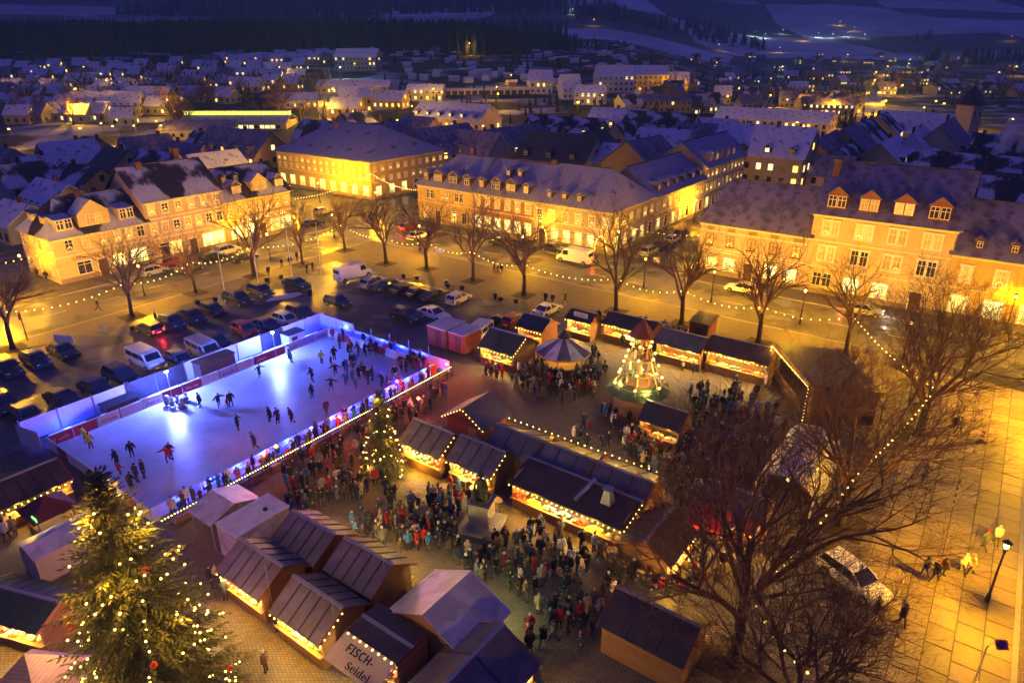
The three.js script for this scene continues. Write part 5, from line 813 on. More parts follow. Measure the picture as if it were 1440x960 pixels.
// white office container by the rink
{ const [x, z] = W(-37.0, -20.6), t = thing('site_container', 'white container with flat snowy roof beside the rink', 'container', x, 0, z, RY, ''); delete t.userData.group; block(-38.4, -35.6, -22.8, -18.3); part('shell', bx(2.4, 2.5, 4.1, 0, 1.25, 0), M.tarp, t); part('roof', bx(2.5, 0.1, 4.2, 0, 2.57, 0), M.snow, t); part('roof_vent', cyl(0.16, 0.16, 0.12, 10, 0.3, 2.62, -0.8), M.iron, t); part('door', bx(0.06, 1.95, 0.85, 1.21, 1.0, 0.9), M.frame, t);
  const [x2, z2] = W(-40.0, -20.3), g = thing('white_canopy', 'white open canopy frame behind the flat container', 'canopy', x2, 0, z2, RY); for (const a of [-1.2, 1.2]) for (const b of [-1.8, 1.8]) part('post', cyl(0.04, 0.04, 2.4, 6, a, 0, b), M.steel, g); part('roof', [slab([[-1.4, 2.3, 2.0], [1.4, 2.3, 2.0], [1.4, 3.0, 0], [-1.4, 3.0, 0]], 0.03), slab([[1.4, 2.3, -2.0], [-1.4, 2.3, -2.0], [-1.4, 3.0, 0], [1.4, 3.0, 0]], 0.03)], M.tarp, g); }
// huts in front of the back street
hut({ w: 6.4, d: 3.2, eave: 2.7, ridge: 3.7, X: -19.1, Z: -67.7, roof: M.tarBrown, wall: M.woodLight, label: 'wide bright hut with snowy roof and carved gables beside the stage', short: 'carved gable hut', battens: 0, cd: 20 });
hut({ w: 5.0, d: 3.0, eave: 2.5, ridge: 3.5, X: -25.2, Z: -66.8, label: 'bright hut with purple roof behind the light pyramid', short: 'hut behind the pyramid', battens: 2, cd: 18, chain: false });
hut({ w: 6.0, d: 3.0, eave: 2.5, ridge: 3.3, X: -32.2, Z: -68.4, roof: M.tarBrown, label: 'long brown-roofed hut with bright counter at the back', short: 'long brown hut', battens: 1, cd: 20 });
{ const t = hut({ w: 3.2, d: 2.6, eave: 2.7, ridge: 3.3, X: -37.7, Z: -66.6, roof: M.tarDark, label: 'dark hut with a white sign on its roof at the back', short: 'dark sign hut', cd: 16, battens: 0 }); const s = part('sign_board', bx(1.9, 0.6, 0.06, 0.1, 3.15, 1.05), M.frame, t), l = part('sign_lettering', scrawl(1.4, 0.24, 4, 12), M.iron, s); l.position.set(0.1, 3.02, 1.09); }
hut({ w: 4.4, d: 4.2, eave: 2.4, ridge: 3.6, X: -40.8, Z: -55.4, roof: M.green, label: 'green-roofed hut beside the round pavilion', short: 'green-roofed hut', cd: 14, battens: 1, chainSide: 1 });
hut({ w: 3.4, d: 3.2, eave: 2.5, ridge: 3.4, X: -41.2, Z: -61.8, roof: M.tarDark, wall: M.woodRed, label: 'dark red hut behind the green-roofed one', short: 'dark red hut', cd: 8, battens: 0 });
for (const [X, Z, w, d, l] of [[-49.6, -55.2, 2.8, 3.4, 'red brown trailer with pale roof beside the white cars'], [-46.6, -55.0, 2.3, 3.0, 'smaller red brown trailer beside the white minibus']]) { const [x, z] = W(X, Z), t = thing('market_trailer', l, 'trailer', x, 0, z, RY); block(X - w / 2, X + w / 2, Z - d / 2, Z + d / 2); part('body', bx(w, 2.2, d, 0, 1.45, 0), M.woodRed, t); part('roof', bx(w + 0.15, 0.1, d + 0.15, 0, 2.6, 0), M.snow, t); part('door', bx(0.8, 1.8, 0.05, 0.2, 1.35, d / 2 + 0.02), M.woodDark, t); for (const s of [-1, 1]) part('wheel', new THREE.CylinderGeometry(0.32, 0.32, 0.2, 12).rotateZ(Math.PI / 2).translate(s * (w / 2 - 0.1), 0.32, 0), M.tyre, t); }
{ const [x, z] = W(-25.9, -74.4), t = thing('wooden_shed', 'plain brown wooden shed behind the market huts', 'shed', x, 0, z, RY); part('wall', bx(2.3, 2.5, 2.8, 0, 1.25, 0), M.woodRed, t); part('roof', slab([[-1.3, 2.5, 1.6], [1.3, 2.5, 1.6], [1.3, 2.85, -1.6], [-1.3, 2.85, -1.6]], 0.1), M.tarBrown, t); part('door', bx(0.9, 1.9, 0.05, 0, 0.95, 1.42), M.woodDark, t); }
// bin and generator beside the shed
{ const [x, z] = W(-29.6, -72.6), t = thing('generator', 'blue covered generator behind the bright huts', 'generator', x, 0, z, RY); part('housing', new RoundedBoxGeometry(1.5, 1.3, 1.2, 2, 0.1).translate(0, 0.85, 0), mat('blue paint', [0.02, 0.035, 0.12], 0.5), t); part('skid', bx(1.6, 0.2, 1.2, 0, 0.1, 0), M.iron, t); part('exhaust', cyl(0.05, 0.05, 0.5, 8, 0.5, 1.5, 0.3), M.steel, t); }
// round pavilion
{
  const [x, z] = W(-34.6, -57.0), t = thing('round_pavilion', 'round drinks pavilion with a roof of pale and dark segments', 'pavilion', x, 0, z, 0.2); block(-36.6, -32.6, -59, -55);
  for (let i = 0; i < 12; i++) { const a = i / 12 * 6.2832, b = (i + 1) / 12 * 6.2832, p = (q, r, y) => [Math.cos(q) * r, y, -Math.sin(q) * r]; part('roof_segment', slab([p(a, 3.0, 2.55), p(b, 3.0, 2.55), p(b, 0.5, 3.9), p(a, 0.5, 3.9)], 0.06), i % 2 ? M.tarp : M.tar, t); part('eave_board', beam(p(a, 2.96, 2.42), p(b, 2.96, 2.42), 0.05, 0.2), M.woodLight, t); }
  part('lantern_roof', new THREE.ConeGeometry(0.8, 0.9, 8).translate(0, 4.5, 0).toNonIndexed(), M.tarDark, t); part('lantern', cyl(0.45, 0.45, 0.4, 8, 0, 3.8, 0), M.woodLight, t);
  for (let i = 0; i < 6; i++) { const a = i / 6 * 6.2832; part('post', bx(0.12, 2.5, 0.12, Math.cos(a) * 2.6, 1.25, Math.sin(a) * 2.6), M.woodLight, t); }
  part('counter', new THREE.CylinderGeometry(1.9, 1.9, 1.05, 16, 1, true).translate(0, 0.53, 0), M.wood, t); part('counter_top', new THREE.CylinderGeometry(2.15, 2.15, 0.06, 20).translate(0, 1.08, 0), M.woodLight, t); part('centre_post', cyl(0.12, 0.12, 3.8, 8), M.wood, t);
  part('ring_lamp', new THREE.TorusGeometry(1.4, 0.05, 6, 20).rotateX(Math.PI / 2).translate(0, 2.5, 0), glow('stall lamp', [7, 5, 1.9]), t); lamp(x, 2.2, z, WARM, 14, 20);
}
// the christmas pyramid: a tall stepped frame of poles set with globes, on a green roof
{
  const [x, z] = W(-24.2, -53.6), t = thing('christmas_pyramid', 'tall lit christmas pyramid frame with globe lamps', 'christmas pyramid', x, 0, z, RY); block(-26.6, -21.8, -56, -51.4);
  const lg = mat('pale spruce poles', [0.45, 0.30, 0.11], 0.7, { map: T.wood }), N = 6, base = 2.6, R = 2.35;
  part('floor', cyl(2.6, 2.6, 0.3, 12), M.wood, t); part('lower_wall', cyl(2.2, 2.2, 2.2, 12, 0, 0.3, 0), M.woodLight, t);
  part('skirt_roof', (() => { const g = new THREE.CylinderGeometry(1.6, 3.0, 0.7, 12, 1, true).toNonIndexed(); g.computeVertexNormals(); g.translate(0, 2.75, 0); return g; })(), M.green, t);
  for (let i = 0; i < N; i++) { const a = i / N * 6.2832 + 0.2; part('pole', rod([Math.cos(a) * R, base, Math.sin(a) * R], [Math.cos(a) * 0.42, 8.1, Math.sin(a) * 0.42], 0.075, 0.05, 6), lg, t); }
  const gl = glow('globe lamp', [5, 3.4, 0.6], [0.9, 0.85, 0.7]), gg = new THREE.SphereGeometry(0.12, 10, 7);
  [3.1, 4.4, 5.7, 6.9].forEach((y, k) => {
    const r = lerp(R, 0.42, (y - base) / 5.5); part('tier_ring', new THREE.TorusGeometry(r, 0.05, 5, 24).rotateX(Math.PI / 2).translate(0, y, 0), lg, t); if (k % 2 === 0) part('tier_disc', cyl(r * 0.55, r * 0.55, 0.05, 20, 0, y - 0.03, 0), M.wood, t);
    for (let i = 0; i < N; i++) { const a = i / N * 6.2832 + 0.2 + (k % 2 ? 0.0 : 0.0), b = part('globe_lamp', gg, gl, t); b.position.set(Math.cos(a) * (r + 0.18), y + 0.25, Math.sin(a) * (r + 0.18)); }
    for (let i = 0; i < 5 - k; i++) { const a = i / (5 - k) * 6.2832 + k, q = r * 0.5; part('carved_figure', [cyl(0.14, 0.08, 0.55, 7, 0, 0, 0), ball(0.1, 7, 0, 0.63, 0), cyl(0.1, 0.02, 0.2, 6, 0, 0.7, 0)], GOODM[(i + k) & 3], t).position.set(Math.cos(a) * q, y + 0.03, Math.sin(a) * q); }
  });
  part('axle', cyl(0.09, 0.06, 6, 8, 0, 2.5, 0), lg, t);
  const cone = new THREE.ConeGeometry(1.25, 1.7, 6).toNonIndexed(); cone.computeVertexNormals(); cone.translate(0, 8.75, 0); part('cap_roof', cone, M.woodRed, t);
  for (const [y, cd] of [[3.4, 20], [5.2, 12], [7.0, 6]]) for (let i = 0; i < 3; i++) { const a = i * 2.094 + y; lamp(x + Math.cos(a) * (3.1 - y * 0.32), y, z + Math.sin(a) * (3.1 - y * 0.32), lin(1, 0.72, 0.16), cd, 8); }
}
hut({ w: 3.6, d: 3.0, eave: 2.5, ridge: 3.4, X: -19.8, Z: -50.3, name: 'pyramid_hut', roof: M.tarDark, wall: M.woodLight, label: 'small hut with glossy dark roof at the foot of the pyramid', short: 'pyramid hut', chain: false, cd: 4, battens: 3, roofBack: M.green });
// open stage
{
  const t = thing('open_stage', 'open stage with dark blue roof and light chain along its edges', 'stage', 27.2, 0, -59.3, -Math.PI / 2); { const [a, b] = toXZ(30, -59.5); block(a - 4.5, a + 4, b - 4.5, b + 4); }
  part('floor', bx(8.8, 0.9, 6.2, 0, 0.45, -3.0), M.woodDark, t); part('back_wall', bx(8.8, 3.6, 0.1, 0, 1.8, -6.1), M.woodDark, t);
  for (const s of [-1, 1]) { part('side_wall', bx(0.1, 3.4, 5.6, s * 4.35, 1.7, -3.2), M.woodDark, t); part('post', bx(0.2, 4.2, 0.2, s * 4.3, 2.1, 0), M.woodLight, t); }
  part('roof', slab([[-4.8, 4.4, 0.5], [4.8, 4.4, 0.5], [4.8, 3.5, -6.6], [-4.8, 3.5, -6.6]], 0.12), M.blueSheet, t); part('front_beam', bx(9.6, 0.35, 0.1, 0, 4.25, 0.48), M.woodLight, t); part('railing', bx(6.5, 0.9, 0.08, -0.6, 1.3, 0.1), M.wood, t);
  for (let i = 0; i < 3; i++) part('loudspeaker', bx(0.5, 0.9, 0.5, -2.8 + i * 2.6, 1.35, -3.6), M.iron, t);
  part('banner', bx(0.9, 1.3, 0.04, -3.3, 1.2, 1.3), mat('lilac banner', [0.5, 0.4, 0.6], 0.7), t);
  lightChain('light_chain', 'light chain round the roof edge of the open stage', [[-4.7, 0.2, 0.6], [-4.7, 4.15, 0.6], [4.7, 4.15, 0.6], [4.7, 0.3, 0.6]].map(p => toWorld(t, p)), 0.34, 0.03, sharedBulb, BULB, 'light chains of the huts', 4, 8);
  lamp(...toWorld(t, [0, 3.2, -2.5]), lin(1, 0.45, 0.25), 8, 20);
}
// long barrel-roofed tent on the right
{
  const [x, z] = W(-8.4, -49.8), t = thing('barrel_tent', 'long white tent with rounded roof behind the bare branches', 'tent', x, 0, z, RY); block(-10.6, -6.2, -54.5, -45);
  const pr = []; for (let i = 0; i <= 8; i++) { const a = Math.PI * i / 8; pr.push([Math.cos(a) * 2.05, 2.2 + Math.sin(a) * 1.3]); }
  for (let k = 0; k < 4; k++) for (let i = 0; i < 8; i++) { const z0 = 4.5 - k * 2.25, [a, b] = pr[i], [c, d] = pr[i + 1]; part('roof_panel', slab([[a, b, z0], [a, b, z0 - 2.22], [c, d, z0 - 2.22], [c, d, z0]], 0.03), M.tarp, t); }
  for (const s of [-1, 1]) part('side_wall', bx(0.04, 2.2, 9, s * 2.02, 1.1, 0), M.tarp, t); part('end_wall', prism([...pr, [-2.05, 0], [2.05, 0]], 0.04).translate(0, 0, -4.46), M.tarp, t); lamp(...toWorld(t, [0, 2, 3.5]), WARM, 10, 15);
  part('ceiling_lamp', ball(0.12, 8, 0, 2.6, 3.4), BULB, t);
}
{ // striped kiosk under the tree
  const t = hut({ w: 4.2, d: 2.8, eave: 2.5, ridge: 3.3, X: -10.6, Z: -42.0, roof: M.tar, wall: M.woodLight, label: 'kiosk with red and blue awning under the big bare tree', short: 'red and blue kiosk', battens: 0, cd: 34, chain: false });
  [[0.45, 0.02, 0.02], [0.03, 0.05, 0.3], [0.45, 0.02, 0.02]].forEach((c, i) => part('awning', slab([[-2.1 + i * 1.4, 2.0, 2.7], [-0.7 + i * 1.4 - 0.02, 2.0, 2.7], [-0.7 + i * 1.4 - 0.02, 2.5, 1.4], [-2.1 + i * 1.4, 2.5, 1.4]], 0.03), mat('awning ' + (i % 2 ? 'blue' : 'red'), c, 0.7, { map: T.cloth }), t));
}
hut({ w: 4.8, d: 3.6, eave: 2.4, ridge: 3.4, X: -10.6, Z: -28.4, turn: Math.PI, roof: M.tarDark, label: 'dark hut under branches near the bottom with bulbs behind it', short: 'dark hut under branches', battens: 2, cd: 10 });
hut({ w: 4.0, d: 3.2, eave: 2.4, ridge: 3.3, X: -13.6, Z: -35.2, turn: Math.PI / 2, roof: M.tarBrown, label: 'brown hut right of the drinks stall', short: 'brown hut', battens: 2, cd: 8 });
// red canopy in front of the kiosk
{ const [x, z] = G(992, 762), t = thing('red_canopy', 'bright red square canopy in front of the kiosk', 'canopy', x, 0, z, RY + 0.2); for (const a of [-1.3, 1.3]) for (const b of [-1.3, 1.3]) part('post', cyl(0.04, 0.04, 2.3, 6, a, 0, b), M.steel, t); const c = new THREE.ConeGeometry(2.1, 0.8, 4).rotateY(Math.PI / 4).toNonIndexed(); c.computeVertexNormals(); part('roof', c.translate(0, 2.7, 0), mat('red canopy cloth', [0.55, 0.02, 0.02], 0.7, { map: T.cloth, transparent: false }), t); part('valance', [bx(2.9, 0.25, 0.02, 0, 2.2, 1.47), bx(2.9, 0.25, 0.02, 0, 2.2, -1.47), bx(0.02, 0.25, 2.9, 1.47, 2.2, 0), bx(0.02, 0.25, 2.9, -1.47, 2.2, 0)], mat('red canopy cloth', [0.55, 0.02, 0.02]), t); part('hanging_lamp', ball(0.1, 8, 0, 2.1, 0), BULB, t); lamp(x, 2.1, z, lin(1, 0.35, 0.12), 24, 6); }
// left edge of the picture
{
  const P = (px, py, h) => toXZ(...G(px, py, h)); let q = P(30, 668, 3);
  hut({ w: 4.6, d: 3.4, eave: 2.3, ridge: 3.2, X: q[0], Z: q[1], turn: -Math.PI / 2 + Math.PI, roof: M.tarBrown, label: 'hut with grey striped roof at the left edge beside the rink', short: 'left edge hut', battens: 4, cd: 9 });
  q = P(62, 700, 3); const [x, z] = W(...q); { const t = thing('tent_kiosk', 'kiosk with dark pyramid roof at the left rink corner', 'kiosk', x, 0, z, RY); for (const a of [-1.1, 1.1]) for (const b of [-1.1, 1.1]) part('post', bx(0.1, 2.2, 0.1, a, 1.1, b), M.woodLight, t); part('lower_wall', bx(2.3, 1, 2.3, 0, 0.5, 0), M.wood, t); const c = new THREE.ConeGeometry(2.1, 1.1, 4).rotateY(Math.PI / 4).toNonIndexed(); c.computeVertexNormals(); part('roof', c.translate(0, 2.7, 0), mat('dark red cloth', [0.10, 0.02, 0.02], 0.8), t); const l = part('green_sign', bx(0.7, 0.4, 0.06, 1.0, 2.3, 1.2), glow('green sign', [0.5, 2.2, 0.4]), t); void l; }
  q = P(92, 742, 2.4); { const [x2, z2] = W(...q), t = thing('beige_tent', 'beige boxy tent with shallow roof left of the big tree', 'tent', x2, 0, z2, RY); part('wall', bx(2.6, 2.1, 5.0, 0, 1.05, 0), mat('beige canvas', [0.5, 0.42, 0.3], 0.9, { map: T.cloth }), t); part('roof', [slab([[-1.4, 2.08, -2.6], [-1.4, 2.08, 2.6], [0, 2.5, 2.6], [0, 2.5, -2.6]], 0.03), slab([[1.4, 2.08, 2.6], [1.4, 2.08, -2.6], [0, 2.5, -2.6], [0, 2.5, 2.6]], 0.03)], M.tarp, t); }
  q = P(30, 838, 2.6); hut({ w: 5.4, d: 2.8, eave: 2.3, ridge: 2.9, X: q[0], Z: q[1], turn: 0.35, roof: M.green, label: 'food stall with ribbed green roof at the left edge', short: 'left food stall', battens: 6, cd: 14, barge: M.woodLight });
  q = P(45, 950, 3.2); { const [x2, z2] = W(...q), t = thing('pyramid_tent', 'pointed tent lit purple and red in the bottom left corner', 'tent', x2, 0, z2, RY + 0.5); const c = new THREE.ConeGeometry(3.4, 2.6, 4, 8).rotateY(Math.PI / 4).toNonIndexed(); c.computeVertexNormals(); part('roof', c.translate(0, 3.4, 0), mat('dark shingle cloth', [0.30, 0.22, 0.25], 0.8, { map: T.wood, bumpMap: T.slate, bumpScale: 0.04 }), t); for (const a of [-1, 1]) for (const b of [-1, 1]) part('post', bx(0.12, 2.2, 0.12, a * 2, 1.1, b * 2), M.woodDark, t); const s = toWorld(t, [3.0, 5.4, -2.8]); const st = thing('colour_spotlight', 'purple spotlight on a stand beside the pointed tent', 'spotlight', s[0], 0, s[2], 0); part('pole', cyl(0.04, 0.04, 5.2, 6), M.iron, st); part('flood_light', ball(0.16, 8, 0, 5.3, 0), glow('purple flood', [4, 0.6, 9]), st); lamp(s[0], 5.3, s[2], lin(0.6, 0.05, 1), 70, 8); }
}
// statue on its stone block
{
  const [x, z] = G(678, 738), t = thing('statue', 'dark bronze statue of a standing figure on pale stone block', 'statue', x, 0, z, RY + 0.3); { const [a, b] = toXZ(x, z); block(a - 2, a + 2, b - 2, b + 2); }
  part('step', [bx(2.9, 0.25, 2.9, 0, 0.125, 0), bx(2.2, 0.25, 2.2, 0, 0.375, 0)], M.stone, t); part('pedestal', [bx(1.5, 1.6, 1.5, 0, 1.3, 0), bx(1.7, 0.2, 1.7, 0, 0.6, 0)], M.stone, t); part('cornice', bx(1.75, 0.16, 1.75, 0, 2.18, 0), M.stone, t); part('bronze_base', bx(1.15, 0.2, 1.15, 0, 2.36, 0), M.bronze, t);
  const L = []; for (const q of [[0.02, 0], [0.42, 0], [0.46, 0.1], [0.40, 0.5], [0.32, 0.95], [0.36, 1.25], [0.33, 1.45], [0.14, 1.58], [0.10, 1.64], [0.02, 1.66]]) L.push(new THREE.Vector2(...q)); const coat = new THREE.LatheGeometry(L, 14), cp = coat.attributes.position; for (let i = 0; i < cp.count; i++) { const a = Math.atan2(cp.getZ(i), cp.getX(i)), k = 1 + 0.09 * Math.sin(a * 5 + cp.getY(i) * 2); cp.setX(i, cp.getX(i) * k * 1.05); cp.setZ(i, cp.getZ(i) * k * 0.72); } coat.computeVertexNormals(); coat.translate(0, 2.45, 0);
  part('figure', [coat, ball(0.15, 10, 0, 4.26, 0.03, 0.85, 1.15, 0.95), rod([-0.33, 3.82, 0], [-0.5, 3.3, 0.1], 0.1, 0.08, 7), rod([-0.5, 3.3, 0.1], [-0.28, 3.1, 0.36], 0.08, 0.06, 7), rod([0.33, 3.82, 0], [0.48, 3.35, 0.12], 0.1, 0.08, 7), rod([0.48, 3.35, 0.12], [0.3, 3.5, 0.42], 0.08, 0.06, 7), ball(0.07, 6, -0.26, 3.08, 0.4), ball(0.07, 6, 0.28, 3.52, 0.45), new THREE.CylinderGeometry(0.26, 0.3, 0.06, 12).translate(0, 4.38, 0.02), cyl(0.15, 0.12, 0.18, 10, 0, 4.4, 0.02)], M.bronze, t);
  for (const s of [-1, 1]) part('attendant_figure', [cyl(0.2, 0.12, 0.7, 8, s * 0.42, 2.45, 0.4), ball(0.1, 8, s * 0.42, 3.25, 0.42)], M.bronze, t);
}
// round standing tables
reseed(66);
for (const [px, py] of [[580, 712], [655, 690], [700, 720], [860, 792], [875, 810], [625, 700], [870, 775], [668, 702], [600, 735], [905, 755]]) { const [x, z] = G(px, py), t = thing('standing_table', 'round standing table among the visitors', 'table', x, 0, z, rr(0, 3), 'standing tables of the market'); part('table_top', new THREE.CylinderGeometry(0.4, 0.4, 0.04, 16).translate(0, 1.1, 0), M.woodLight, t); part('leg', cyl(0.05, 0.05, 1.1, 8), M.steel, t); part('foot', cyl(0.28, 0.25, 0.04, 12), M.iron, t); const [a, b] = toXZ(x, z); block(a - 0.35, a + 0.35, b - 0.35, b + 0.35); }
// barrels behind the fish stall
for (const [dx, dz, y] of [[0, 0, 0], [0.45, 0.1, 0], [0.2, 0.4, 0], [0.25, 0.18, 0.5]]) { const [x, z] = W(-19.2 + dx, -18.3 + dz), t = thing('gas_bottle', 'pale bottle stacked beside the fish stall', 'bottle', x, y, z, 0, 'bottles beside the fish stall'); part('body', cyl(0.18, 0.18, 0.46, 10), M.tarp, t); part('cap', cyl(0.1, 0.08, 0.06, 8, 0, 0.46, 0), M.steel, t); }

/* ------------------------------------------------ the ice rink */
const RK = { x0: -62.6, x1: -45.6, z0: -48.4, z1: -17.6 };
struct('ice_sheet', sheet(RK.x0, RK.x1, RK.z0, RK.z1, 0.10, 0.1), mat('skated ice', [0.80, 0.83, 0.86], 0.35, { map: T.ice, bumpMap: T.ice, bumpScale: 0.01 }));
block(RK.x0 - 0.5, RK.x1 + 0.3, RK.z0 - 0.5, RK.z1 + 0.5);
{
  const boards = [mat('white rink board', [0.72, 0.72, 0.75], 0.4), mat('red rink board', [0.42, 0.03, 0.05], 0.4), mat('white blue rink board', [0.55, 0.6, 0.75], 0.4)], g2 = bx(0.07, 1.05, 1.96, 0, 0.525, 0), gx = bx(1.96, 1.05, 0.07, 0, 0.525, 0), cap = bx(0.12, 0.05, 1.97, 0, 1.08, 0), capx = bx(1.97, 0.05, 0.12, 0, 1.08, 0);
  const txt = [1, 2, 3, 4, 5, 6].map(s => scrawl(1.4, 0.36, 70 + s, 9));
  const [x, z] = W((RK.x0 + RK.x1) / 2, (RK.z0 + RK.z1) / 2), t = thing('rink_barrier', 'low barrier of printed boards round the ice rink', 'barrier', x, 0, z, RY), w = RK.x1 - RK.x0, d = RK.z1 - RK.z0;
  const nz = Math.round(d / 2), nx = Math.round(w / 2);
  for (let i = 0; i < nz; i++) for (const s of [-1, 1]) { const k = (i * 7 + (s > 0 ? 3 : 0)) % 5, b = part('board', g2, s < 0 ? boards[k === 1 || k === 3 ? 1 : k === 2 ? 2 : 0] : boards[k === 1 ? 2 : 0], t); b.position.set(s * (w / 2 + 0.05), 0, -d / 2 + d * (i + 0.5) / nz); part('hand_rail', cap, M.frame, b); if (s < 0 && i % 2 === 0) { const l = part('lettering', txt[(i / 2) % 6], k === 1 || k === 3 ? M.frame : mat('blue print', [0.02, 0.04, 0.3], 0.5), b); l.rotation.y = Math.PI / 2; l.position.set(0.045, 0.36, 0); } }
  for (let i = 0; i < nx; i++) for (const s of [-1, 1]) { const b = part('board', gx, boards[i % 3 === 1 ? 1 : 0], t); b.position.set(-w / 2 + w * (i + 0.5) / nx, 0, s * (d / 2 + 0.05)); part('hand_rail', capx, M.frame, b); }
  // tall tarpaulin fence on the car park side and the far end
  const fp = bx(0.05, 2.0, 2.9, 0, 1.1, 0), fpx = bx(2.9, 2.0, 0.05, 0, 1.1, 0), tarpW = mat('white fence tarpaulin', [0.66, 0.66, 0.70], 0.6, { map: T.cloth, bumpMap: T.bump, bumpScale: 0.02 }), post = cyl(0.04, 0.04, 2.3, 6);
  const f = thing('tarpaulin_fence', 'tall fence of white tarpaulins lit blue along the rink', 'fence', x, 0, z, RY), fx = -w / 2 - 2.6;
  for (let i = 0; i < 11; i++) { const zz = d / 2 + 1.0 - (i + 0.5) * 3.05, dark = i === 3 || i === 4 || i === 8; const p = part('fence_panel', fp, dark ? M.tarDark : tarpW, f); p.position.set(fx, 0, zz); part('post', post, M.steel, f).position.set(fx - 0.06, 0, zz + 1.52); }
  for (let i = 0; i < 7; i++) { const xx = fx + 1.5 + i * 3.0, p = part('fence_panel', fpx, tarpW, f); p.position.set(xx, i > 1 ? -0.7 : 0, -d / 2 - 1.1); part('post', post, M.steel, f).position.set(xx - 1.5, 0, -d / 2 - 1.16); }
  { const p = part('fence_panel', bx(3.0, 1.9, 0.05, 0, 1.1, 0), tarpW, f); p.position.set(fx + 1.6, 0, d / 2 + 1.0); p.rotation.y = 0.2; }
  // low sheds in the aisle behind the boards
  for (const [dz, hh, ww, l] of [[-1.5, 2.0, 4.0, 'dark covered shed between fence and rink boards'], [-11.5, 1.6, 2.2, 'pale blue box shed between fence and rink boards'], [8.5, 1.2, 3.0, 'low dark stack of benches behind the rink boards']]) { const p = W(-64.1, (RK.z0 + RK.z1) / 2 + dz), s = thing('rink_shed', l, 'shed', p[0], 0, p[1], RY); part('body', bx(1.5, hh, ww, 0, hh / 2, 0), l.startsWith('pale') ? tarpW : M.woodDark, s); part('roof', bx(1.7, 0.08, ww + 0.2, 0, hh + 0.04, 0), M.tarDark, s); part('door', bx(0.04, hh * 0.8, 0.8, 0.77, hh * 0.4, 0.3), M.woodDark, s); }
  // blue light strips
  const strip = (X0, Z0, X1, Z1, y, n, cd, what) => { const a = W(X0, Z0), b = W(X1, Z1); for (let i = 0; i < n; i++) { const s = (i + 0.14) / n, e = (i + 0.86) / n, p = [lerp(a[0], b[0], s), y, lerp(a[1], b[1], s)], q = [lerp(a[0], b[0], e), y, lerp(a[1], b[1], e)], L = thing('led_tube', what, 'light tube', p[0], p[1], p[2], 0, 'blue light tubes of the rink'); part('led_tube_glass', rod([0, 0, 0], [q[0] - p[0], 0, q[2] - p[2]], 0.04, 0.04, 6), LED, L); part('end_cap', [ball(0.05, 6), ball(0.05, 6, q[0] - p[0], 0, q[2] - p[2])], M.iron, L); lamp((p[0] + q[0]) / 2, y + 0.15, (p[2] + q[2]) / 2, lin(0.015, 0.03, 1), cd, 10); } };
  strip(-45.25, -18.6, -45.25, -48.0, 0.85, 12, 26, 'blue light tube along the spectators side of the rink');
  strip(-64.0, -17.5, -64.0, -48.6, 0.5, 7, 60, 'blue light tube on the tall rink fence'); strip(-62, -49.3, -46.5, -49.3, 1.3, 5, 30, 'blue light tube at the far end of the rink');
  // flood lights on poles
  for (const [px, py, hgt, l, cd] of [[242, 562, 3.1, 'floodlight pole on the rink boards beside the white figures', 700], [388, 503, 3.1, 'floodlight pole on the far rink boards', 480]]) { const p = G(px, py, 0), s = thing('floodlight_pole', l, 'floodlight', p[0], 0, p[1], RY); part('pole', cyl(0.05, 0.04, hgt, 8), M.steel, s); part('lamp_head', [cyl(0.12, 0.3, 0.14, 10, 0, hgt + 0.1, 0)], M.iron, s); part('flood_light', ball(0.17, 10, 0, hgt, 0, 1, 0.6, 1), COOL, s); lamp(p[0], hgt - 0.15, p[1], lin(0.10, 0.15, 1), cd * 1.6, 7); }
  // skating aids shaped like white animals
  for (const [px, py] of [[243, 573], [251, 570], [262, 566], [236, 571], [256, 574]]) { const p = G(px, py, 0.1), s = thing('skating_aid', 'white plastic skating aid parked by the rink boards', 'skating aid', p[0], 0.1, p[1], rr(0, 6), 'skating aids at the rink boards'); part('body', [ball(0.34, 10, 0, 0.45, 0, 0.8, 1, 1), ball(0.2, 8, 0, 0.95, 0.1)], M.tarp, s); part('handle', rod([-0.25, 0.9, -0.1], [0.25, 0.9, -0.1], 0.03), M.iron, s); part('runner', [bx(0.06, 0.06, 0.8, -0.2, 0.04, 0), bx(0.06, 0.06, 0.8, 0.2, 0.04, 0)], M.iron, s); }
  // raised walk on the spectators side with garland rail
  const p = W(-44.3, -33), wk = thing('spectator_walk', 'raised wooden walk with handrail along the front of the rink', 'walkway', p[0], 0, p[1], RY); block(-44.2, -42.9, -49, -17);
  for (let i = 0; i < 15; i++) { part('deck_board', bx(1.9, 0.07, 1.98, 0, 0.16, -15 + i * 2.05), M.wood, wk); part('rail_post', bx(0.08, 1.05, 0.08, 0.98, 0.6, -15.9 + i * 2.05), M.woodDark, wk); part('rail_panel', bx(0.05, 0.55, 1.9, 0.98, 0.55, -14.9 + i * 2.05), M.wood, wk); part('handrail', bx(0.1, 0.06, 2.05, 0.98, 1.13, -14.9 + i * 2.05), M.woodDark, wk); }
  const ga = W(-43.3, -17.2), gb = W(-43.3, -48.8); lightChain('light_chain', 'long yellow garland along the handrail before the rink', [[ga[0], 1.32, ga[1]], [gb[0], 1.32, gb[1]]], 0.24, 0, bulbSmall, glow('yellow garland bulb', [5, 4.2, 0.6], [0.8, 0.8, 0.5]), 'light chains of the huts', 2.2, 16);
}
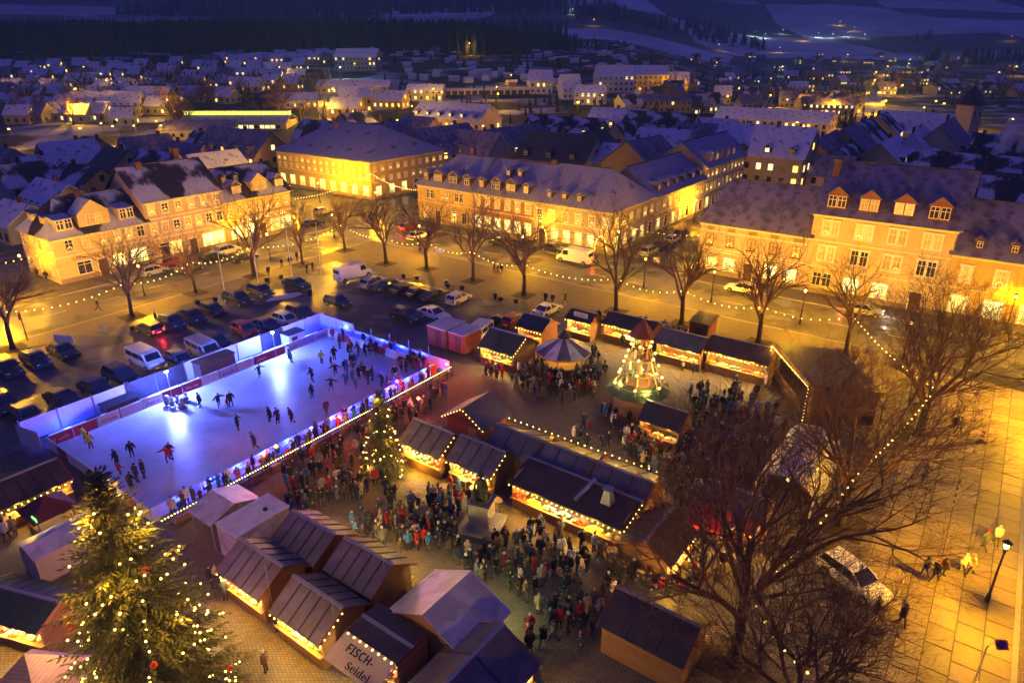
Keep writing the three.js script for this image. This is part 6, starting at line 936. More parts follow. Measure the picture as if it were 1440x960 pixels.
// coloured lamps that throw red and orange light over the visitors
for (const [px, py, c, cd, l] of [[480, 612, [1, 0.10, 0.02], 26, 'red glowing lantern on the rink handrail'], [392, 655, [1, 0.35, 0.03], 12, 'orange glowing lantern on the rink handrail'], [629, 535, [1, 0.12, 0.02], 26, 'red glowing lantern at the near rink corner'], [375, 668, [1, 0.05, 0.02], 18, 'red lantern beside the white container'], [590, 585, [1, 0.16, 0.06], 12, 'small red lantern by the red brown hut'], [560, 560, [1, 0.08, 0.1], 10, 'pink red lantern on the handrail']]) {
  const [x, z] = G(px, py, 0), t = thing('coloured_lantern', l, 'lantern', x, 0, z, 0); part('post', cyl(0.04, 0.04, 1.7, 6), M.iron, t); part('lamp_glass', new THREE.OctahedronGeometry(0.2, 0).translate(0, 1.9, 0), glow('lantern ' + c.join(), c.map(v => v * 9)), t); lamp(x, 1.9, z, lin(...c), cd * 3, 8);
}
/* ------------------------------------------------ people */
// bodies from tapered bones joined smoothly; a coat is the same bones, thicker and shorter
function fieldMesh(bones, res, cx, cy, cz, half, k) {
  const mc = new MarchingCubes(res, M.snow, false, false, 60000); mc.isolation = 0; const f = mc.field, n = res, hs = n / 2;
  const B = bones.map(([a, b, r0, r1]) => { const d = [b[0] - a[0], b[1] - a[1], b[2] - a[2]]; return [a, d, d[0] * d[0] + d[1] * d[1] + d[2] * d[2] || 1e-9, r0, r1]; });
  for (let z = 0; z < n; z++) for (let y = 0; y < n; y++) for (let x = 0; x < n; x++) {
    const p = [cx + (x - hs) / hs * half, cy + (y - hs) / hs * half, cz + (z - hs) / hs * half]; let D = 9;
    for (const [a, d, l, r0, r1] of B) { const t = clamp(((p[0] - a[0]) * d[0] + (p[1] - a[1]) * d[1] + (p[2] - a[2]) * d[2]) / l, 0, 1), q = Math.hypot(p[0] - a[0] - d[0] * t, p[1] - a[1] - d[1] * t, p[2] - a[2] - d[2] * t) - lerp(r0, r1, t), h = clamp(0.5 + 0.5 * (D - q) / k, 0, 1); D = lerp(D, q, h) - k * h * (1 - h); }
    f[x + y * n + z * n * n] = -D;
  }
  mc.update(); const c = mc.count, pos = new Float32Array(c * 3), nor = new Float32Array(c * 3);
  for (let i = 0; i < c; i++) { pos[3 * i] = cx + mc.positionArray[3 * i] * half; pos[3 * i + 1] = cy + mc.positionArray[3 * i + 1] * half; pos[3 * i + 2] = cz + mc.positionArray[3 * i + 2] * half; for (let j = 0; j < 3; j++) nor[3 * i + j] = mc.normalArray[3 * i + j]; }
  const g = new THREE.BufferGeometry(); g.setAttribute('position', new THREE.BufferAttribute(pos, 3)); g.setAttribute('normal', new THREE.BufferAttribute(nor, 3));
  // outward normals whichever way the mesher turns them
  let s = 0; for (let i = 0; i < c; i += 3) { const A = V(pos[3 * i], pos[3 * i + 1], pos[3 * i + 2]), b = V(pos[3 * i + 3], pos[3 * i + 4], pos[3 * i + 5]).sub(A), cc = V(pos[3 * i + 6], pos[3 * i + 7], pos[3 * i + 8]).sub(A); s += Math.sign(b.cross(cc).dot(V(nor[3 * i], nor[3 * i + 1], nor[3 * i + 2]))); }
  if (s < 0) for (let i = 0; i < nor.length; i++) nor[i] *= -1;
  return g;
}
const tint = (g, fn) => { const p = g.attributes.position, c = new Float32Array(p.count * 3); for (let i = 0; i < p.count; i++) { const v = typeof fn === 'function' ? fn(p.getX(i), p.getY(i), p.getZ(i)) : fn; c.set(v, 3 * i); } g.setAttribute('color', new THREE.BufferAttribute(c, 3)); return g; };
const SKIN = [0.52, 0.31, 0.21], DARK = [0.02, 0.018, 0.018];
function handGeo(at, dir, side, skin) {                                // palm, four bent fingers of unequal length, thumb from the side
  const g = [], q = new THREE.Quaternion().setFromUnitVectors(V(0, -1, 0), V(...dir).normalize());
  const l = [new RoundedBoxGeometry(0.028, 0.09, 0.078, 1, 0.012).translate(0, -0.045, 0)];
  [[0.03, 0.068], [0.01, 0.076], [-0.011, 0.071], [-0.031, 0.055]].forEach(([z, L]) => { l.push(rod([0, -0.088, z], [side * -0.008, -0.088 - L * 0.5, z * 1.05], 0.0095, 0.009, 5), rod([side * -0.008, -0.088 - L * 0.5, z * 1.05], [side * -0.03, -0.088 - L * 0.92, z * 1.05], 0.009, 0.007, 5)); });
  l.push(rod([0, -0.02, 0.036], [side * -0.012, -0.055, 0.066], 0.011, 0.010, 5), rod([side * -0.012, -0.055, 0.066], [side * -0.022, -0.088, 0.07], 0.010, 0.008, 5));
  for (const x of l) { x.applyQuaternion(q); x.translate(...at); g.push(tint(x.index ? x.toNonIndexed() : x, skin)); }
  return g;
}
function headGeo(at, tilt, turn) {
  const l = [], h = new THREE.SphereGeometry(0.1, 16, 13), p = h.attributes.position;
  for (let i = 0; i < p.count; i++) { let x = p.getX(i) * 0.8, y = p.getY(i) * 1.18, z = p.getZ(i) * 0.97; if (y < -0.03) { const k = 1 + (y + 0.03) * 2.6; x *= k; z *= lerp(1, k, 0.5); } if (z > 0.05 && Math.abs(x) < 0.022 && y > -0.045 && y < 0.0) z += 0.024; if (z > 0.05 && y > 0.0 && y < 0.022 && Math.abs(Math.abs(x) - 0.032) < 0.015) z -= 0.008; p.setXYZ(i, x, y, z); }
  h.computeVertexNormals(); l.push(tint(h.toNonIndexed(), SKIN));
  for (const s of [-1, 1]) { l.push(tint(ball(0.011, 6, s * 0.031, 0.008, 0.083).toNonIndexed(), DARK)); l.push(tint(ball(0.026, 6, s * 0.081, -0.005, 0, 0.4, 1.2, 0.8).toNonIndexed(), SKIN)); }
  l.push(tint(bx(0.042, 0.008, 0.012, 0, -0.062, 0.077).toNonIndexed(), [0.35, 0.11, 0.09]));
  const e = new THREE.Euler(tilt, turn, 0, 'YXZ'); for (const g of l) { g.applyMatrix4(new THREE.Matrix4().makeRotationFromEuler(e)); g.translate(...at); } return l;
}
// a pose: joint places in metres, facing +z, feet on y = 0
function pose(o) {
  const lean = o.lean || 0, hipY = o.hip ?? 0.92, c = Math.cos(lean), s = Math.sin(lean), up2 = (y, x = 0, z = 0) => [x, hipY + y * c - z * s, y * s + z * c];
  const chest = up2(0.34), neck = up2(0.52), head = [neck[0], neck[1] + 0.165, neck[2] + 0.03 + s * 0.05];
  const hips = [-1, 1].map(d => [d * 0.095, hipY - 0.02, 0]), sh = [-1, 1].map(d => up2(0.46, d * 0.185)), K = o.knees, A = o.ankles, E = o.elbows.map((e, i) => [sh[i][0] + e[0], sh[i][1] + e[1], sh[i][2] + e[2]]), Wr = o.wrists.map((e, i) => [E[i][0] + e[0], E[i][1] + e[1], E[i][2] + e[2]]);
  const legs = [], arms = [], boots = [];
  for (const i of [0, 1]) { legs.push([hips[i], K[i], 0.088, 0.062], [K[i], A[i], 0.062, 0.045]); boots.push([A[i], [A[i][0], A[i][1] - 0.03, A[i][2] + 0.13], 0.055, 0.042]); arms.push([sh[i], E[i], 0.062, 0.048], [E[i], Wr[i], 0.047, 0.036]); }
  const torso = [[[-0.07, hipY, 0], [0.07, hipY, 0], 0.115, 0.115], [[0, hipY + 0.05, 0], chest, 0.125, 0.135], [chest, up2(0.44), 0.135, 0.10], [sh[0], sh[1], 0.07, 0.07]], nk = [[neck, head, 0.05, 0.05]];
  const body = fieldMesh([...legs, ...boots, ...torso, ...arms, ...nk], 31, 0, 0.86, 0, 1.02, 0.035);
  const coat = (long) => fieldMesh([...torso.map(([a, b, r, q]) => [a, b, r + 0.03, q + 0.03]), ...arms.map(([a, b, r, q]) => [a, b, r + 0.022, q + 0.02]), [[-0.06, hipY - long, (K[0][2] + K[1][2]) * 0.2], [0.06, hipY - long, (K[0][2] + K[1][2]) * 0.2], 0.13, 0.13], [[0, hipY, 0], [0, hipY - long, 0], 0.15, 0.14], [neck, [neck[0], neck[1] + 0.05, neck[2]], 0.085, 0.075]], 29, 0, 1.0, 0, 0.92, 0.04);
  const skinned = leg => { const b = body.clone(), n2 = tint(b, (x, y) => y < 0.11 + (o.lift || 0) ? DARK : y < hipY + 0.1 ? leg : y > neck[1] - 0.02 ? SKIN : leg); const list = [n2, ...headGeo(head, o.nod ?? 0.1, o.look ?? 0)]; for (const i of [0, 1]) { const d = o.wrists[i]; list.push(...handGeo(Wr[i], d, i ? 1 : -1, SKIN)); } return J(list); };
  return { bodies: [[0.025, 0.03, 0.06], [0.02, 0.02, 0.022], [0.09, 0.075, 0.06]].map(skinned), coats: [coat(0.10), coat(0.34)], head };
}
const P_ = [
  { what: 'standing', knees: [[-0.10, 0.49, 0.02], [0.10, 0.49, 0.02]], ankles: [[-0.11, 0.08, 0], [0.11, 0.08, 0]], elbows: [[-0.07, -0.28, -0.02], [0.07, -0.28, -0.02]], wrists: [[0.02, -0.23, 0.08], [-0.02, -0.23, 0.08]] },
  { what: 'with cup', knees: [[-0.10, 0.49, 0.02], [0.12, 0.49, 0.04]], ankles: [[-0.11, 0.08, 0], [0.14, 0.08, 0.04]], elbows: [[-0.08, -0.27, 0.02], [0.08, -0.26, 0.02]], wrists: [[0.06, -0.2, 0.12], [-0.09, 0.05, 0.22]], nod: 0.2 },
  { what: 'walking', lean: 0.08, hip: 0.9, knees: [[-0.09, 0.50, 0.17], [0.09, 0.47, -0.03]], ankles: [[-0.09, 0.08, 0.30], [0.09, 0.13, -0.36]], elbows: [[-0.06, -0.26, -0.12], [0.06, -0.26, 0.10]], wrists: [[0.0, -0.21, 0.02], [-0.01, -0.17, 0.17]] },
  { what: 'walking', lean: 0.05, hip: 0.905, knees: [[-0.09, 0.48, -0.02], [0.09, 0.51, 0.14]], ankles: [[-0.09, 0.11, -0.28], [0.09, 0.08, 0.22]], elbows: [[-0.06, -0.26, 0.08], [0.07, -0.27, -0.08]], wrists: [[0.02, -0.2, 0.12], [0.0, -0.22, 0.05]], look: 0.4 },
  { what: 'skating arms out', lean: 0.32, hip: 0.86, knees: [[-0.12, 0.47, 0.16], [0.12, 0.44, 0.06]], ankles: [[-0.12, 0.09, 0.08], [0.2, 0.14, -0.30]], elbows: [[-0.24, -0.12, 0.05], [0.24, -0.12, -0.02]], wrists: [[-0.2, -0.06, 0.08], [0.2, -0.03, 0.04]] },
  { what: 'skating', lean: 0.26, hip: 0.87, knees: [[-0.1, 0.48, 0.14], [0.1, 0.46, 0.16]], ankles: [[-0.13, 0.09, 0.06], [0.13, 0.09, 0.12]], elbows: [[-0.12, -0.24, 0.06], [0.12, -0.24, -0.04]], wrists: [[0.0, -0.14, 0.18], [0.05, -0.2, 0.06]] },
  { what: 'photographing', knees: [[-0.10, 0.49, 0.02], [0.10, 0.49, 0.02]], ankles: [[-0.12, 0.08, 0.02], [0.12, 0.08, -0.03]], elbows: [[-0.06, -0.16, 0.2], [0.06, -0.16, 0.2]], wrists: [[0.07, 0.2, 0.12], [-0.07, 0.2, 0.12]], nod: -0.05 },
].map(o => ({ ...pose(o), what: o.what }));
const skinMat = mat('skin and trousers', [1, 1, 1], 0.8, { vertexColors: true });
const COATS = { black: [0.014, 0.014, 0.016], navy: [0.014, 0.02, 0.055], grey: [0.10, 0.10, 0.11], brown: [0.07, 0.04, 0.022], 'dark green': [0.022, 0.04, 0.024], red: [0.40, 0.018, 0.02], beige: [0.42, 0.33, 0.21], white: [0.66, 0.64, 0.60], blue: [0.03, 0.13, 0.36], orange: [0.55, 0.17, 0.02], turquoise: [0.03, 0.30, 0.32], pink: [0.55, 0.08, 0.2], yellow: [0.55, 0.55, 0.04] };
const coatMat = Object.fromEntries(Object.entries(COATS).map(([k, c]) => [k, mat('coat ' + k, c, 0.85, { map: T.cloth })]));
const hatG = J([new THREE.SphereGeometry(0.112, 12, 7, 0, 6.2832, 0, 1.75).scale(0.86, 1.05, 0.98).translate(0, 0.03, -0.006), new THREE.CylinderGeometry(0.1, 0.102, 0.045, 12, 1, true).scale(0.9, 1, 1.02).translate(0, 0.025, -0.004)]), bobG = J([hatG, ball(0.035, 6, 0, 0.15, 0)]), hairG = J([new THREE.SphereGeometry(0.108, 12, 8, 0, 6.2832, 0, 1.6).scale(0.84, 1.16, 1.0).translate(0, 0.012, -0.012), ball(0.09, 9, 0, -0.045, -0.045, 0.9, 1.15, 0.75)]), hoodG = J([ball(0.125, 12, 0, 0.0, -0.028, 0.9, 1.12, 0.92)]);
const HATM = [[0.02, 0.02, 0.02], [0.3, 0.02, 0.03], [0.5, 0.48, 0.44], [0.04, 0.06, 0.2], [0.15, 0.13, 0.12]].map((c, i) => mat('wool hat ' + i, c, 0.95, { map: T.cloth })), HAIRM = [[0.03, 0.018, 0.01], [0.12, 0.07, 0.03], [0.3, 0.2, 0.09], [0.25, 0.24, 0.23]].map((c, i) => mat('hair ' + i, c, 0.7));
const HATN = ['black hat', 'red hat', 'pale hat', 'blue hat', 'grey hat'], HAIRN = ['dark hair', 'brown hair', 'fair hair', 'grey hair'];
let nPeople = 0; const taken = [];
function person(x, z, y, face, place, coat, pi, scale, group) {
  const P = P_[pi], t = thing('person', '', 'person', x, y, z, face, group), kid = scale < 0.8;
  part('body', P.bodies[Math.floor(rnd() * 3)], skinMat, t); part('coat', P.coats[rnd() < 0.4 ? 1 : 0], coatMat[coat], t);
  const k = rnd(); let hd; if (k < 0.62) { const i = Math.floor(rnd() * 5); const h = part('knitted_hat', rnd() < 0.3 ? bobG : hatG, HATM[i], t); h.position.set(...P.head); hd = HATN[i]; } else if (k < 0.86) { const i = Math.floor(rnd() * 4), h = part('hair', hairG, HAIRM[i], t); h.position.set(...P.head); hd = HAIRN[i]; } else { const h = part('hood', hoodG, coatMat[coat], t); h.position.set(P.head[0], P.head[1], P.head[2] - 0.012); hd = 'hood up'; }
  t.scale.setScalar(scale); t.userData.label = `${kid ? 'child' : 'person'}, ${coat} coat, ${hd}, ${P.what} ${place}`; nPeople++; return t;
}
const CROWD = ['black', 'black', 'black', 'navy', 'navy', 'grey', 'grey', 'brown', 'dark green', 'red', 'beige', 'white', 'blue', 'black', 'brown', 'navy'];
const YELL = ['black', 'navy', 'red', 'blue', 'black', 'turquoise'];
reseed(2024);
// skaters, one by one
for (const [px, py, c, p, a, s] of [[122, 622, 'yellow', 4], [127, 630, 'yellow', 5], [186, 642, 'black', 5], [238, 650, 'red', 4], [240, 646, 'navy', 5], [166, 655, 'black', 5], [168, 668, 'red', 5, 0, 0.7], [193, 678, 'black', 0], [203, 672, 'navy', 0], [185, 690, 'black', 5], [283, 573, 'black', 5], [308, 573, 'navy', 4], [320, 573, 'red', 5, 0, 0.65], [325, 571, 'navy', 5], [335, 605, 'black', 6, 1], [359, 630, 'navy', 4], [381, 593, 'black', 5], [392, 596, 'navy', 5], [411, 594, 'black', 4], [365, 530, 'black', 4], [410, 510, 'turquoise', 4], [405, 505, 'white', 5], [452, 512, 'yellow', 5], [465, 513, 'red', 5, 0, 0.7], [470, 507, 'black', 5], [440, 537, 'navy', 4], [466, 550, 'navy', 4], [472, 528, 'black', 4], [487, 541, 'blue', 5], [500, 547, 'turquoise', 5, 0, 0.75], [495, 517, 'black', 0], [508, 520, 'red', 5, 0, 0.7], [518, 540, 'navy', 0], [524, 535, 'brown', 0], [538, 543, 'black', 5], [545, 542, 'red', 0, 0, 0.7], [490, 500, 'black', 5], [505, 500, 'navy', 5], [460, 585, 'black', 0], [440, 560, 'navy', 5], [495, 495, 'red', 5], [530, 498, 'black', 5], [540, 500, 'red', 5], [522, 493, 'navy', 0], [512, 485, 'black', 0], [483, 480, 'navy', 0], [478, 490, 'black', 0], [560, 512, 'white', 0], [600, 523, 'red', 0], [550, 497, 'brown', 5], [468, 478, 'red', 0]]) {
  const [x, z] = G(px, py, 0.1), t = person(x, z, 0.1, rr(0, 6.28), 'on the ice', c, p, (s || 1) * rr(0.94, 1.05), 'skaters on the rink');
  const sk = part('skates', [bx(0.02, 0.1, 0.3, -0.12, -0.02, 0.1), bx(0.02, 0.1, 0.3, 0.13, -0.02, 0.06)], M.steel, t); void sk; taken.push([x, z]);
}
// a crowd within an outline on the photograph
const inPoly = (x, y, p) => { let k = false; for (let i = 0, j = p.length - 1; i < p.length; j = i++) if ((p[i][1] > y) !== (p[j][1] > y) && x < (p[j][0] - p[i][0]) * (y - p[i][1]) / (p[j][1] - p[i][1]) + p[i][0]) k = !k; return k; };
function crowd(poly, n, place, group, o = {}) {
  const xs = poly.map(p => p[0]), ys = poly.map(p => p[1]); let tries = 0, made = 0, gx = 0, gz = 0, left = 0;
  while (made < n && tries++ < n * 60) {
    let px = rr(Math.min(...xs), Math.max(...xs)), py = rr(Math.min(...ys), Math.max(...ys)); if (!inPoly(px, py, poly)) continue;
    let [x, z] = G(px, py, 0); if (left > 0 && rnd() < 0.75) { const a = rnd() * 6.28, r = rr(0.55, 0.95); x = gx + Math.cos(a) * r; z = gz + Math.sin(a) * r; left--; } else { gx = x; gz = z; left = Math.floor(rr(1, 5)); }
    const [X, Z] = toXZ(x, z); if (!o.free && boxes.some(b => X > b[0] && X < b[1] && Z > b[2] && Z < b[3])) continue; if (taken.some(q => (q[0] - x) ** 2 + (q[1] - z) ** 2 < 0.2)) continue;
    taken.push([x, z]); const face = left >= 0 && rnd() < 0.6 && (gx !== x) ? Math.atan2(gx - x, gz - z) : o.face !== undefined ? o.face + rr(-0.6, 0.6) : rr(0, 6.28), kid = rnd() < 0.12;
    person(x, z, o.y || 0.004, face, place, pick(o.cols || CROWD), o.pose ?? pick([0, 0, 0, 1, 1, 2, 3, 6]), kid ? rr(0.6, 0.78) : rr(0.93, 1.06), group); made++;
  }
}
const CV = 'visitors of the christmas market';
crowd([[470, 490], [560, 500], [610, 525], [540, 555], [460, 540]], 26, 'on the ice', 'skaters on the rink', { free: 1, y: 0.1, pose: 5, cols: ['black', 'navy', 'red', 'blue', 'black', 'grey'] });
crowd([[800, 520], [860, 530], [1000, 560], [980, 610], [860, 620], [790, 570]], 26, 'on the open plaza', CV);
crowd([[430, 740], [560, 690], [600, 730], [520, 770]], 26, 'behind the striped huts', CV);
crowd([[860, 560], [900, 620], [840, 640], [780, 610]], 14, 'behind the joined huts', CV);
{ // along the rink's front boards, in a line two deep
  for (let i = 0; i < 64; i++) { const Z = lerp(-18.5, -48, (i + rr(0.2, 0.8)) / 64), X = -44.3 + rr(-0.55, 0.55), [x, z] = W(X, Z); if (taken.some(q => (q[0] - x) ** 2 + (q[1] - z) ** 2 < 0.16)) continue; taken.push([x, z]); person(x, z, 0.2, rnd() < 0.7 ? Math.atan2(-CA, -SA) + rr(-0.5, 0.5) : rr(0, 6.28), 'on the rink walk', pick([...CROWD, 'red', 'turquoise', 'pink']), pick([0, 0, 1, 6]), rnd() < 0.3 ? rr(0.6, 0.8) : rr(0.92, 1.04), CV); }
}
crowd([[410, 665], [500, 620], [600, 560], [625, 545], [600, 610], [520, 700], [440, 735], [400, 700]], 110, 'by the small christmas tree', CV);
crowd([[560, 720], [640, 690], [690, 770], [690, 830], [640, 790], [545, 760]], 70, 'behind the striped huts', CV);
crowd([[690, 770], [780, 740], [850, 760], [820, 830], [760, 870], [690, 840]], 48, 'before the drinks stall', CV);
crowd([[770, 760], [930, 760], [960, 830], [900, 900], [770, 880]], 36, 'under the branches', CV);
crowd([[670, 505], [720, 500], [850, 500], [870, 530], [800, 570], [690, 545]], 100, 'in front of the round pavilion', CV);
crowd([[830, 450], [940, 470], [1060, 510], [1080, 530], [980, 530], [850, 480]], 70, 'before the bright back huts', CV, { face: Math.atan2(SA, -CA) });
crowd([[880, 620], [990, 600], [1090, 570], [1100, 600], [1060, 680], [980, 700], [900, 680]], 150, 'beside the long tent', CV);
crowd([[970, 550], [1080, 545], [1090, 590], [980, 600]], 40, 'near the stage', CV);
crowd([[930, 720], [1010, 700], [1030, 800], [950, 850]], 36, 'by the kiosk', CV);
crowd([[300, 810], [420, 860], [460, 930], [400, 905], [330, 860]], 8, 'before the front striped huts', CV);
crowd([[720, 880], [900, 880], [900, 960], [740, 950]], 10, 'at the bottom edge', CV);
// walkers further off, one by one
for (const [px, py, c, p, l] of [[138, 437, 'navy', 2, 'on the road near the corner house'], [53, 391, 'black', 2, 'on the pavement by the corner house'], [66, 396, 'black', 2, 'on the pavement by the corner house'], [84, 394, 'black', 0, 'on the pavement by the corner house'], [397, 377, 'black', 3, 'near the tall flag poles'], [408, 374, 'navy', 2, 'near the tall flag poles'], [418, 367, 'black', 0, 'near the tall flag poles'], [378, 388, 'brown', 0, 'near the tall flag poles'], [432, 385, 'black', 0, 'beside the small street tree'], [440, 382, 'navy', 0, 'beside the small street tree'], [695, 385, 'black', 3, 'on the square near the sign post'], [700, 386, 'brown', 2, 'on the square near the sign post'], [705, 385, 'black', 3, 'on the square near the sign post'], [767, 426, 'black', 2, 'on the square behind the huts'], [777, 428, 'dark green', 3, 'on the square behind the huts'], [795, 426, 'brown', 2, 'on the square behind the huts'], [220, 455, 'black', 0, 'beside the parked cars'], [1404, 455, 'black', 2, 'on the pavement at the right edge'], [1340, 606, 'black', 2, 'on the far slabs'], [1348, 609, 'beige', 3, 'on the far slabs'], [1300, 810, 'black', 3, 'in the slab pavement group'], [1313, 818, 'navy', 2, 'in the slab pavement group'], [1324, 812, 'brown', 3, 'in the slab pavement group'], [1352, 806, 'white', 2, 'in the slab pavement group'], [1364, 808, 'beige', 3, 'in the slab pavement group'], [1384, 773, 'grey', 2, 'behind the street lamp'], [1400, 765, 'white', 3, 'behind the street lamp'], [1232, 868, 'dark green', 2, 'beside the white car'], [1266, 880, 'black', 3, 'right of the white car'], [545, 410, 'black', 0, 'among the parked cars'], [10, 760, 'white', 2, 'at the left edge of the market'], [22, 752, 'beige', 3, 'at the left edge of the market'], [80, 862, 'black', 0, 'beside the left food stall'], [14, 888, 'white', 0, 'beside the left food stall'], [375, 945, 'brown', 0, 'near the bottom edge']]) { const [x, z] = G(px, py); person(x, z, 0.004, rr(0, 6.28), l, c, p, rr(0.95, 1.04), 'people walking round the square'); }
// past 300, the figures farthest off are one crowd
{
  const all = things.filter(t => t.userData.category === 'person').sort((a, b) => a.position.z - b.position.z), far = all.slice(0, Math.max(0, all.length - 300)), by = new Map();
  for (const t of far) { t.updateMatrixWorld(true); t.traverse(o => { if (!o.isMesh) return; const key = o.geometry.uuid + o.material.uuid; if (!by.has(key)) by.set(key, [o.geometry, o.material, []]); by.get(key)[2].push(o.matrixWorld.clone()); }); scene.remove(t); }
  const gone = new Set(far); for (let i = things.length - 1; i >= 0; i--) if (gone.has(things[i])) things.splice(i, 1);
  const c = new THREE.Group(); c.name = 'crowd'; c.userData = { kind: 'stuff', label: 'far visitors crowding round the bright back huts and pavilion', category: 'crowd' }; scene.add(c);
  for (const [g, m, l] of by.values()) { const im = new THREE.InstancedMesh(g, m, l.length); l.forEach((q, i) => im.setMatrixAt(i, q)); im.name = 'figures'; im.userData.kind = 'stuff'; im.castShadow = im.receiveShadow = true; c.add(im); }
  let k = 0; used.person = -1; for (const t of things) if (t.userData.category === 'person') t.name = numbered('person');
}

/* ------------------------------------------------ street lamps, festoons, signs, benches */
const lampG = { post: J([cyl(0.09, 0.05, 4.1, 8), cyl(0.16, 0.12, 0.7, 8), cyl(0.10, 0.10, 0.08, 8, 0, 3.9, 0)]), cage: J([...[0, 1, 2, 3].map(i => { const a = i * Math.PI / 2 + 0.785; return rod([Math.cos(a) * 0.13, 4.15, Math.sin(a) * 0.13], [Math.cos(a) * 0.22, 4.62, Math.sin(a) * 0.22], 0.014); }), cyl(0.15, 0.15, 0.05, 8, 0, 4.1, 0)]), cap: new THREE.ConeGeometry(0.3, 0.24, 8).translate(0, 4.76, 0).toNonIndexed(), bulb: new THREE.SphereGeometry(0.15, 10, 8).scale(1, 1.3, 1).translate(0, 4.38, 0) };
function streetLamp(x, z, label, cd = 640) {
  const t = thing('street_lamp', label, 'street lamp', x, 0, z, rr(0, 1), 'street lamps round the square'); part('post', lampG.post, M.iron, t); part('lantern_cage', lampG.cage, M.iron, t); part('lantern_cap', lampG.cap, M.iron, t); part('lamp_bulb', lampG.bulb, SODIUM, t);
  lamp(x, 4.38, z, LAMP_COL, cd, 7);
}
reseed(5);
for (const [px, py, l, cd] of [[38, 400, 'lantern at the corner house, left edge', 180], [203, 416, 'lantern between the trees, left street'], [147, 384, 'lantern on the pavement of the corner house', 110], [380, 366, 'lantern beside the flag poles'], [262, 358, 'lantern before the pale three-storey house', 110], [335, 345, 'lantern before the yellow shop house', 110], [591, 353, 'lantern among the trees at the far corner', 680], [470, 335, 'lantern near the far corner of the square', 680], [530, 300, 'lantern in the far street'], [450, 285, 'lantern before the long yellow building', 1300], [500, 275, 'lantern at the corner of the long yellow building', 1300], [410, 290, 'lantern beside the yellow shop house gable', 700], [640, 335, 'lantern before the yellow house in the back row', 110], [735, 370, 'lantern at the kerb before the orange brown house', 680], [760, 345, 'lantern on the pavement of the back row', 110], [868, 362, 'lantern at the corner of the beige house', 110], [905, 405, 'lantern at the kerb near the side street', 680], [976, 312, 'lantern in the side street'], [1012, 272, 'lantern deep in the side street'], [1000, 425, 'lantern before the rose-white house', 680], [1125, 455, 'lantern at the kerb behind the carved gable hut', 680], [1200, 420, 'lantern on the pavement of the tall house', 110], [1270, 505, 'lantern behind the tall tree, lit through branches'], [1415, 464, 'slim lantern on the pavement at the right edge', 110], [1388, 846, 'lantern on the slab pavement, near right', 800], [1475, 600, 'lantern standing just outside the right edge', 1200], [1500, 480, 'lantern on the far right pavement', 800], [-20, 470, 'lantern beyond the left edge', 900], [0, 440, 'bright lantern at the left edge', 800]]) streetLamp(...G(px, py), l, cd);
